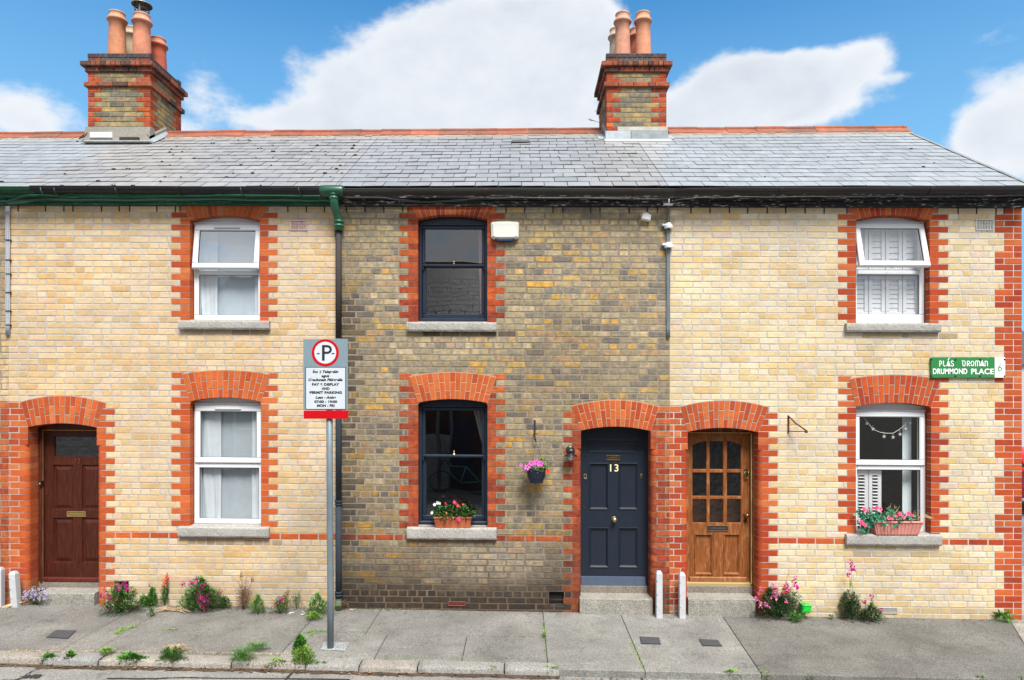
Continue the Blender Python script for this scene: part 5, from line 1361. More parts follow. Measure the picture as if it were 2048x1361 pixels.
# lamp beside the navy door
x, y, z = P3(1140, 905, 0); BL = (.012, .012, .014)
t = thing('wall_lamp', (x, 0, z), 'black wall lantern with round shade beside the navy door', 'wall lamp')
mb = MB(); mb.lathe_y([(.05, -.006), (.046, -.012), (.02, -.02)], x, z+.03, BL, n=18); mb.lathe_y([(.05, -.006), (.05, .0)], x, z+.03, BL, n=18)
mb.tube([(x, -.01, z+.03), (x, -.05, z+.045), (x, -.09, z+.03), (x, -.1, z+.0)], .012, BL, n=10); mb.build('bracket', M['gloss'], t, shear=False)
mb = MB(); mb.lathe([(.002, .062), (.02, .06), (.045, .045), (.053, .02), (.05, -.0), (.045, -.012), (.055, -.016), (.078, -.034), (.08, -.04), (.05, -.036), (.03, -.03)], x, -.1, BL, 0, 22, z); mb.build('shade', M['gloss'], t, shear=False)
mb = MB(); mb.lathe([(.03, -.03), (.036, -.05), (.036, -.08), (.026, -.098), (.001, -.104)], x, -.1, (1, 1, 1), 0, 16, z); mb.build('glass_globe', M['glass'], t, shear=False)
mb = MB(); mb.lathe([(.01, -.02), (.014, -.045), (.022, -.062), (.014, -.08), (.001, -.084)], x, -.1, alb(230, 232, 236, .9), 0, 14, z); mb.build('bulb', M['gloss'], t, shear=False)
# hook bracket
x, y, z = P3(1069.5, 842, 0)
t = thing('hanging_bracket', (x, 0, z), 'dark iron hook bracket holding the hanging flower pot', 'bracket')
mb = MB(); ic = alb(70, 76, 84, .6); mb.box(x-.011, x+.011, -.008, 0, z-.15, z+.01, ic, 0, .003); mb.lathe_y([(.008, -.012), (.006, -.006)], x, z-.006, ic, n=8)
mb.tube([(x, -.01, z-.145), (x, -.06, z-.16), (x, -.13, z-.16), (x, -.19, z-.17), (x, -.21, z-.2), (x, -.2, z-.22)], .007, ic, n=8)
mb.tube([(x+.004, -.03, z-.1), (x+.002, -.1, z-.158)], .005, ic, n=6); mb.build('arm', M['metal'], t, shear=False)
# hanging flower pot
x2, y2, z2 = P3(1072.5, 949, -.19); hx, hy, hz = x, -.2, z-.225
t = thing('hanging_flower_pot', (x2, -.19, z2-.1), 'dark blue hanging pot with pink petunias on the brick wall', 'hanging pot')
NB = alb(22, 34, 54, .8); mb = MB()
mb.lathe([(.001, -.1), (.078, -.1), (.084, -.092), (.078, -.078), (.092, -.06), (.108, -.02), (.112, .03), (.113, .052), (.119, .054), (.119, .064), (.11, .064), (.104, .04)], x2, -.19, NB, 0, 28, z2)
mb.build('pot', M['gloss'], t, shear=False)
mb = MB(); mb.lathe([(.106, .045), (.05, .052), (.001, .055)], x2, -.19, alb(50, 38, 30, .7), 0, 16, z2); mb.build('soil', M['matt'], t, shear=False)
mb = MB(); mb.tube([(hx+.022, hy-.0, hz+.075), (hx+.002, hy, hz+.088), (hx-.016, hy, hz+.07), (hx-.016, hy, hz+.05), (hx+.002, hy, hz+.03), (hx+.008, hy, hz-.0), (hx+.01, hy, hz-.02)], .0065, BL, n=8)
mb.tube([(hx+.01, hy, hz-.02), (x2+.105, -.18, z2+.06)], .0022, BL, n=5); mb.tube([(hx+.01, hy, hz-.02), (x2-.06, -.11, z2+.06)], .0018, BL, n=5); mb.tube([(hx+.01, hy, hz-.02), (x2-.0, -.29, z2+.06)], .0018, alb(120, 120, 110), n=5); mb.build('hanger', M['gloss'], t, shear=False)
HANG = (t, x2, -.19, z2+.055)
# rusty bracket
x, y, z = P3(1576.5, 831, 0); t = thing('rusty_bracket', (x, 0, z), 'rusty triangular iron bracket on the cream brick wall', 'bracket')
rc = alb(96, 52, 36, .75); mb = MB(); mb.box(x-.009, x+.009, -.01, 0, z-.205, z, rc, 0, .003); mb.tube([(x, -.008, z-.01), (x+.045, -.1, z-.09), (x+.125, -.22, z-.175)], .008, rc, n=6); mb.tube([(x, -.006, z-.19), (x+.06, -.1, z-.19), (x+.125, -.22, z-.18)], .006, rc, n=6)
mb.box(x+.105, x+.135, -.235, -.215, z-.2, z-.17, rc, 0, .003); mb.build('iron_frame', M['matt'], t, shear=False)
# street name plate
xa, _, z1 = P3(1862.5, 715.5, -.03); xb, _, z0 = P3(2010.5, 755.8, -.03); xm_ = P3(1989.5, 735, -.03)[0]
t = thing('street_name_sign', ((xa+xb)/2, -.02, z0), 'green and white street name plate reading Drummond Place', 'street sign')
GR = alb(44, 140, 70, .6); mb = MB(); mb.box(xa, xm_, -.03, -.006, z0, z1, GR, 0, .002); mb.build('green_plate', M['gloss'], t, shear=False)
mb = MB(); mb.box(xm_+.0005, xb, -.03, -.006, z0, z1, alb(232, 238, 244, .85), 0, .002); mb.build('white_plate', M['gloss'], t, shear=False)
WT = alb(248, 250, 250, .9); hh = z1-z0
def sign_pt(zx, zy): return P3(1850+zx/10.343, 700+zy/10.343, -.032)
for (s, zx, zy, wz, c, nm, hs) in (('DRUMMOND', 518, 452, 710, WT, 'lettering', 112), ('PLACE', 1187, 455, 470, WT, 'lettering', 112)):
    x, y, z = sign_pt(zx, zy); x_l = sign_pt(zx-wz/2, zy)[0]; x_r = sign_pt(zx+wz/2, zy)[0]
    hgt = abs(sign_pt(zx, zy-hs/2)[2]-sign_pt(zx, zy+hs/2)[2]); ob = text_mesh(nm, s, hgt/.72, (x, -.0325, z), c, 'gloss', t, extr=.0012, spacing=1.04, bold=.0022)
    xsn = [v.co.x for v in ob.data.vertices]; w0 = max(xsn)-min(xsn); mid = (max(xsn)+min(xsn))/2; tx = x-ORG[t.name][0]
    for v in ob.data.vertices: v.co.x = tx+(v.co.x-mid)*(x_r-x_l)/w0
# uncial letters of the Irish name drawn as strokes
def strokes(parent, letters, zx0, zy0, zx1, zy1, th, c, name='lettering'):
    """letters: list of stroke lists on a 0..1 x 0..1 cell each with its own width"""
    for ch_, (a, b) in letters:
        mb = MB()
        for st in ch_:
            pts = []
            for (u, v) in st:
                X_, _, Z_ = sign_pt(zx0+(zx1-zx0)*(a+(b-a)*u), zy1+(zy0-zy1)*v); pts.append((X_, Z_))
            for p, q in zip(pts, pts[1:]):
                dx, dz = q[0]-p[0], q[1]-p[1]; L_ = math.hypot(dx, dz) or 1; nx, nz = -dz/L_*th, dx/L_*th; ex, ez = dx/L_*th*.6, dz/L_*th*.6
                mb.prism([(p[0]-ex+nx, p[1]-ez+nz), (q[0]+ex+nx, q[1]+ez+nz), (q[0]+ex-nx, q[1]+ez-nz), (p[0]-ex-nx, p[1]-ez-nz)], -.034+rnd.uniform(-.0003, .0003), -.0298, c)
        mb.build(name, M['gloss'], parent, shear=False)
arc = lambda cx, cy_, rx, ry, a0, a1, n=10: [(cx+rx*math.cos(R(a0+(a1-a0)*k/n)), cy_+ry*math.sin(R(a0+(a1-a0)*k/n))) for k in range(n+1)]
LP = [[(.2, 0), (.2, 1)], [(.2, .95), *arc(.45, .68, .4, .28, 90, -90), (.2, .4)]]
LL = [[(.2, 1), (.2, .35), *arc(.6, .28, .4, .25, 180, 300)]]
LA = [[(0.1, .1), (.5, 1), (.95, 0)], [(.02, .12), (.85, .06)], [(.5, .98), (.55, .1)]]
LS = [[*arc(.5, .75, .36, .22, 30, 250, 8), *arc(.5, .26, .38, .24, 80, -160, 8)]]
LD = [[(.2, .8), (.2, .35), *arc(.53, .33, .33, .32, 180, 360, 8), (.86, .7), *arc(.56, .7, .3, .27, 0, 90, 5), (0, .98)]]
LRr = [[(.2, 0), (.2, .95), (.2, .9), *arc(.5, .7, .34, .24, 90, -90), (.3, .45), (.92, 0)]]
LO = [[*arc(.5, .48, .38, .45, 0, 360, 14)]]
LM = [[*arc(.28, .6, .2, .38, 180, 0, 6), (.48, 0)], [(.08, .6), (.1, 0)], [*arc(.7, .6, .22, .38, 180, 0, 6), (.93, 0)]]
LN = [[(.15, 0), (.15, .95)], [(.15, .8), *arc(.5, .6, .36, .34, 150, 0, 6), (.86, 0)]]
ACC = [[(.4, 1.15), (.75, 1.45)]]
strokes(t, [(LP, (0, .22)), (LL, (.26, .47)), (LA+ACC, (.5, .76)), (LS, (.79, 1.0))], 288, 228, 595, 342, .0042, WT)
strokes(t, [(LD, (0, .145)), (LRr, (.175, .32)), (LO, (.33, .475)), (LM, (.5, .7)), (LA, (.705, .86)), (LN, (.87, 1.0))], 762, 228, 1300, 338, .0042, WT)
strokes(t, [([[*arc(.5, .3, .42, .28, 0, 360, 14)], [(.1, .34), (.2, .65), (.7, 1.0)]], (0, 1))], 1512, 305, 1592, 438, .0034, alb(30, 130, 70, .85))
mb = MB()
for zx, zy in ((135, 205), (632, 205), (1140, 203), (1645, 200), (135, 545), (632, 545), (1140, 545), (1645, 545)):
    x, y, z = sign_pt(zx, zy); mb.lathe_y([(.009, -.0365), (.01, -.03)], x, z, (.02, .02, .02), n=10)
mb.build('screws', M['metal'], t, shear=False)
# mortar smeared round the plate
# ------------------------------------------------------------------ parking sign on its pole
YS = -1.22; px_b, py_b = 661, 1297; xb_, yb_ = G(px_b, py_b)[:2]; YS = yb_; zb_ = zg(xb_, yb_)
t = thing('parking_sign', (xb_, YS, zb_), 'grey pay and display parking sign on a galvanised pole', 'parking sign')
xt, _, zt_ = P3(658.5, 690, YS); pc = alb(140, 156, 166, .55)
mb = MB(); mb.tube([(xb_, YS, zb_-.05), (xb_, YS, zb_+.6), ((xb_+xt)/2, YS, (zb_+zt_)/2), (xt, YS, zt_)], .033, pc, n=18); mb.build('pole', M['galv'], t, shear=False)
yp = YS-.05; a0 = P3(606.5, 678.5, yp); a1 = P3(695.5, 820.5, yp); a2 = P3(696.5, 838, yp)
mb = MB(); mb.box(a0[0], a1[0], yp, yp+.006, a1[2], a0[2], alb(152, 174, 184, .5), 0, .002); plate = mb.build('sign_panel', M['gloss'], t, shear=False)
mb = MB(); z_r0 = P3(650, 838, yp)[2]; z_r1 = P3(650, 821.5, yp)[2]; mb.box(P3(607.2, 830, yp)[0], a2[0], yp-.002, yp+.006, z_r0, z_r1, alb(214, 14, 30, .6), 0, .002); mb.build('red_band', M['gloss'], t, shear=False)
mb = MB(); cx, _, cz = P3(650.6, 706, yp)
def disc(mb, cx, cz, r, y0, y1, c, n=40): mb.prism([(cx+r*math.cos(k*2*math.pi/n), cz+r*math.sin(k*2*math.pi/n)) for k in range(n)], y0, y1, c)
SC = 6.95/FPX
disc(mb, cx, cz, 27.2*SC, yp-.0018, yp, alb(214, 14, 30, .6)); disc(mb, cx, cz, 21.8*SC, yp-.0034, yp-.0016, alb(224, 232, 238, .62)); mb.build('roundel', M['gloss'], plate, shear=False)
DK = (.025, .028, .034)
def sp(zx, zy): return P3(580+zx/6.807, 660+zy/6.807, yp-.0035)
mb = MB()
def rect(a, b, c_, d_):
    p, q = sp(a, b), sp(c_, d_); mb.box(p[0], q[0], yp-.005, yp-.0033, q[2], p[2], DK)
rect(436, 208, 472, 420)
pts = []; K = 14
pcx, pcz = 505, 268
out_ = [(470, 208)]+[(505+66*math.cos(R(a)), 268-60*math.sin(R(a))) for a in range(90, -91, -12)]+[(470, 328)]
in_ = [(470, 238)]+[(505+34*math.cos(R(a)), 268-30*math.sin(R(a))) for a in range(90, -91, -12)]+[(470, 298)]
n_ = min(len(out_), len(in_))
for k in range(n_-1):
    q = [sp(*out_[k]), sp(*out_[k+1]), sp(*in_[k+1]), sp(*in_[k])]
    mb.prism([(p[0], p[2]) for p in q], yp-.005, yp-.0033, DK)
for s, x0_ in ((-1, 360), (1, 612)):
    tip = sp(x0_, 324); b1 = sp(x0_-s*26, 312); b2 = sp(x0_-s*26, 337); mb.prism([(tip[0], tip[2]), (b1[0], b1[2]), (b2[0], b2[2])][::s], yp-.005, yp-.0033, DK)
    rect(min(x0_-s*22, x0_-s*48), 319, max(x0_-s*22, x0_-s*48), 330)
mb.build('parking_symbol', M['gloss'], plate, shear=False)
p, q = sp(208, 508), sp(760, 1086); mb = MB(); mb.box(p[0], q[0], yp-.0015, yp, q[2], p[2], alb(58, 66, 82)); p, q = sp(218, 517), sp(751, 1078); mb.box(p[0], q[0], yp-.003, yp-.001, q[2], p[2], alb(222, 231, 238, .60)); mb.build('text_panel', M['gloss'], plate, shear=False)
def line(s, cx_, cy_, w_, hpx, it=0):
    x, _, z = sp(cx_, cy_); L_ = sp(cx_-w_/2, cy_)[0]; R_ = sp(cx_+w_/2, cy_)[0]; hgt = abs(sp(0, cy_-hpx/2)[2]-sp(0, cy_+hpx/2)[2])
    ob = text_mesh('lettering', s, hgt/.72, (x, yp-.0034, z), DK, 'gloss', plate, extr=.0006, shear=.25 if it else 0, spacing=1.05, bold=.0019)
    xs_ = [v.co.x for v in ob.data.vertices]; mid = (max(xs_)+min(xs_))/2; tx = x-ORG[t.name][0]; k = (R_-L_)/(max(xs_)-min(xs_))
    for v in ob.data.vertices: v.co.x = tx+(v.co.x-mid)*k
for a in (("\u00cdoc \u204a Taispe\u00e1in", 483, 572, 352, 34, 1), ("agus", 483, 629, 108, 34, 1), ("Ceadunais P\u00e1irce\u00e1la", 483, 682, 468, 34, 1), ("PAY & DISPLAY", 485, 746, 372, 33), ("AND", 485, 802, 110, 33), ("PERMIT PARKING", 486, 856, 440, 33),
          ("Luan - Aoine", 487, 922, 284, 34, 1), ("07:00 - 19:00", 487, 981, 312, 33), ("MON - FRI", 487, 1035, 240, 33)):
    try: line(*a)
    except Exception as ex: print('text', a, ex)
mb = MB(); mb.tube([(xt-.05, YS-.036, zt_-.1), (xt+.05, YS-.036, zt_-.1)], .012, (.3, .3, .32), n=6); mb.tube([(xt-.05, YS-.036, zt_-.6), (xt+.05, YS-.036, zt_-.6)], .012, (.3, .3, .32), n=6); mb.build('clamp', M['metal'], t, shear=False)
mb = MB(); p = [G(*q) for q in ((641, 1301), (648, 1285), (699, 1286), (690, 1303))]
mb.poly([(a, b, zg(a, b)+.006) for a, b, c in p], alb(196, 200, 202, .46)); mb.poly([(xb_+.035*math.cos(k), YS+.035*math.sin(k), zb_+.015) for k in range(0, 6)], alb(160, 160, 160)); mb.build('concrete_footing', M['concrete'], t, shear=False)
# ------------------------------------------------------------------ ground, pavement, kerb, road
mb = MB(); c = alb(120, 118, 112)
mb.poly([(-300, -300, -1.2), (300, -300, -1.2), (300, 300, -1.2), (-300, 300, -1.2)], c)
tag(mb.build('ground', M['roadconcrete'], None, False), kind='structure')
def gx_(px, py): return G(px, py)[0]
XK = gx_(1117, 1322)                                # kerb stones end here
rr = random.Random(77)
PV = MB()
def slab(xa, xb, ya, yb, c, xa2=None, xb2=None, gap=.006, edge=0.0):
    """slab between xa..xb at the wall side (yb) and xa2..xb2 at the kerb side (ya)"""
    xa2 = xa if xa2 is None else xa2; xb2 = xb if xb2 is None else xb2; g = gap/2; b = .006
    NX = max(1, int((xb-xa)/.5)); NY = max(1, int((yb-ya)/.5))
    def pt(u, v, i=0.0, dz=0.0):
        y = ya+i+(yb-ya-2*i)*v; l = xa2+(xa-xa2)*v+i; r = xb2+(xb-xb2)*v-i; x = l+(r-l)*u
        return (x, y, zg(x, y)+dz+.0025*mnoise.noise(Vector((x*1.3, y*1.7, 0))))
    gr = [[PV.v(pt(u/NX, v/NY, g+b, 0)) for u in range(NX+1)] for v in range(NY+1)]
    for v in range(NY):
        for u in range(NX): PV.f((gr[v][u], gr[v][u+1], gr[v+1][u+1], gr[v+1][u]), c, 0, True)
    o_ = [pt(0, 0, g, -.006), pt(1, 0, g, -.006), pt(1, 1, g, -.006), pt(0, 1, g, -.006)]
    i_ = [pt(0, 0, g+b), pt(1, 0, g+b), pt(1, 1, g+b), pt(0, 1, g+b)]
    d_ = [(p[0], p[1], p[2]-.03-edge) for p in o_]
    for k in range(4):
        k2 = (k+1) % 4
        PV.poly([o_[k], o_[k2], i_[k2], i_[k]], c); PV.poly([d_[k], d_[k2], o_[k2], o_[k]], c)
cL = alb(156, 154, 148, .44); cM = alb(163, 161, 155, .43); cB = alb(168, 167, 161, .42); cR = alb(142, 140, 134, .43)
xj = [-12, -8.6, -6.9, gx_(40, 1262), gx_(181, 1267), gx_(250, 1265), gx_(618, 1245)]
YK = -1.5
for a, b in zip(xj, xj[1:]): slab(a, b, YK, .2, jit(cL, .05, rr))
xe = xj[-1]; xg = gx_(1090, 1272); ym = G(800, 1270)[1]
xs_ = [xe, gx_(745, 1245), xg]
for a, b in zip(xs_, xs_[1:]): slab(a, b, ym, .2, jit(cM, .04, rr))
xs_ = [xe, gx_(762, 1292), gx_(928, 1300), xg]
for a, b in zip(xs_, xs_[1:]): slab(a, b, YK, ym, jit(cM, .05, rr))
YR = -1.64
xh0, xh1 = gx_(1246, 1240), gx_(1287, 1335); xi0, xi1 = gx_(1458, 1245), gx_(1518, 1342)
slab(xg, xh0, YR, .2, jit(cB, .02, rr), xg, xh1, edge=.1); slab(xh0, xi0, YR, .2, jit(cB, .02, rr), xh1, xi1, edge=.1)
slab(xi0, X4-.05, YR, .2, cR, xi1, gx_(2040, 1330), edge=.1); slab(X4-.05, X4+2.0, YR, .2, alb(160, 156, 146), gx_(2040, 1330), X4+2.2, edge=.1)
slab(X4+.02, X4+1.7, .2, 30, alb(168, 166, 160), edge=.1)
tag(PV.build('pavement', M['concrete'], None, False), kind='structure')
# dirt in the joints
mb = MB(); dc = alb(74, 68, 54, .4)
K = 40
for k in range(K):
    a = -13+21.2*k/K; b = -13+21.2*(k+1)/K
    mb.poly([(a, -1.62, zg(a, -1.62)-.014), (b, -1.62, zg(b, -1.62)-.014), (b, .3, zg(b, .3)-.014), (a, .3, zg(a, .3)-.014)], dc)
tag(mb.build('joint_soil', M['matt'], None, False), kind='structure')
# kerb stones
mb = MB(); kx = [-12, -9.5, -8.2, -7.0, -5.95]+[gx_(p, 1310) for p in (97, 210, 362, 478, 625, 730, 843, 1010)]+[XK]
for a, b in zip(kx, kx[1:]):
    c = jit(alb(*rr.choice([(176, 174, 168), (182, 174, 162), (170, 169, 166), (178, 171, 160)]), .44), .05, rr); n = max(3, int((b-a)/.07)); rows = []
    dy, dz0 = rr.uniform(-.01, .006), rr.uniform(-.006, .004)
    for k in range(n+1):
        x = a+.006+(b-a-.012)*k/n; e = .008 if k in (0, n) else 0; w = lambda s: rr.uniform(-s, s); z = z_kerb(x)+dz0-e
        rows.append([mb.v((x, -1.495, z)), mb.v((x, -1.6+dy+w(.003), z+w(.002))), mb.v((x, -1.635+dy+w(.004), z-.008+w(.002))), mb.v((x, -1.65+dy+w(.005), z-.03)), mb.v((x, -1.652+dy, z-.12))])
    for p, q in zip(rows, rows[1:]):
        for i in range(4): mb.f((p[i], q[i], q[i+1], p[i+1]), c, 0, True)
    mb.f(rows[0], c); mb.f(rows[-1], c)
tag(mb.build('kerb', M['stone'], None, False), kind='structure')
# road
mb = MB(); NX, NY = 44, 16; rcol = alb(172, 170, 164, .44)
ys = [-1.6, -1.72, -1.9, -2.1, -2.4, -2.8, -3.3, -4, -5, -6.5, -8.2, -9.2]
grid = []
for y in ys:
    grid.append([])
    for k in range(NX+1):
        x = -16+(X4+2.1+16)*k/NX if y > -9.3 else 0
        z = zroad(x, y)-(.012 if y > -1.75 else 0)+.006*mnoise.noise(Vector((x*.8, y*.9, 5)))
        grid[-1].append(mb.v((x, y, z)))
for r_ in range(len(ys)-1):
    for k in range(NX): mb.f((grid[r_][k], grid[r_][k+1], grid[r_+1][k+1], grid[r_+1][k]), rcol, 0, True)
def zr2(x, y): return zroad(x, y)-(.012 if y > -1.75 else 0)+.006*mnoise.noise(Vector((x*.8, y*.9, 5)))
tag(mb.build('road', M['roadconcrete'], None, False), kind='structure')
# side street on the right
mb = MB(); c = alb(132, 134, 138, .6); xs0 = X4+1.75; zq = z_kerb(X4)-.1
mb.poly([(X4+2.05, -9.2, zq), (60, -9.2, zq), (60, 80, zq-.4), (xs0, 80, zq-.4), (xs0, .2, zq-.05)], c)
tag(mb.build('side_road', M['roadconcrete'], None, False), kind='structure')
mb = MB()
for xx in (xs0+.25, xs0+.45): mb.poly([(xx, 1.0, zq-.045), (xx+.09, 1.0, zq-.045), (xx+.09, 30, zq-.19), (xx, 30, zq-.19)], alb(220, 190, 90, .7))
for k in range(6): mb.poly([(xs0+1.9, 1+k*5, zq-.04-k*.025), (xs0+2.0, 1+k*5, zq-.04-k*.025), (xs0+2.0, 4+k*5, zq-.055-k*.025), (xs0+1.9, 4+k*5, zq-.055-k*.025)], alb(220, 220, 216, .75))
tag(mb.build('road_marking', M['matt'], None, False), kind='structure')
# dark bitumen seam and joint in the road
def road_pt(px, py):
    Y = -1.9
    for _ in range(40):
        X, Z = P(px, py, Y, False); Y = max(-5, min(-1.6, Y+(Z-zroad(X, Y))*2.0))
    return X, Y
mb = MB(); rr = random.Random(5)
for pts, wd in (([(0, 1362), (30, 1361), (48, 1355), (80, 1352.5)], .018), ([(48, 1353), (62, 1353.5), (82, 1353)], .045), ([(215, 1358), (300, 1359), (370, 1357), (440, 1358.5), (700, 1361)], .012), ([(583, 1334), (584, 1345), (576, 1356), (570, 1362)], .012), ([(100, 1326), (60, 1345), (40, 1358)], .006), ([(1283, 1346), (1284, 1362)], .012)):
    q = [road_pt(*p) for p in pts]; path = []
    for a, b in zip(q, q[1:]):
        for k in range(8): path.append((a[0]+(b[0]-a[0])*k/8+rr.uniform(-.006, .006), a[1]+(b[1]-a[1])*k/8+rr.uniform(-.006, .006)))
    path.append(q[-1])
    for a, b in zip(path, path[1:]):
        dx, dy = b[0]-a[0], b[1]-a[1]; L_ = math.hypot(dx, dy) or 1; w_ = wd*rr.uniform(.6, 1.3); nx, ny = -dy/L_*w_, dx/L_*w_
        mb.poly([(p[0]+s*nx, p[1]+s*ny, zr2(*p)+.005) for p, s in ((a, -1), (b, -1), (b, 1), (a, 1))], alb(60, 58, 56))
tag(mb.build('bitumen_seam', M['matt'], None, False), kind='structure')
# opposite pavement
mb = MB(); mb.box(-16, X4+2, -10.9, -9.2, -1, -.06, alb(150, 148, 140)); tag(mb.build('pavement', M['concrete'], None, False), kind='structure')
# dirt and dry litter in the gutter
def litter(name, quads, label=None): pass
mb = MB(); rr = random.Random(9)
for k in range(900):
    t_ = rr.random(); x = rr.uniform(-7.2, XK+.6 if t_ < .8 else 5.5); 
    if x > -1.0 and rr.random() < .6: continue
    y = -1.668-abs(rr.gauss(0, .03)); s = rr.uniform(.006, .03); a = rr.uniform(0, 3.14)
    c = jit(alb(*rr.choice([(110, 84, 62), (140, 104, 76), (84, 66, 50), (170, 132, 100), (66, 58, 46)])), .2, rr); z = zr2(x, y)+rr.uniform(.004, .02)
    dx, dy = math.cos(a)*s, math.sin(a)*s*.6
    mb.poly([(x-dx, y-dy, z), (x+dy*.5, y-dx*.3, z+rr.uniform(0, .008)), (x+dx, y+dy, z), (x-dy*.5, y+dx*.3, z+rr.uniform(0, .008))], c)
K = 60
for k in range(K):
    a = -8+(XK+8)*k/K; b = -8+(XK+8)*(k+1)/K
    mb.poly([(a, -1.69-rr.uniform(0, .05), zr2(a, -1.7)+.004), (b, -1.69-rr.uniform(0, .05), zr2(b, -1.7)+.004), (b, -1.645, zr2(b, -1.65)+.012), (a, -1.645, zr2(a, -1.65)+.012)], jit(alb(88, 72, 58), .2, rr))
tag(mb.build('gutter_litter', M['matt'], None, False), 'dry brown leaf litter and soil lying along the kerb', 'leaf litter', kind='stuff')
mb = MB()
for k in range(1000):
    x = rr.uniform(PX(258), PX(700)) if k < 600 else (rr.uniform(PX(700), PX(1155)) if rr.random() < .5 else rr.uniform(PX(1520), PX(2040))); y = -abs(rr.gauss(0, .07))-.01; s = rr.uniform(.004, .02); a = rr.uniform(0, 3.14)
    c = jit(alb(*rr.choice([(120, 96, 72), (150, 122, 92), (92, 76, 60), (176, 148, 110)])), .2, rr); z = zg(x, y)+rr.uniform(.002, .012); dx, dy = math.cos(a)*s, math.sin(a)*s*.5
    mb.poly([(x-dx, y-dy, z), (x+dy*.4, y-dx*.3, z+.004), (x+dx, y+dy, z), (x-dy*.4, y+dx*.3, z+.004)], c)
tag(mb.build('wall_foot_litter', M['matt'], None, False), 'dry leaf litter and soil gathered along the foot of the brick walls', 'leaf litter', kind='stuff')
# fallen petals
mb = MB()
for (px, py, n, c) in ((1560, 1248, 9, (226, 140, 176)), (1592, 1252, 3, (196, 60, 140)), (1697, 1249, 4, (196, 60, 140)), (1737, 1248, 3, (196, 60, 140)), (557, 1234, 3, (186, 40, 130)), (375, 1234, 3, (186, 40, 130)), (1790, 1252, 30, (220, 212, 200)), (1430, 1243, 8, (222, 216, 206)), (1900, 1262, 25, (200, 196, 186)), (581, 1228, 6, (236, 236, 236)), (606, 1227, 3, (236, 236, 236)), (700, 1219, 3, (236, 236, 236)), (1400, 1240, 6, (190, 110, 70))):
    for k in range(n):
        sp_ = 12 if n < 12 else 60
        x, y, _ = G(px+rr.uniform(-sp_, sp_)*(.3 if c[0] > 230 else 1), py+rr.uniform(-4, 4)*(1 if n < 12 else 3)); s = rr.uniform(.006, .014)*(.5 if n > 12 else 1)*(2 if c[0] == 236 else 1); a = rr.uniform(0, 3.1)
        if y > -.02: y = -.04
        mb.poly([(x+s*math.cos(a+q*1.57), y+s*math.sin(a+q*1.57)*.8, zg(x, y)+.005+.003*(q % 2)) for q in range(4)], jit(alb(*c), .1, rr))
tag(mb.build('fallen_petals', M['petal'], None, False), 'scattered pink and white petals and specks on the pavement', 'petals', kind='stuff')
# access covers
for i, (pts, lab) in enumerate((([(92, 1276), (112, 1261), (153, 1262), (136, 1279)], 'dark metal access cover in the pavement before the mahogany door'), ([(1279, 1274), (1318, 1276), (1322, 1290), (1282, 1289)], 'left of the two dark square access covers before the navy and wooden doors'), ([(1397, 1279), (1436, 1281), (1445, 1294), (1405, 1293)], 'right of the two dark square access covers before the wooden door'))):
    q = [G(*p) for p in pts]; mb = MB(); cx = sum(p[0] for p in q)/4; cy_ = sum(p[1] for p in q)/4
    c = alb(84, 84, 88, .6)
    mb.poly([(p[0], p[1], zg(p[0], p[1])+.004) for p in q], tuple(v*.5 for v in c))
    sh = lambda p, k, dz: (cx+(p[0]-cx)*k, cy_+(p[1]-cy_)*k, zg(p[0], p[1])+dz)
    mb.poly([sh(p, .94, .007) for p in q], c)
    for u in range(7):
        for v in range(6):
            a, b = (u+.5)/7, (v+.5)/6
            P_ = lambda a, b: tuple((q[0][i]*(1-a)+q[1][i]*a)*(1-b)+(q[3][i]*(1-a)+q[2][i]*a)*b for i in range(2))
            w = [P_(a-.04, b-.05), P_(a+.04, b-.05), P_(a+.04, b+.05), P_(a-.04, b+.05)]
            if (u+v) % 2: mb.poly([(cx+(t_[0]-cx)*.92, cy_+(t_[1]-cy_)*.92, zg(*t_)+.010) for t_ in w], tuple(z*1.35 for z in c))
    tag(mb.build('access_cover', M['matt'], None, False, (cx, cy_, zg(cx, cy_))), lab, 'access cover', 'access covers set in the pavement')

# ------------------------------------------------------------------ white timber posts
def post(px, pyt, pyb, Y, w, lab, lean=0.0, seed=1):
    x, z1 = P(px, pyt, Y, False); _, z0 = P(px, pyb, Y, False); z0 = min(z0, zg(x, Y))-.01; mb = MB(); c = alb(224, 226, 230, .52); h = w/2; L_ = lean*(z1-z0)
    b = .012
    lo = [(x-h, Y-h, z0), (x+h, Y-h, z0), (x+h, Y+h, z0), (x-h, Y+h, z0)]; hi = [(a+L_, b_, z1-.03) for a, b_, _ in lo]; tp = [(x+L_+(a-x)*.6, Y+(b_-Y)*.6, z1) for a, b_, _ in lo]
    for A, B in ((lo, hi), (hi, tp)):
        for k in range(4): mb.poly([A[k], A[(k+1) % 4], B[(k+1) % 4], B[k]], c)
    mb.poly(tp, c)
    for k in (.25, .5, .78): mb.box(x-h-.001+L_*k, x-h+.012+L_*k, Y-h-.0015, Y-h+.003, z0+(z1-z0)*k, z0+(z1-z0)*k+.008, (.08, .08, .08))
    o = mb.build('white_post', M['matt'], None, False, (x, Y, z0+.01)); tag(o, lab, 'post', 'white timber posts at the doors')
post(1, 1135, 1209, -.12, .062, 'white timber post cut off by the left edge')
post(33, 1143, 1211, -.12, .075, 'leaning white timber post left of the mahogany door', lean=-.07)
post(1318, 1142, 1233, -.12, .07, 'white timber post just right of the navy door step')
post(1364, 1145, 1236, -.12, .07, 'white timber post just left of the wooden door step')
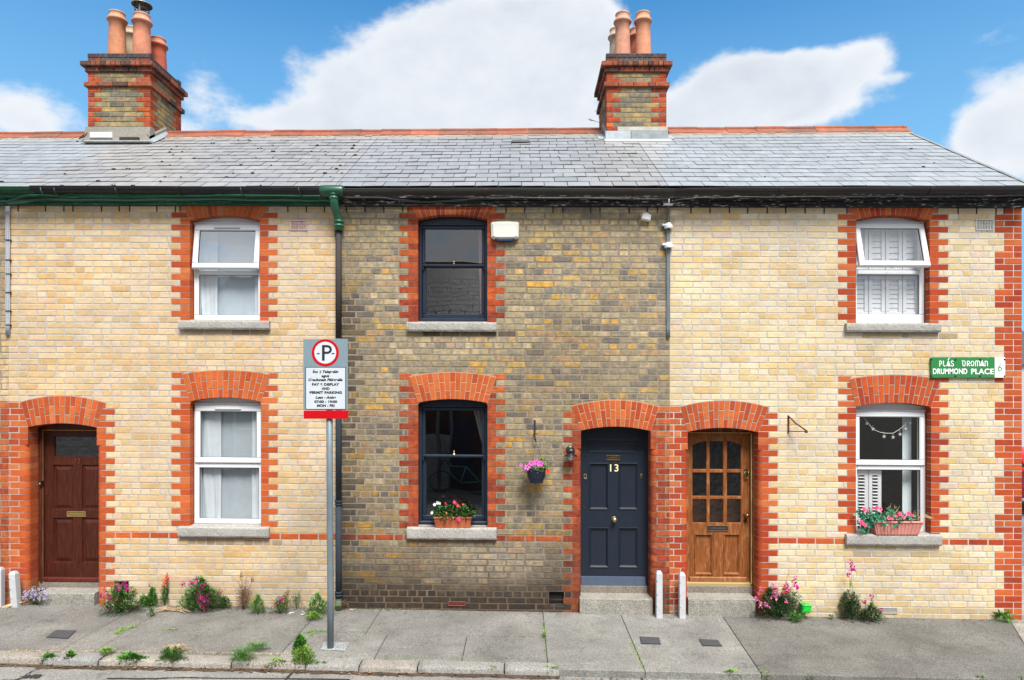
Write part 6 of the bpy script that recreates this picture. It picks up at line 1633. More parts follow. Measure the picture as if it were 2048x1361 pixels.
# green plastic tub
x, z = P(1610, 1223, -.06, False); mb = MB(); mb.prism([(x-.06, z), (x+.045, z), (x+.05, z+.085), (x+.04, z+.095), (x-.06, z+.095)], -.13, -.03, alb(20, 200, 60, .8), 0, .012)
mb.box(x-.06, x+.055, -.136, -.026, z+.078, z+.09, alb(20, 190, 60, .8), 0, .004)
tag(mb.build('plastic_tub', M['gloss'], None, False, (x, -.08, z)), 'bright green plastic tub behind the pink snapdragons', 'tub')

# ------------------------------------------------------------------ plants
LEAFC = {'mid': [(64, 104, 44), (80, 126, 52), (48, 84, 40), (98, 142, 66)], 'dark': [(44, 72, 42), (58, 90, 50), (36, 58, 36), (74, 108, 58)], 'lime': [(110, 150, 50), (130, 168, 60), (92, 130, 46), (146, 176, 80)],
         'grey': [(120, 138, 112), (140, 156, 130), (96, 118, 90)], 'dead': [(110, 74, 58), (134, 96, 76), (90, 62, 50), (150, 120, 92)], 'straw': [(196, 172, 126), (176, 148, 106), (210, 190, 150)], 'ivy': [(28, 96, 70), (42, 122, 88), (22, 76, 56), (70, 150, 110)], 'fresh': [(76, 132, 44), (60, 112, 40), (96, 150, 60)]}
def lc(kind, rr): return jit(alb(*rr.choice(LEAFC[kind]), .8), .12, rr)
def leaf(mb, p, d, L_, w, c, up=Vector((0, 0, 1)), bend=.25):
    d = d.normalized(); s = d.cross(up); s = s.normalized() if s.length > 1e-4 else Vector((1, 0, 0)); n = s.cross(d)
    a = p; m1 = p+d*L_*.45+n*L_*bend*.35; e = p+d*L_-up*L_*bend*.3
    i = [mb.v(a), mb.v(m1-s*w*.5), mb.v(e), mb.v(m1+s*w*.5)]
    mb.f((i[0], i[1], i[2], i[3]), c, 0)
def foliage(mb, base, rx, ry, h, n, L_, w, kind, rr, upness=.5, dome=True):
    """leaves spread through a dome, turned outward"""
    for _ in range(n):
        a = rr.uniform(0, 6.283); q = math.sqrt(rr.random()); v = rr.random()**.8
        fr = math.sqrt(max(0.02, 1-(v*.95)**2)) if dome else 1
        # lobed outline
        lob = 1+.22*math.sin(a*3+base[0]*5)+.15*math.sin(v*9+a*2)
        p = Vector((base[0]+rx*q*fr*lob*math.cos(a), base[1]+ry*q*fr*lob*math.sin(a), base[2]+h*v*(.8+.2*math.sin(a*2+base[0]*9))+.01))
        if p.y > -.012: p.y = -.012-rr.random()*.02
        d = Vector((math.cos(a)*q, math.sin(a)*q, upness+rr.uniform(-.35, .5)))+Vector((rr.uniform(-.5, .5), rr.uniform(-.5, .5), rr.uniform(-.4, .4)))
        leaf(mb, p, d, L_*rr.uniform(.6, 1.25), w*rr.uniform(.7, 1.2), lc(kind, rr))
def stems(mb, base, tips, r, c):
    for t_ in tips:
        m = ((base[0]+t_[0])/2+rnd.uniform(-.01, .01), (base[1]+t_[1])/2-.01, base[2]+(t_[2]-base[2])*.5); mb.tube([base, m, t_], [r, r*.8, r*.5], c, n=5)
def bloom(mb, p, s, cols, rr, n=7):
    for _ in range(n):
        q = Vector(p)+Vector((rr.uniform(-s, s), rr.uniform(-s, s)*.8-s*.3, rr.uniform(-s, s))); c = jit(alb(*rr.choice(cols), .66), .18, rr); a = rr.uniform(0, 6.28); t_ = s*rr.uniform(.28, .58)
        u = Vector((math.cos(a), rr.uniform(-.5, .3), math.sin(a))).normalized(); v = Vector((-math.sin(a), rr.uniform(-.5, .3), math.cos(a))).normalized()
        mb.poly([q+u*t_, q+v*t_*.8, q-u*t_, q-v*t_*.8], c)
def spike(mb, x, y, z, h, s, cols, rr):
    n = max(3, int(h/(s*.55)))
    for k in range(n):
        t_ = k/max(1, n-1); bloom(mb, (x+rr.uniform(-s, s)*.35, y+rr.uniform(-s, s)*.3, z+h*t_), s*(1-.55*t_), cols, rr, 7)
MAG = [(190, 30, 128), (206, 50, 150), (158, 22, 108)]; PINK = [(232, 112, 168), (240, 150, 190), (214, 90, 150)]; REDF = [(206, 24, 60), (224, 50, 70)]; CORAL = [(232, 84, 70), (240, 120, 70)]; LIL = [(196, 176, 224), (226, 214, 240), (170, 146, 206)]
def plant(px, pyb, wpx, hpx, n, kind, lab, cat='plant', name='plant', flowers=(), L_=.06, w=.014, upn=.5, seed=1, ry=None, Y=None, extra=None, group=None, road=False):
    rr = random.Random(seed*13+int(px))
    if road: x, y = road_pt(px, pyb); z = zroad(x, y)+.0
    else:
        x, y, _ = G(px, pyb); 
        if Y is not None: y = Y; x = P(px, 800, y, False)[0]
        if y > -.03: y = -.03
        z = zg(x, y)
    sc = (CAM_D+y)/FPX; rx, h = wpx*sc/2, hpx*sc; ryy = ry if ry else min(rx, .16)
    cen = (x, y-(0 if road else 0), z)
    t_ = thing(name, (x, y, z), lab, cat, group)
    mb = MB(); foliage(mb, cen, rx*1.12, ryy, h*1.08, int(n*1.7), L_*.9, w*.82, kind, rr, upn); mb.build('foliage', M['leaf'], t_, False)
    sm = MB(); tips = []
    for f in flowers:
        fx, fy, fh, fs, fc = f           # px, py of the spike's foot, height px, size px, colours
        yy = y-ryy*.5+rr.uniform(-.02, .02); X_, Z_ = P(fx, fy, yy, False); fl = MB(); spike(fl, X_, yy, Z_, fh*sc, fs*sc, fc, rr); fl.build('flower', M['petal'], t_, False); tips.append((X_, yy, Z_+fh*sc*.9))
    for k in range(max(4, int(wpx/7))): tips.append((x+rr.uniform(-rx, rx)*.8, y-rr.uniform(0, ryy)*.5, z+h*rr.uniform(.5, 1.0)))
    stems(sm, (x, y, z-.01), tips, .0035, alb(90, 110, 60, .8) if kind not in ('dead', 'straw') else alb(120, 90, 70, .8)); sm.build('stem', M['leaf'], t_, False)
    return t_
plant(70, 1209, 50, 32, 380, 'grey', 'low aster cushion with tiny lilac flowers beside the mahogany door step', 'flower', 'aster_plant', [(50+6.5*(k % 8)+rnd.uniform(-3, 3), 1181+5.5*(k//8)+rnd.uniform(-3, 3), 1.5, 2.6, LIL) for k in range(32)], L_=.03, w=.006, seed=1)
plant(242, 1226, 60, 50, 900, 'mid', 'bushy magenta snapdragon nearest the mahogany door, before the scraper hole', 'flower', 'snapdragon_plant', [(204, 1195, 6, 5, MAG), (210, 1186, 9, 5, MAG), (221, 1197, 6, 5, MAG), (236, 1176, 9, 5, MAG), (251, 1172, 10, 5.5, MAG), (255, 1180, 5, 4, MAG), (233, 1201, 3, 4, MAG), (214, 1215, 3, 4, MAG)], L_=.065, w=.014, seed=2)
plant(288, 1214, 32, 18, 220, 'mid', 'low green leafy weed right of the first magenta snapdragon', 'weed', 'weed_plant', L_=.05, w=.012, seed=3)
plant(304, 1214, 20, 34, 240, 'fresh', 'upright green weed between the magenta and the orange snapdragon', 'weed', 'weed_plant', [(299, 1172, 4, 2, [(120, 40, 60)])], L_=.05, w=.012, upn=1.0, seed=4)
plant(303, 1234, 12, 16, 60, 'mid', 'tiny sprig growing out on the pavement under the upright weed', 'weed', 'weed_plant', L_=.045, w=.010, upn=1.2, seed=41)
plant(332, 1212, 14, 46, 150, 'mid', 'single snapdragon stem with a coral red flower spike', 'flower', 'snapdragon_plant', [(331, 1173, 18, 5, CORAL), (334, 1160, 12, 4, REDF)], L_=.045, w=.012, upn=.9, seed=5)
plant(403, 1222, 76, 58, 1300, 'mid', 'large magenta snapdragon bush under the lower white window', 'flower', 'snapdragon_plant', [(366, 1171, 6, 4, MAG), (382, 1167, 5, 4, MAG), (391, 1163, 8, 5, MAG), (402, 1172, 3, 3, MAG), (409, 1171, 4, 4, MAG), (394, 1185, 6, 5, MAG), (401, 1179, 4, 3.5, MAG), (400, 1197, 7, 6, MAG), (407, 1204, 6, 6, MAG), (413, 1196, 7, 6, MAG), (405, 1209, 5, 5, MAG), (417, 1208, 5, 4.5, MAG), (440, 1183, 4, 3, MAG), (408, 1217, 5, 4.5, MAG), (394, 1203, 4, 4, MAG)], L_=.065, w=.013, seed=6)
plant(449, 1217, 18, 20, 120, 'dark', 'small dark green weed beside the large magenta bush', 'weed', 'weed_plant', L_=.045, w=.012, seed=7)
plant(487, 1220, 30, 60, 330, 'dead', 'withered brown plant against the buff wall', 'dead plant', 'dead_plant', [(482, 1152, 6, 3, [(110, 76, 60)]), (505, 1163, 8, 3, [(110, 76, 60)])], L_=.022, w=.016, upn=.6, seed=8)
plant(515, 1229, 30, 32, 520, 'fresh', 'feathery bright green weed right of the withered plant', 'weed', 'weed_plant', L_=.055, w=.006, upn=1.0, seed=9)
plant(561, 1228, 30, 30, 300, 'mid', 'small snapdragon with two magenta flowers', 'flower', 'snapdragon_plant', [(552, 1210, 8, 5, MAG), (564, 1201, 5, 4.5, MAG)], L_=.05, w=.010, upn=.8, seed=10)
plant(595, 1216, 22, 30, 130, 'grey', 'thin upright grey green weed near the parking sign', 'weed', 'weed_plant', L_=.04, w=.008, upn=1.1, seed=11)
plant(578, 1214, 10, 40, 70, 'dead', 'thin dry brownish sprig left of the grey green weed', 'weed', 'weed_plant', L_=.03, w=.008, upn=1.1, seed=12)
plant(636, 1232, 46, 38, 420, 'fresh', 'tangled green and brown weeds at the downpipe left of the sign pole', 'weed', 'weed_plant', L_=.045, w=.012, upn=.8, seed=13)
plant(628, 1240, 30, 12, 200, 'lime', 'low lime green weed creeping on the pavement left of the sign pole', 'weed', 'weed_plant', L_=.03, w=.014, seed=14)
plant(690, 1216, 18, 14, 90, 'dead', 'brown scrubby weed at the foot of the downpipe', 'weed', 'weed_plant', L_=.03, w=.010, seed=15)
plant(1558, 1236, 86, 52, 1500, 'dark', 'wide pink snapdragon clump right of the wooden door step', 'flower', 'snapdragon_plant', [(1511, 1200, 5, 5, PINK), (1521, 1210, 6, 5, PINK), (1532, 1212, 5, 6, PINK), (1522, 1184, 10, 5, PINK), (1545, 1172, 5, 4.5, PINK), (1548, 1196, 12, 6, PINK), (1553, 1188, 9, 6, PINK), (1577, 1179, 4, 4.5, PINK), (1568, 1182, 10, 6, REDF), (1573, 1171, 4, 4, MAG), (1591, 1170, 14, 7, MAG), (1576, 1150, 2, 1.5, [(150, 170, 100)]), (1572, 1203, 5, 3, PINK), (1602, 1194, 4, 2, [(120, 50, 50)])], L_=.06, w=.012, seed=16)
plant(1592, 1245, 24, 14, 130, 'fresh', 'brighter green sprig at the front of the pink clump', 'weed', 'weed_plant', L_=.05, w=.012, seed=17)
plant(1703, 1240, 36, 50, 620, 'dark', 'tall snapdragon with one magenta spike under the end house window', 'flower', 'snapdragon_plant', [(1702, 1138, 18, 6, MAG), (1699, 1150, 8, 5, MAG), (1701, 1172, 12, 2, [(110, 140, 70)]), (1719, 1194, 5, 2, [(130, 150, 80)])], L_=.055, w=.012, upn=.6, seed=18)
plant(1743, 1244, 38, 30, 520, 'dark', 'round snapdragon with two short magenta spikes beside the air brick', 'flower', 'snapdragon_plant', [(1730, 1208, 8, 5, MAG), (1744, 1197, 7, 5, MAG), (1746, 1212, 8, 1.6, [(110, 140, 70)]), (1763, 1220, 2, 3.5, MAG)], L_=.05, w=.011, seed=19)
plant(1662, 1239, 9, 7, 24, 'fresh', 'tiny green seedling at the foot of the cream wall', 'weed', 'weed_plant', L_=.03, w=.016, seed=20)
plant(2006, 1241, 32, 14, 70, 'fresh', 'spreading dandelion rosette at the red brick corner', 'weed', 'weed_plant', L_=.10, w=.02, upn=.3, seed=21)
for i, (px, py, w_, h_, n, k, L2, w2, lab) in enumerate(((98, 1320, 30, 10, 130, 'fresh', .04, .014, 'small green weed on the kerb nearest the left edge'), (140, 1318, 14, 16, 90, 'fresh', .035, .02, 'little round leaved weed second from the left along the kerb'), (213, 1310, 26, 8, 90, 'lime', .04, .008, 'pale grass tuft in the joint of the kerb stones'), (262, 1325, 58, 14, 330, 'fresh', .04, .014, 'long low green weed spreading in the gutter'),
    (343, 1328, 46, 24, 380, 'mid', .045, .010, 'bushy feathery weed in the gutter below the large magenta bush'), (352, 1305, 50, 8, 160, 'straw', .04, .006, 'dry yellowish grass along the inner kerb line'), (486, 1318, 42, 26, 380, 'fresh', .06, .005, 'grass tuft hanging over the kerb stones'), (515, 1303, 44, 10, 200, 'fresh', .05, .005, 'low grass fringe along the inner kerb right of the big tuft'),
    (556, 1333, 66, 10, 330, 'lime', .03, .014, 'lime green creeping weed in the gutter left of the sign pole'), (600, 1306, 22, 24, 190, 'fresh', .045, .022, 'upright leafy weed at the kerb left of the sign pole'), (607, 1330, 42, 30, 520, 'lime', .035, .012, 'bright lime weed mound tumbling over the kerb by the sign'), (640, 1327, 24, 8, 110, 'fresh', .03, .012, 'low green patch in the gutter below the sign pole'),
    (945, 1334, 12, 5, 60, 'fresh', .03, .008, 'tiny green tuft in the gutter below the dark window'), (984, 1334, 30, 7, 110, 'lime', .03, .010, 'small lime weed in the gutter below the hanging pot'), (1103, 1337, 30, 9, 120, 'lime', .03, .012, 'lime weed at the end of the kerb stones'), (1088, 1275, 6, 8, 40, 'lime', .025, .008, 'sprig in the pavement joint before the navy door'), (1462, 1349, 46, 9, 220, 'lime', .03, .012, 'lime weed along the concrete kerb before the wooden door'), (1528, 1352, 28, 7, 130, 'lime', .03, .012, 'smaller lime weed right of the slab joint'),
    (1960, 1354, 18, 8, 90, 'fresh', .035, .014, 'green weed at the road edge near the right corner'), (2042, 1356, 16, 8, 60, 'fresh', .03, .014, 'green weed at the bottom right corner'), (1290, 1340, 20, 5, 60, 'straw', .03, .006, 'dry tuft at the slab joint before the navy door'), (1620, 1356, 24, 6, 90, 'fresh', .03, .010, 'low weed at the kerb below the pink clump'))):
    plant(px, py, w_*1.12, h_*1.25, int(n*1.4), k, lab, 'weed', 'weed_plant', L_=L2, w=w2, upn=.8, seed=60+i, ry=.05, road=py > 1312)
# moss in joints and dry stalks
mb = MB(); rr = random.Random(31)
for (pts, n, wd, kind) in (([(232, 1270), (245, 1261), (274, 1252)], 420, .03, 'lime'), ([(240, 1258), (274, 1256)], 120, .02, 'lime'), ([(322, 1261), (354, 1260)], 120, .014, 'lime'), ([(610, 1266), (625, 1264), (656, 1263)], 260, .03, 'lime'), ([(600, 1290), (616, 1276), (630, 1268)], 120, .02, 'lime'), ([(690, 1264), (760, 1264)], 50, .01, 'lime'), ([(960, 1272), (1086, 1275)], 60, .01, 'lime'), ([(700, 1220), (800, 1220)], 120, .012, 'lime'), ([(20, 1303), (330, 1306)], 500, .018, 'straw'), ([(330, 1306), (600, 1310)], 400, .016, 'straw'), ([(600, 1312), (1080, 1318)], 200, .012, 'lime'), ([(1088, 1240), (1089, 1310)], 130, .012, 'lime'), ([(1262, 1285), (1286, 1335)], 110, .012, 'lime')):
    for k in range(n):
        t_ = rr.random()*(len(pts)-1); i = min(len(pts)-2, int(t_)); u = t_-i
        x, y, _ = G(pts[i][0]+(pts[i+1][0]-pts[i][0])*u, pts[i][1]+(pts[i+1][1]-pts[i][1])*u); x += rr.gauss(0, wd*.6); y += rr.gauss(0, wd*.5)
        if y > -.01: y = -.015
        leaf(mb, Vector((x, y, zg(x, y)+.001)), Vector((rr.uniform(-1, 1), rr.uniform(-1, 1), rr.uniform(.3, 1.2))), rr.uniform(.008, .022), .006, lc(kind, rr))
tag(mb.build('joint_moss', M['leaf'], None, False), 'yellow green moss growing in the pavement joints', 'moss', kind='stuff')
x, y, _ = G(345, 1222); y = min(y, -.08); z = zg(x, y); mb = MB(); rr = random.Random(4)
for k in range(22):
    a = rr.uniform(-.6, .6)+(0 if k % 2 else 3.14); L2 = rr.uniform(.1, .26); mb.tube([(x+rr.uniform(-.08, .08), y+rr.uniform(-.04, .04), z+.012), (x+math.cos(a)*L2*.5, y-.04+math.sin(a)*L2*.3, z+rr.uniform(.01, .07)), (x+math.cos(a)*L2, y-.05+math.sin(a)*L2*.5, z+.01)], .0028, jit(alb(204, 172, 132, .8), .15, rr), n=4)
tag(mb.build('dry_stalks', M['leaf'], None, False, (x, y, z)), 'heap of dry straw coloured stalks on the pavement by the magenta bush', 'dead stalks')
x, y, _ = G(42, 1212); z = zg(x, y); mb = MB()
for k in range(16):
    a = rr.uniform(2.6, 4.2); L2 = rr.uniform(.1, .2); mb.tube([(x+rr.uniform(-.02, .06), -.1, z+.05), (x+math.cos(a)*L2*.4, -.14, z+.04), (x+math.cos(a)*L2, -.18+math.sin(a)*.05, z+.006)], .0022, jit(alb(214, 190, 150, .8), .12, rr), n=4)
tag(mb.build('dry_stalks', M['leaf'], None, False, (x, -.12, z)), 'dry pale grass blades beside the leaning white post', 'dead stalks')

# ---- flower boxes on the sills
def trough(px0, px1, pyt, pyb, Yc, d, c, c2, lab, taper=.06, seed=1):
    x0, z1 = P(px0, pyt, Yc-d/2, False); x1, z0 = P(px1, pyb, Yc-d/2, False); t_ = thing('flower_box', ((x0+x1)/2, Yc, z0), lab, 'flower box')
    mb = MB(); tp = (x1-x0)*taper; y0, y1 = Yc-d/2, Yc+d/2; n = 26; rr = random.Random(seed)
    zr_ = z1-.022
    for k in range(n):          # ribbed front
        u0, u1 = k/n, (k+1)/n; off = .004 if k % 2 else 0; cc = jit(c, .06, rr)
        A = lambda u, v: (x0+tp*(1-v)+(x1-x0-2*tp*(1-v))*u, y0+.02*(1-v)-off, z0+(zr_-z0)*v)
        mb.poly([A(u0, 0), A(u1, 0), A(u1, 1), A(u0, 1)], cc)
        if off: mb.poly([A(u0, 0), (A(u0, 0)[0], A(u0, 0)[1]+off, A(u0, 0)[2]), (A(u0, 1)[0], A(u0, 1)[1]+off, A(u0, 1)[2]), A(u0, 1)], tuple(v*.9 for v in cc)); mb.poly([A(u1, 0), (A(u1, 0)[0], A(u1, 0)[1]+off, A(u1, 0)[2]), (A(u1, 1)[0], A(u1, 1)[1]+off, A(u1, 1)[2]), A(u1, 1)], tuple(v*.9 for v in cc))
    for s, (xa_, xb_) in ((0, (x0, x0+tp)), (1, (x1, x1-tp))): mb.poly([(xa_, y0, zr_), (xb_, y0+.02, z0), (xb_, y1-.01, z0), (xa_, y1, zr_)], c)
    mb.poly([(x0, y1, zr_), (x1, y1, zr_), (x1-tp, y1-.01, z0), (x0+tp, y1-.01, z0)], c)
    mb.poly([(x0+tp, y0+.02, z0+.001), (x1-tp, y0+.02, z0+.001), (x1-tp, y1-.01, z0+.001), (x0+tp, y1-.01, z0+.001)], c)
    mb.build('trough', M['clay'], t_, False)
    r_ = MB(); frame = ((x0-.008, x1+.008, y0-.012, y0+.006), (x0-.008, x1+.008, y1-.006, y1+.008))
    for a in frame: r_.box(a[0], a[1], a[2], a[3], zr_, z1, c2, 0, .004)
    for a in ((x0-.008, x0+.008), (x1-.008, x1+.008)): r_.box(a[0], a[1], y0+.006, y1-.006, zr_+.0005, z1-.0005, c2, 0)
    r_.build('rim', M['clay'], t_, False)
    s_ = MB(); s_.poly([(x0+.006, y0+.004, z1-.012), (x1-.006, y0+.004, z1-.012), (x1-.006, y1-.004, z1-.012), (x0+.006, y1-.004, z1-.012)], alb(54, 42, 32)); s_.build('soil', M['matt'], t_, False)
    return t_, x0, x1, z1
t_, a, b, zt_ = trough(868, 942.5, 1034, 1057.5, .005, .13, alb(196, 104, 66, .66), alb(206, 120, 78, .66), 'terracotta flower box with red, pink and white busy lizzies on the lower dark window sill', .04, 3)
rr = random.Random(21); mb = MB()
for k in range(560):
    u = rr.random(); x = a-.02+(b-a+.05)*u; hgt = .145*math.sin(math.pi*min(1, max(0, (u*.9+.05))))**.6*rr.random(); y = .0+rr.uniform(-.085, .06); z = zt_-.035*(y < -.05)*rr.random()+hgt
    leaf(mb, Vector((x, y, z)), Vector((rr.uniform(-1, 1), rr.uniform(-1, .3), rr.uniform(-.3, .8))), rr.uniform(.03, .05), rr.uniform(.018, .028), lc('fresh' if rr.random() < .45 else 'dark', rr))
mb.build('foliage', M['leaf'], t_, False)
def flower5(mb, p, s, c, cc, rr, tilt=None, n=5):
    """open five-petalled flower facing the street"""
    nrm = Vector((rr.uniform(-.4, .4), -1, rr.uniform(-.1, .5))).normalized(); u = nrm.cross(Vector((0, 0, 1))).normalized(); v = u.cross(nrm); p = Vector(p); a0 = rr.uniform(0, 6)
    for k in range(n):
        a = a0+k*2*math.pi/n; f = lambda r, t: p+(u*math.cos(t)+v*math.sin(t))*r
        d = 2*math.pi/n
        mb.poly([p-nrm*-.0+nrm*-.004, f(s*.62, a-d*.42), f(s, a-d*.24)+nrm*.002, f(s*1.02, a+d*.2)+nrm*.002, f(s*.62, a+d*.42)], jit(c, .08, rr))
    mb.poly([p+nrm*.002+(u*math.cos(t)+v*math.sin(t))*s*.22 for t in [q*1.2566 for q in range(5)]], cc)
mb = MB()
for (px, py, s, c) in ((875.5, 1006, .022, (244, 244, 250)), (869, 1010, .02, (240, 240, 248)), (879.5, 1007, .018, (244, 244, 250)), (864, 1026, .018, (240, 240, 248)), (891, 1006, .012, (206, 20, 100)), (893, 1009, .012, (206, 20, 100)), (909, 1004.5, .024, (206, 20, 110)), (912, 1007, .016, (190, 16, 100)), (916, 1012, .020, (232, 60, 60)), (926, 1009, .014, (226, 60, 60)), (915, 1038, .02, (190, 20, 110)), (919, 1040, .018, (200, 30, 120)), (893, 1026, .010, (240, 120, 60)), (904, 1022, .008, (230, 120, 80))):
    x, z = P(px, py, -.09, False); mb = MB(); flower5(mb, (x, -.09+rr.uniform(-.01, .01), z), s, alb(*c, .9), alb(240, 220, 120), rr); mb.build('flower', M['petal'], t_, False)
t_, a, b, zt_ = trough(1748, 1846, 1043, 1070.5, .0, .16, alb(206, 136, 124, .68), alb(220, 150, 136, .68), 'pinkish plastic flower box with artificial ivy and dry stalks on the end house sill', .07, 4)
mb = MB(); rr = random.Random(22)
def ivy(mb, p, s, c, rr):
    n_ = Vector((rr.uniform(-.5, .5), -1, rr.uniform(-.2, .7))).normalized(); u = n_.cross(Vector((0, 0, 1))).normalized(); v = u.cross(n_); a0 = rr.uniform(0, 6.28); pts = []
    for k in range(10): r = s*(1 if k % 2 == 0 else .55); t = a0+k*.6283; pts.append(Vector(p)+(u*math.cos(t)+v*math.sin(t))*r+n_*rr.uniform(-.004, .004))
    mb.poly(pts, c)
spots = [(1728, 1042, 14, 16, 50), (1738, 1030, 14, 14, 60), (1752, 1036, 14, 13, 60), (1766, 1040, 10, 10, 30), (1730, 1058, 10, 12, 22), (1782, 1030, 14, 12, 26), (1792, 1048, 9, 8, 16), (1806, 1036, 12, 10, 18), (1776, 1052, 7, 4, 8), (1820, 1036, 10, 7, 10), (1740, 1048, 8, 8, 24)]
for (px, py, sx_, sy_, n) in spots:
    for k in range(n):
        yy = rr.uniform(-.12, .02) if px > 1745 else rr.uniform(-.10, -.02); x, z = P(px+rr.gauss(0, sx_*.5), py+rr.gauss(0, sy_*.5), yy, False); ivy(mb, (x, yy, z), rr.uniform(.014, .026), lc('ivy', rr), rr)
mb.build('foliage', M['leaf'], t_, False)
mb = MB()
for (px, py, s) in ((1728, 1019, .028), (1734, 1022, .02), (1752, 1016, .03), (1762, 1018, .026), (1723, 1046, .034), (1729, 1050, .024), (1779, 1036, .026), (1784, 1038, .02), (1799, 1029, .028), (1806, 1034, .024), (1793, 1033, .02), (1817, 1027, .024), (1822, 1030, .018), (1744, 1018, .018)):
    x, z = P(px, py, -.11, False); mb = MB()
    for q in range(3): flower5(mb, (x+rr.uniform(-.008, .008), -.11-q*.006, z+rr.uniform(-.008, .008)), s*(1-.25*q), alb(*rr.choice([(236, 84, 130), (226, 60, 110), (240, 120, 150)]), .9), alb(200, 40, 90), rr, n=6)
    mb.build('flower', M['petal'], t_, False)
mb = MB()
for k in range(46):
    x = a+(b-a)*rr.uniform(.2, 1.0); y = rr.uniform(-.05, .05); h = rr.uniform(.05, .13)*(1.7 if abs(x-(a+(b-a)*.42)) < .04 else 1); dx = rr.uniform(-.05, .06)
    mb.tube([(x, y, zt_-.02), (x+dx*.3, y-.01, zt_+h*.6), (x+dx, y-.02, zt_+h)], [.0025, .002, .001], jit(alb(176, 140, 96, .8), .2, rr), n=4)
    for q in range(3): leaf(mb, Vector((x+dx*q/3, y-.01, zt_+h*(q+1)/4)), Vector((rr.uniform(-1, 1), -.3, rr.uniform(-.2, 1))), .025, .006, lc('straw', rr))
for k in range(5): mb.tube([(b-.06, -.02, zt_), (b+.03, -.04, zt_+.05+.01*k), (b+.1+.01*k, -.06, zt_+.03)], .0016, alb(214, 190, 150, .8), n=4)
mb.build('dry_stalks', M['leaf'], t_, False)
# petunias in the hanging pot
t_, hx, hy, hz = HANG; mb = MB(); rr = random.Random(23)
for k in range(420):
    a_ = rr.uniform(0, 6.28); q = math.sqrt(rr.random())*.13; side = math.cos(a_)*q
    h = rr.random()*(.09 if side < .03 else .13); kind = 'grey' if side < .03 and rr.random() < .6 else ('fresh' if rr.random() < .7 else 'lime')
    p = Vector((hx+side*1.15, hy+math.sin(a_)*q*.9, hz+h-(q > .11)*rr.random()*.05)); leaf(mb, p, Vector((math.cos(a_), math.sin(a_)-.2, rr.uniform(-.2, .9))), rr.uniform(.022, .04), rr.uniform(.012, .022), lc(kind, rr))
for k in range(26):
    x, z = P(1094+rr.uniform(-6, 7), 950+rr.uniform(-22, 6), -.22, False); leaf(mb, Vector((x, -.22, z)), Vector((rr.uniform(-1, 1), -.4, rr.uniform(-.3, 1))), .03, .018, lc('lime', rr))
mb.build('foliage', M['leaf'], t_, False)
mb = MB()
for (px, py, s, c) in ((1054.5, 935, .038, (236, 96, 190)), (1062, 926.5, .032, (236, 96, 190)), (1073, 925, .036, (232, 84, 186)), (1081, 928, .034, (230, 80, 180)), (1042, 930, .02, (226, 90, 180)), (1068, 931, .022, (238, 120, 200)), (1095, 943.5, .024, (240, 60, 40)), (1098, 944, .016, (240, 60, 40))):
    x, z = P(px, py, -.3, False); mb = MB(); flower5(mb, (x, -.3+rr.uniform(-.01, .01), z), s, alb(*c, .95), alb(120, 20, 70) if c[2] > 100 else alb(180, 30, 20), rr, n=5); mb.build('flower', M['petal'], t_, False)
# star garland
ref = [(1728, 837), (1735, 845), (1746, 859), (1760, 865), (1772, 867), (1786, 867), (1798, 860), (1810, 850), (1817, 841)]
x, z = P(1772, 867, .16, False); t_ = thing('star_garland', (x, .16, z), 'string of small white stars hanging inside the lower window of the end house', 'garland')
mb = MB(); mb.tube([(P(a, b, .16, False)[0], .16, P(a, b, .16, False)[1]) for a, b in ref], .0028, alb(226, 222, 210, .9), n=5); mb.build('cord', M['matt'], t_, False)
for (a, b) in ((1734, 847), (1746, 858.5), (1768, 873.5), (1786, 875), (1800, 869), (1811, 858), (1820, 846)):
    x, z = P(a, b, .155, False); mb = MB(); r = .027; a0 = rr.uniform(-.3, .3)
    mb.prism([(x+(r if k % 2 == 0 else r*.42)*math.sin(a0+k*.6283), z+(r if k % 2 == 0 else r*.42)*math.cos(a0+k*.6283)) for k in range(10)], .15, .156, alb(220, 222, 220, .5), 0, .002); mb.tube([(x, .155, z+.02), (x, .16, z+.05)], .0015, alb(226, 222, 210, .9), n=4); mb.build('star', M['gloss'], t_, False)
# bare twig rooted in the left side of the right chimney
x, z = P(1194, 245, 2.7, False); mb = MB(); rr = random.Random(2)
def twig(p, d, L_, r, n):
    q = p+d*L_; mb.tube([p, (p+q)/2+Vector((0, 0, .01)), q], [r, r*.8, r*.6], alb(90, 76, 66), n=4)
    if n:
        for k in range(2): twig(p+d*L_*rr.uniform(.5, 1), (d+Vector((rr.uniform(-.5, .3), rr.uniform(-.3, .3), rr.uniform(-.3, .8)))).normalized(), L_*.65, r*.7, n-1)
twig(Vector((x+.03, 2.6, z-.05)), Vector((-.7, 0, .2)), .1, .004, 4); twig(Vector((x+.03, 2.6, z)), Vector((-.3, 0, 1)).normalized(), .1, .004, 2)
tag(mb.build('bare_twig', M['leaf'], None, False, (x, 2.6, z)), 'bare twiggy weed growing from the left side of the four pot chimney', 'twig')
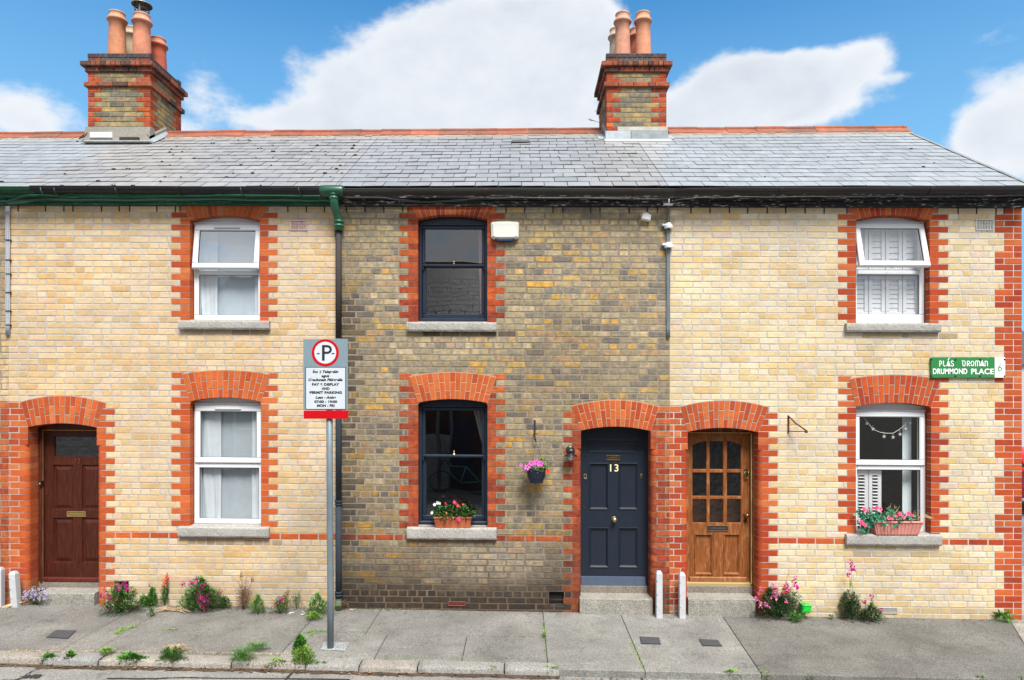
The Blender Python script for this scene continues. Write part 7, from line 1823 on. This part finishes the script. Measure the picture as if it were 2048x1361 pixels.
# ------------------------------------------------------------------ red car parked in the side street
def make_car(x, y, z, rz):
    t = thing('parked_car', (x, y, z), 'red car parked in the side street, peeping past the corner at the right edge', 'car')
    t.rotation_euler = (0, 0, rz)
    RED = alb(200, 20, 40, .75); o0 = (0, 0, 0)
    class L_: pass
    def B(mb, name, m, parent=t):
        me_o = ORG[parent.name]; ORG[parent.name] = (0, 0, 0); ob = mb.build(name, M[m], parent, False); ORG[parent.name] = me_o; return ob
    # side outline (length along y), swept across x with tumblehome
    side = [(-2.0, .32), (-2.05, .55), (-1.98, .78), (-1.2, .95), (-.55, 1.38), (.1, 1.47), (.95, 1.44), (1.6, 1.12), (1.98, .98), (2.05, .6), (2.0, .32)]
    mb = MB(); xs = [-.86, -.82, -.62, 0, .62, .82, .86]; rows = []
    for xx in xs:
        k = abs(xx)/.86
        rows.append([mb.v((xx*(1-.16*max(0, (zz-.9)/.55)) if abs(xx) > .7 else xx*(1-.1*max(0, (zz-.9)/.55)), yy*(1-.05*(k > .9)), zz-(.05 if k > .97 else .015 if k > .9 else 0)*(zz > .9))) for yy, zz in side])
    for a, b in zip(rows, rows[1:]):
        for i in range(len(a)): mb.f((a[i], a[(i+1) % len(a)], b[(i+1) % len(a)], b[i]), RED, 0, False)
    mb.f(rows[0], RED); mb.f(rows[-1], RED)
    body = B(mb, 'body', 'gloss')
    for s in (-1, 1):
        g = MB(); dk = (.01, .012, .014)
        g.poly([(s*.868, -1.05, .98), (s*.868, 1.35, 1.0), (s*.80, .92, 1.37), (s*.79, -.5, 1.34)], dk); B(g, 'side_window', 'gloss')
        m_ = MB(); m_.box(s*.95-.08, s*.95+.08, -.95, -.8, .95, 1.07, RED, 0, .02); B(m_, 'wing_mirror', 'gloss')
        h = MB(); h.box(s*.66-.16, s*.66+.16, -2.07, -1.95, .62, .76, alb(230, 230, 230, .9), 0, .03); B(h, 'headlight', 'gloss')
        h = MB(); h.box(s*.74-.1, s*.74+.1, 1.9, 2.06, .72, .98, alb(150, 10, 16, .8)); B(h, 'tail_light', 'gloss')
        for yy in (-1.3, 1.28):
            w = MB(); n = 26
            for (x0_, x1_, r, c_, nm) in ((.68, .88, .31, (.012, .012, .012), 'wheel'),):
                ring = lambda xx, r: [w.v((s*xx, yy+r*math.cos(k*2*math.pi/n), .31+r*math.sin(k*2*math.pi/n))) for k in range(n)]
                rs = [ring(.66, .29), ring(.68, .31), ring(.86, .31), ring(.885, .29), ring(.885, .21), ring(.86, .2)]
                for a, b in zip(rs, rs[1:]):
                    for k in range(n): w.f((a[k], a[(k+1) % n], b[(k+1) % n], b[k]), c_)
                w.f(rs[-1], c_)
            wo = B(w, 'wheel', 'matt')
            rim = MB(); rim.tube([(s*.865, yy, .31), (s*.885, yy, .31)], .05, alb(180, 182, 186), n=12)
            for k in range(5):
                a = k*1.2566; rim.tube([(s*.88, yy, .31), (s*.875, yy+.19*math.cos(a), .31+.19*math.sin(a))], .022, alb(180, 182, 186), n=6)
            B(rim, 'rim', 'metal', wo)
    for (pts, nm) in (([(-.68, -1.17, .975), (.68, -1.17, .975), (.6, -.58, 1.375), (-.6, -.58, 1.375)], 'windscreen'), ([(-.66, 1.57, 1.16), (.66, 1.57, 1.16), (.6, 1.0, 1.43), (-.6, 1.0, 1.43)], 'rear_window')):
        g = MB(); off = -.012 if nm == 'windscreen' else .012; g.poly([(a, b+off, c+.012) for a, b, c in pts], (.01, .012, .014)); B(g, nm, 'gloss')
    b_ = MB(); b_.box(-.84, .84, -2.1, -1.98, .34, .5, RED, 0, .03); B(b_, 'bumper', 'gloss')
    return t
xq = P(2041, 960, 9.0, False)[0]
make_car(xq+.95, 9.9, -.22, 0)
# pale rendered house across the side street
xh = P(2047, 800, 14)[0]
t = thing('rendered_house', (xh+8, 30, -.3), 'distant pale rendered house glimpsed past the right corner', 'house'); mb = MB()
mb.box(xh+2, xh+14, 30, 38, -.6, 4.6, alb(196, 196, 200), 0); mb.build('wall', M['matt'], t, False)
mb = MB(); mb.poly([(xh+1.8, 29.8, 4.5), (xh+14.2, 29.8, 4.5), (xh+14.2, 34, 7), (xh+1.8, 34, 7)], alb(90, 88, 92)); mb.poly([(xh+1.8, 38.2, 4.5), (xh+14.2, 38.2, 4.5), (xh+14.2, 34, 7), (xh+1.8, 34, 7)], alb(90, 88, 92)); mb.build('roof', M['slate'], t, False)
mb = MB(); mb.box(xh+4, xh+5.2, 29.96, 30.1, 1.2, 2.8, (.02, .03, .04)); mb.build('window', M['gloss'], t, False)
# ------------------------------------------------------------------ terrace across the street (seen in the window reflections)
for i, (xa, xb) in enumerate(((-9.2, -4.8), (-4.8, -.4), (-.4, 4.0), (4.0, 8.4))):
    t = thing('facing_house', (xa, -10.9, -.06), ('dark brick house across the street, seen only in the window reflections', )[0], 'house', 'houses across the street'); YO = -10.9
    mb = MB(); rr = random.Random(300+i); bc = alb(104, 72, 56)
    for r in range(36):
        x = xa+(.11 if r % 2 else 0); z0 = -.1+r*.14
        while x < xb-.1:
            e = min(xb, x+.44); mb.box(x, e-.015, YO-.1, YO, z0+.007, z0+.133, jit(alb(*rr.choice([(112, 74, 58), (96, 70, 58), (128, 84, 62), (86, 70, 60)])), .15, rr)); x = e
    mb.box(xa, xb, YO-.3, YO-.008, -.1, 4.95, alb(120, 112, 100)); mb.box(xa, xb, YO-5.2, YO-5.1, -.1, 4.95, bc)
    mb.poly([(xa+.01, YO, -.1), (xa+.01, YO-5.2, -.1), (xa+.01, YO-5.2, 4.95), (xa+.01, YO-2.6, 6.9), (xa+.01, YO, 4.95)], bc); mb.poly([(xb-.01, YO, -.1), (xb-.01, YO-5.2, -.1), (xb-.01, YO-5.2, 4.95), (xb-.01, YO-2.6, 6.9), (xb-.01, YO, 4.95)], bc)
    mb.build('wall', M['matt'], t, False)
    mb = MB()
    for j in range(12):
        for k in range(int((xb-xa)/.4)):
            s0, s1 = j/12, (j+1.1)/12; x0_ = xa+k*.4+(.2 if j % 2 else 0); f = lambda s, l: (YO+.2-2.8*s, 4.92+2.0*s+l)
            (ya, za), (yb, zb2) = f(s0, .014), f(s1, .008); mb.poly([(x0_+.006, ya, za), (x0_+.39, ya, za), (x0_+.39, yb, zb2), (x0_+.006, yb, zb2)], jit(alb(78, 78, 84), .05, rr))
    mb.poly([(xa, YO+.2, 4.9), (xb, YO+.2, 4.9), (xb, YO-2.6, 6.9), (xa, YO-2.6, 6.9)], (.05, .05, .054)); mb.poly([(xa, YO-5.3, 4.9), (xb, YO-5.3, 4.9), (xb, YO-2.6, 6.9), (xa, YO-2.6, 6.9)], alb(70, 70, 76))
    mb.tube([(xa, YO-2.6, 6.93), (xb, YO-2.6, 6.93)], .06, alb(176, 90, 64), n=8); mb.tube([(xa, YO+.24, 4.88), (xb, YO+.24, 4.88)], .06, (.02, .02, .02), n=8)
    mb.build('roof', M['slate'], t, False)
    for (wx, wz, hh_) in ((1.0, 3.2, 1.2), (1.0, .95, 1.4)):
        mb = MB(); frame_box(mb, xa+wx, xa+wx+.85, wz, wz+hh_, .07, YO-.0, YO+.03, tuple(v*.9 for v in WHITE)); mb.box(xa+wx+.07, xa+wx+.78, YO, YO+.01, wz+.07, wz+hh_-.07, (.015, .02, .025)); mb.box(xa+wx, xa+wx+.85, YO, YO+.04, wz+hh_*.52, wz+hh_*.52+.06, tuple(v*.9 for v in WHITE)); mb.build('window', M['gloss'], t, False)
    mb = MB(); mb.box(xa+2.7, xa+3.5, YO, YO+.03, -.06, 2.0, alb(*[(150, 150, 140), (50, 60, 90), (120, 40, 40), (40, 80, 60)][i])); mb.build('door', M['paint'], t, False)

# pale low door, poles and a parked bicycle across the street, mirrored in the lower dark window
mb = MB(); mb.box(-3.1, -2.0, -10.8, -10.7, -.05, 1.56, alb(210, 206, 196, .6), 0, .01)
for k in range(5): mb.box(-3.0+k*.2, -2.86+k*.2, -10.7, -10.69, .05, 1.46, alb(196, 190, 180, .6), 0, .004)
tag(mb.build('yard_gate', M['matt'], None, False, (-2.55, -10.75, -.05)), 'pale low gate across the street, mirrored in the lower dark window', 'gate')
for i, (x, lab) in enumerate(((-2.28, 'thicker grey pole across the street, mirrored in the lower dark window'), (-1.95, 'thinner grey pole across the street, mirrored in the lower dark window'))):
    mb = MB(); mb.tube([(x, -10.4, -.1), (x, -10.4, 5.0)], .05-.012*i, alb(150, 158, 164, .6), n=10); mb.lathe([(.07, 0), (.07, .08), (.05, .1)], x, -10.4, alb(120, 128, 134), 0, 12, -.06)
    tag(mb.build('street_pole', M['galv'], None, False, (x, -10.4, -.06)), lab, 'pole')
def bicycle(x, y, z, c, lab):
    t = thing('bicycle', (x, y, z), lab, 'bicycle'); dk = (.015, .015, .016)
    for s in (-.52, .52):
        w = MB(); w.tube([(x+s+.33*math.cos(k*.3142), y, z+.34+.33*math.sin(k*.3142)) for k in range(21)], .016, dk, n=6)
        for k in range(12): w.tube([(x+s, y, z+.34), (x+s+.32*math.cos(k*.5236), y, z+.34+.32*math.sin(k*.5236))], .0025, alb(180, 180, 184), n=3)
        w.tube([(x+s, y-.04, z+.34), (x+s, y+.04, z+.34)], .02, alb(160, 160, 164), n=8); w.build('wheel', M['matt'], t, False)
    f = MB(); A = (x+.52, y, z+.34); Bk = (x+.08, y, z+.30); S = (x+.2, y, z+.78); Hd = (x-.34, y, z+.82); Hl = (x-.37, y, z+.70)
    for p, q in ((A, Bk), (A, S), (Bk, S), (S, Hd), (Bk, Hl), (Hd, Hl), (Hl, (x-.52, y, z+.34))): f.tube([p, q], .017, c, n=8)
    f.build('frame', M['gloss'], t, False)
    sd2 = MB(); sd2.tube([S, (x+.22, y, z+.92)], .013, dk, n=8); sd2.box(x+.10, x+.36, y-.06, y+.06, z+.92, z+.96, dk, 0, .015); sd2.build('saddle', M['matt'], t, False)
    h = MB(); h.tube([Hd, (x-.35, y, z+.94), (x-.42, y, z+.96)], .013, dk, n=8)
    for s in (-1, 1): h.tube([(x-.42, y, z+.96), (x-.42, y+s*.2, z+.96), (x-.52, y+s*.21, z+.95), (x-.55, y+s*.21, z+.87), (x-.47, y+s*.21, z+.83)], .012, dk, n=8)
    h.build('handlebar', M['matt'], t, False)
    p_ = MB(); p_.tube([(x+.08, y-.09, z+.30), (x+.08, y+.09, z+.30)], .012, dk, n=6); p_.tube([(x+.08, y-.09, z+.30), (x+.2, y-.09, z+.18)], .01, dk, n=6); p_.tube([(x+.08, y+.09, z+.30), (x-.04, y+.09, z+.42)], .01, dk, n=6); p_.build('pedals', M['metal'], t, False)
bicycle(-1.65, -10.1, -.06, alb(90, 190, 170, .7), 'teal racing bicycle across the street, mirrored in the lower dark window')
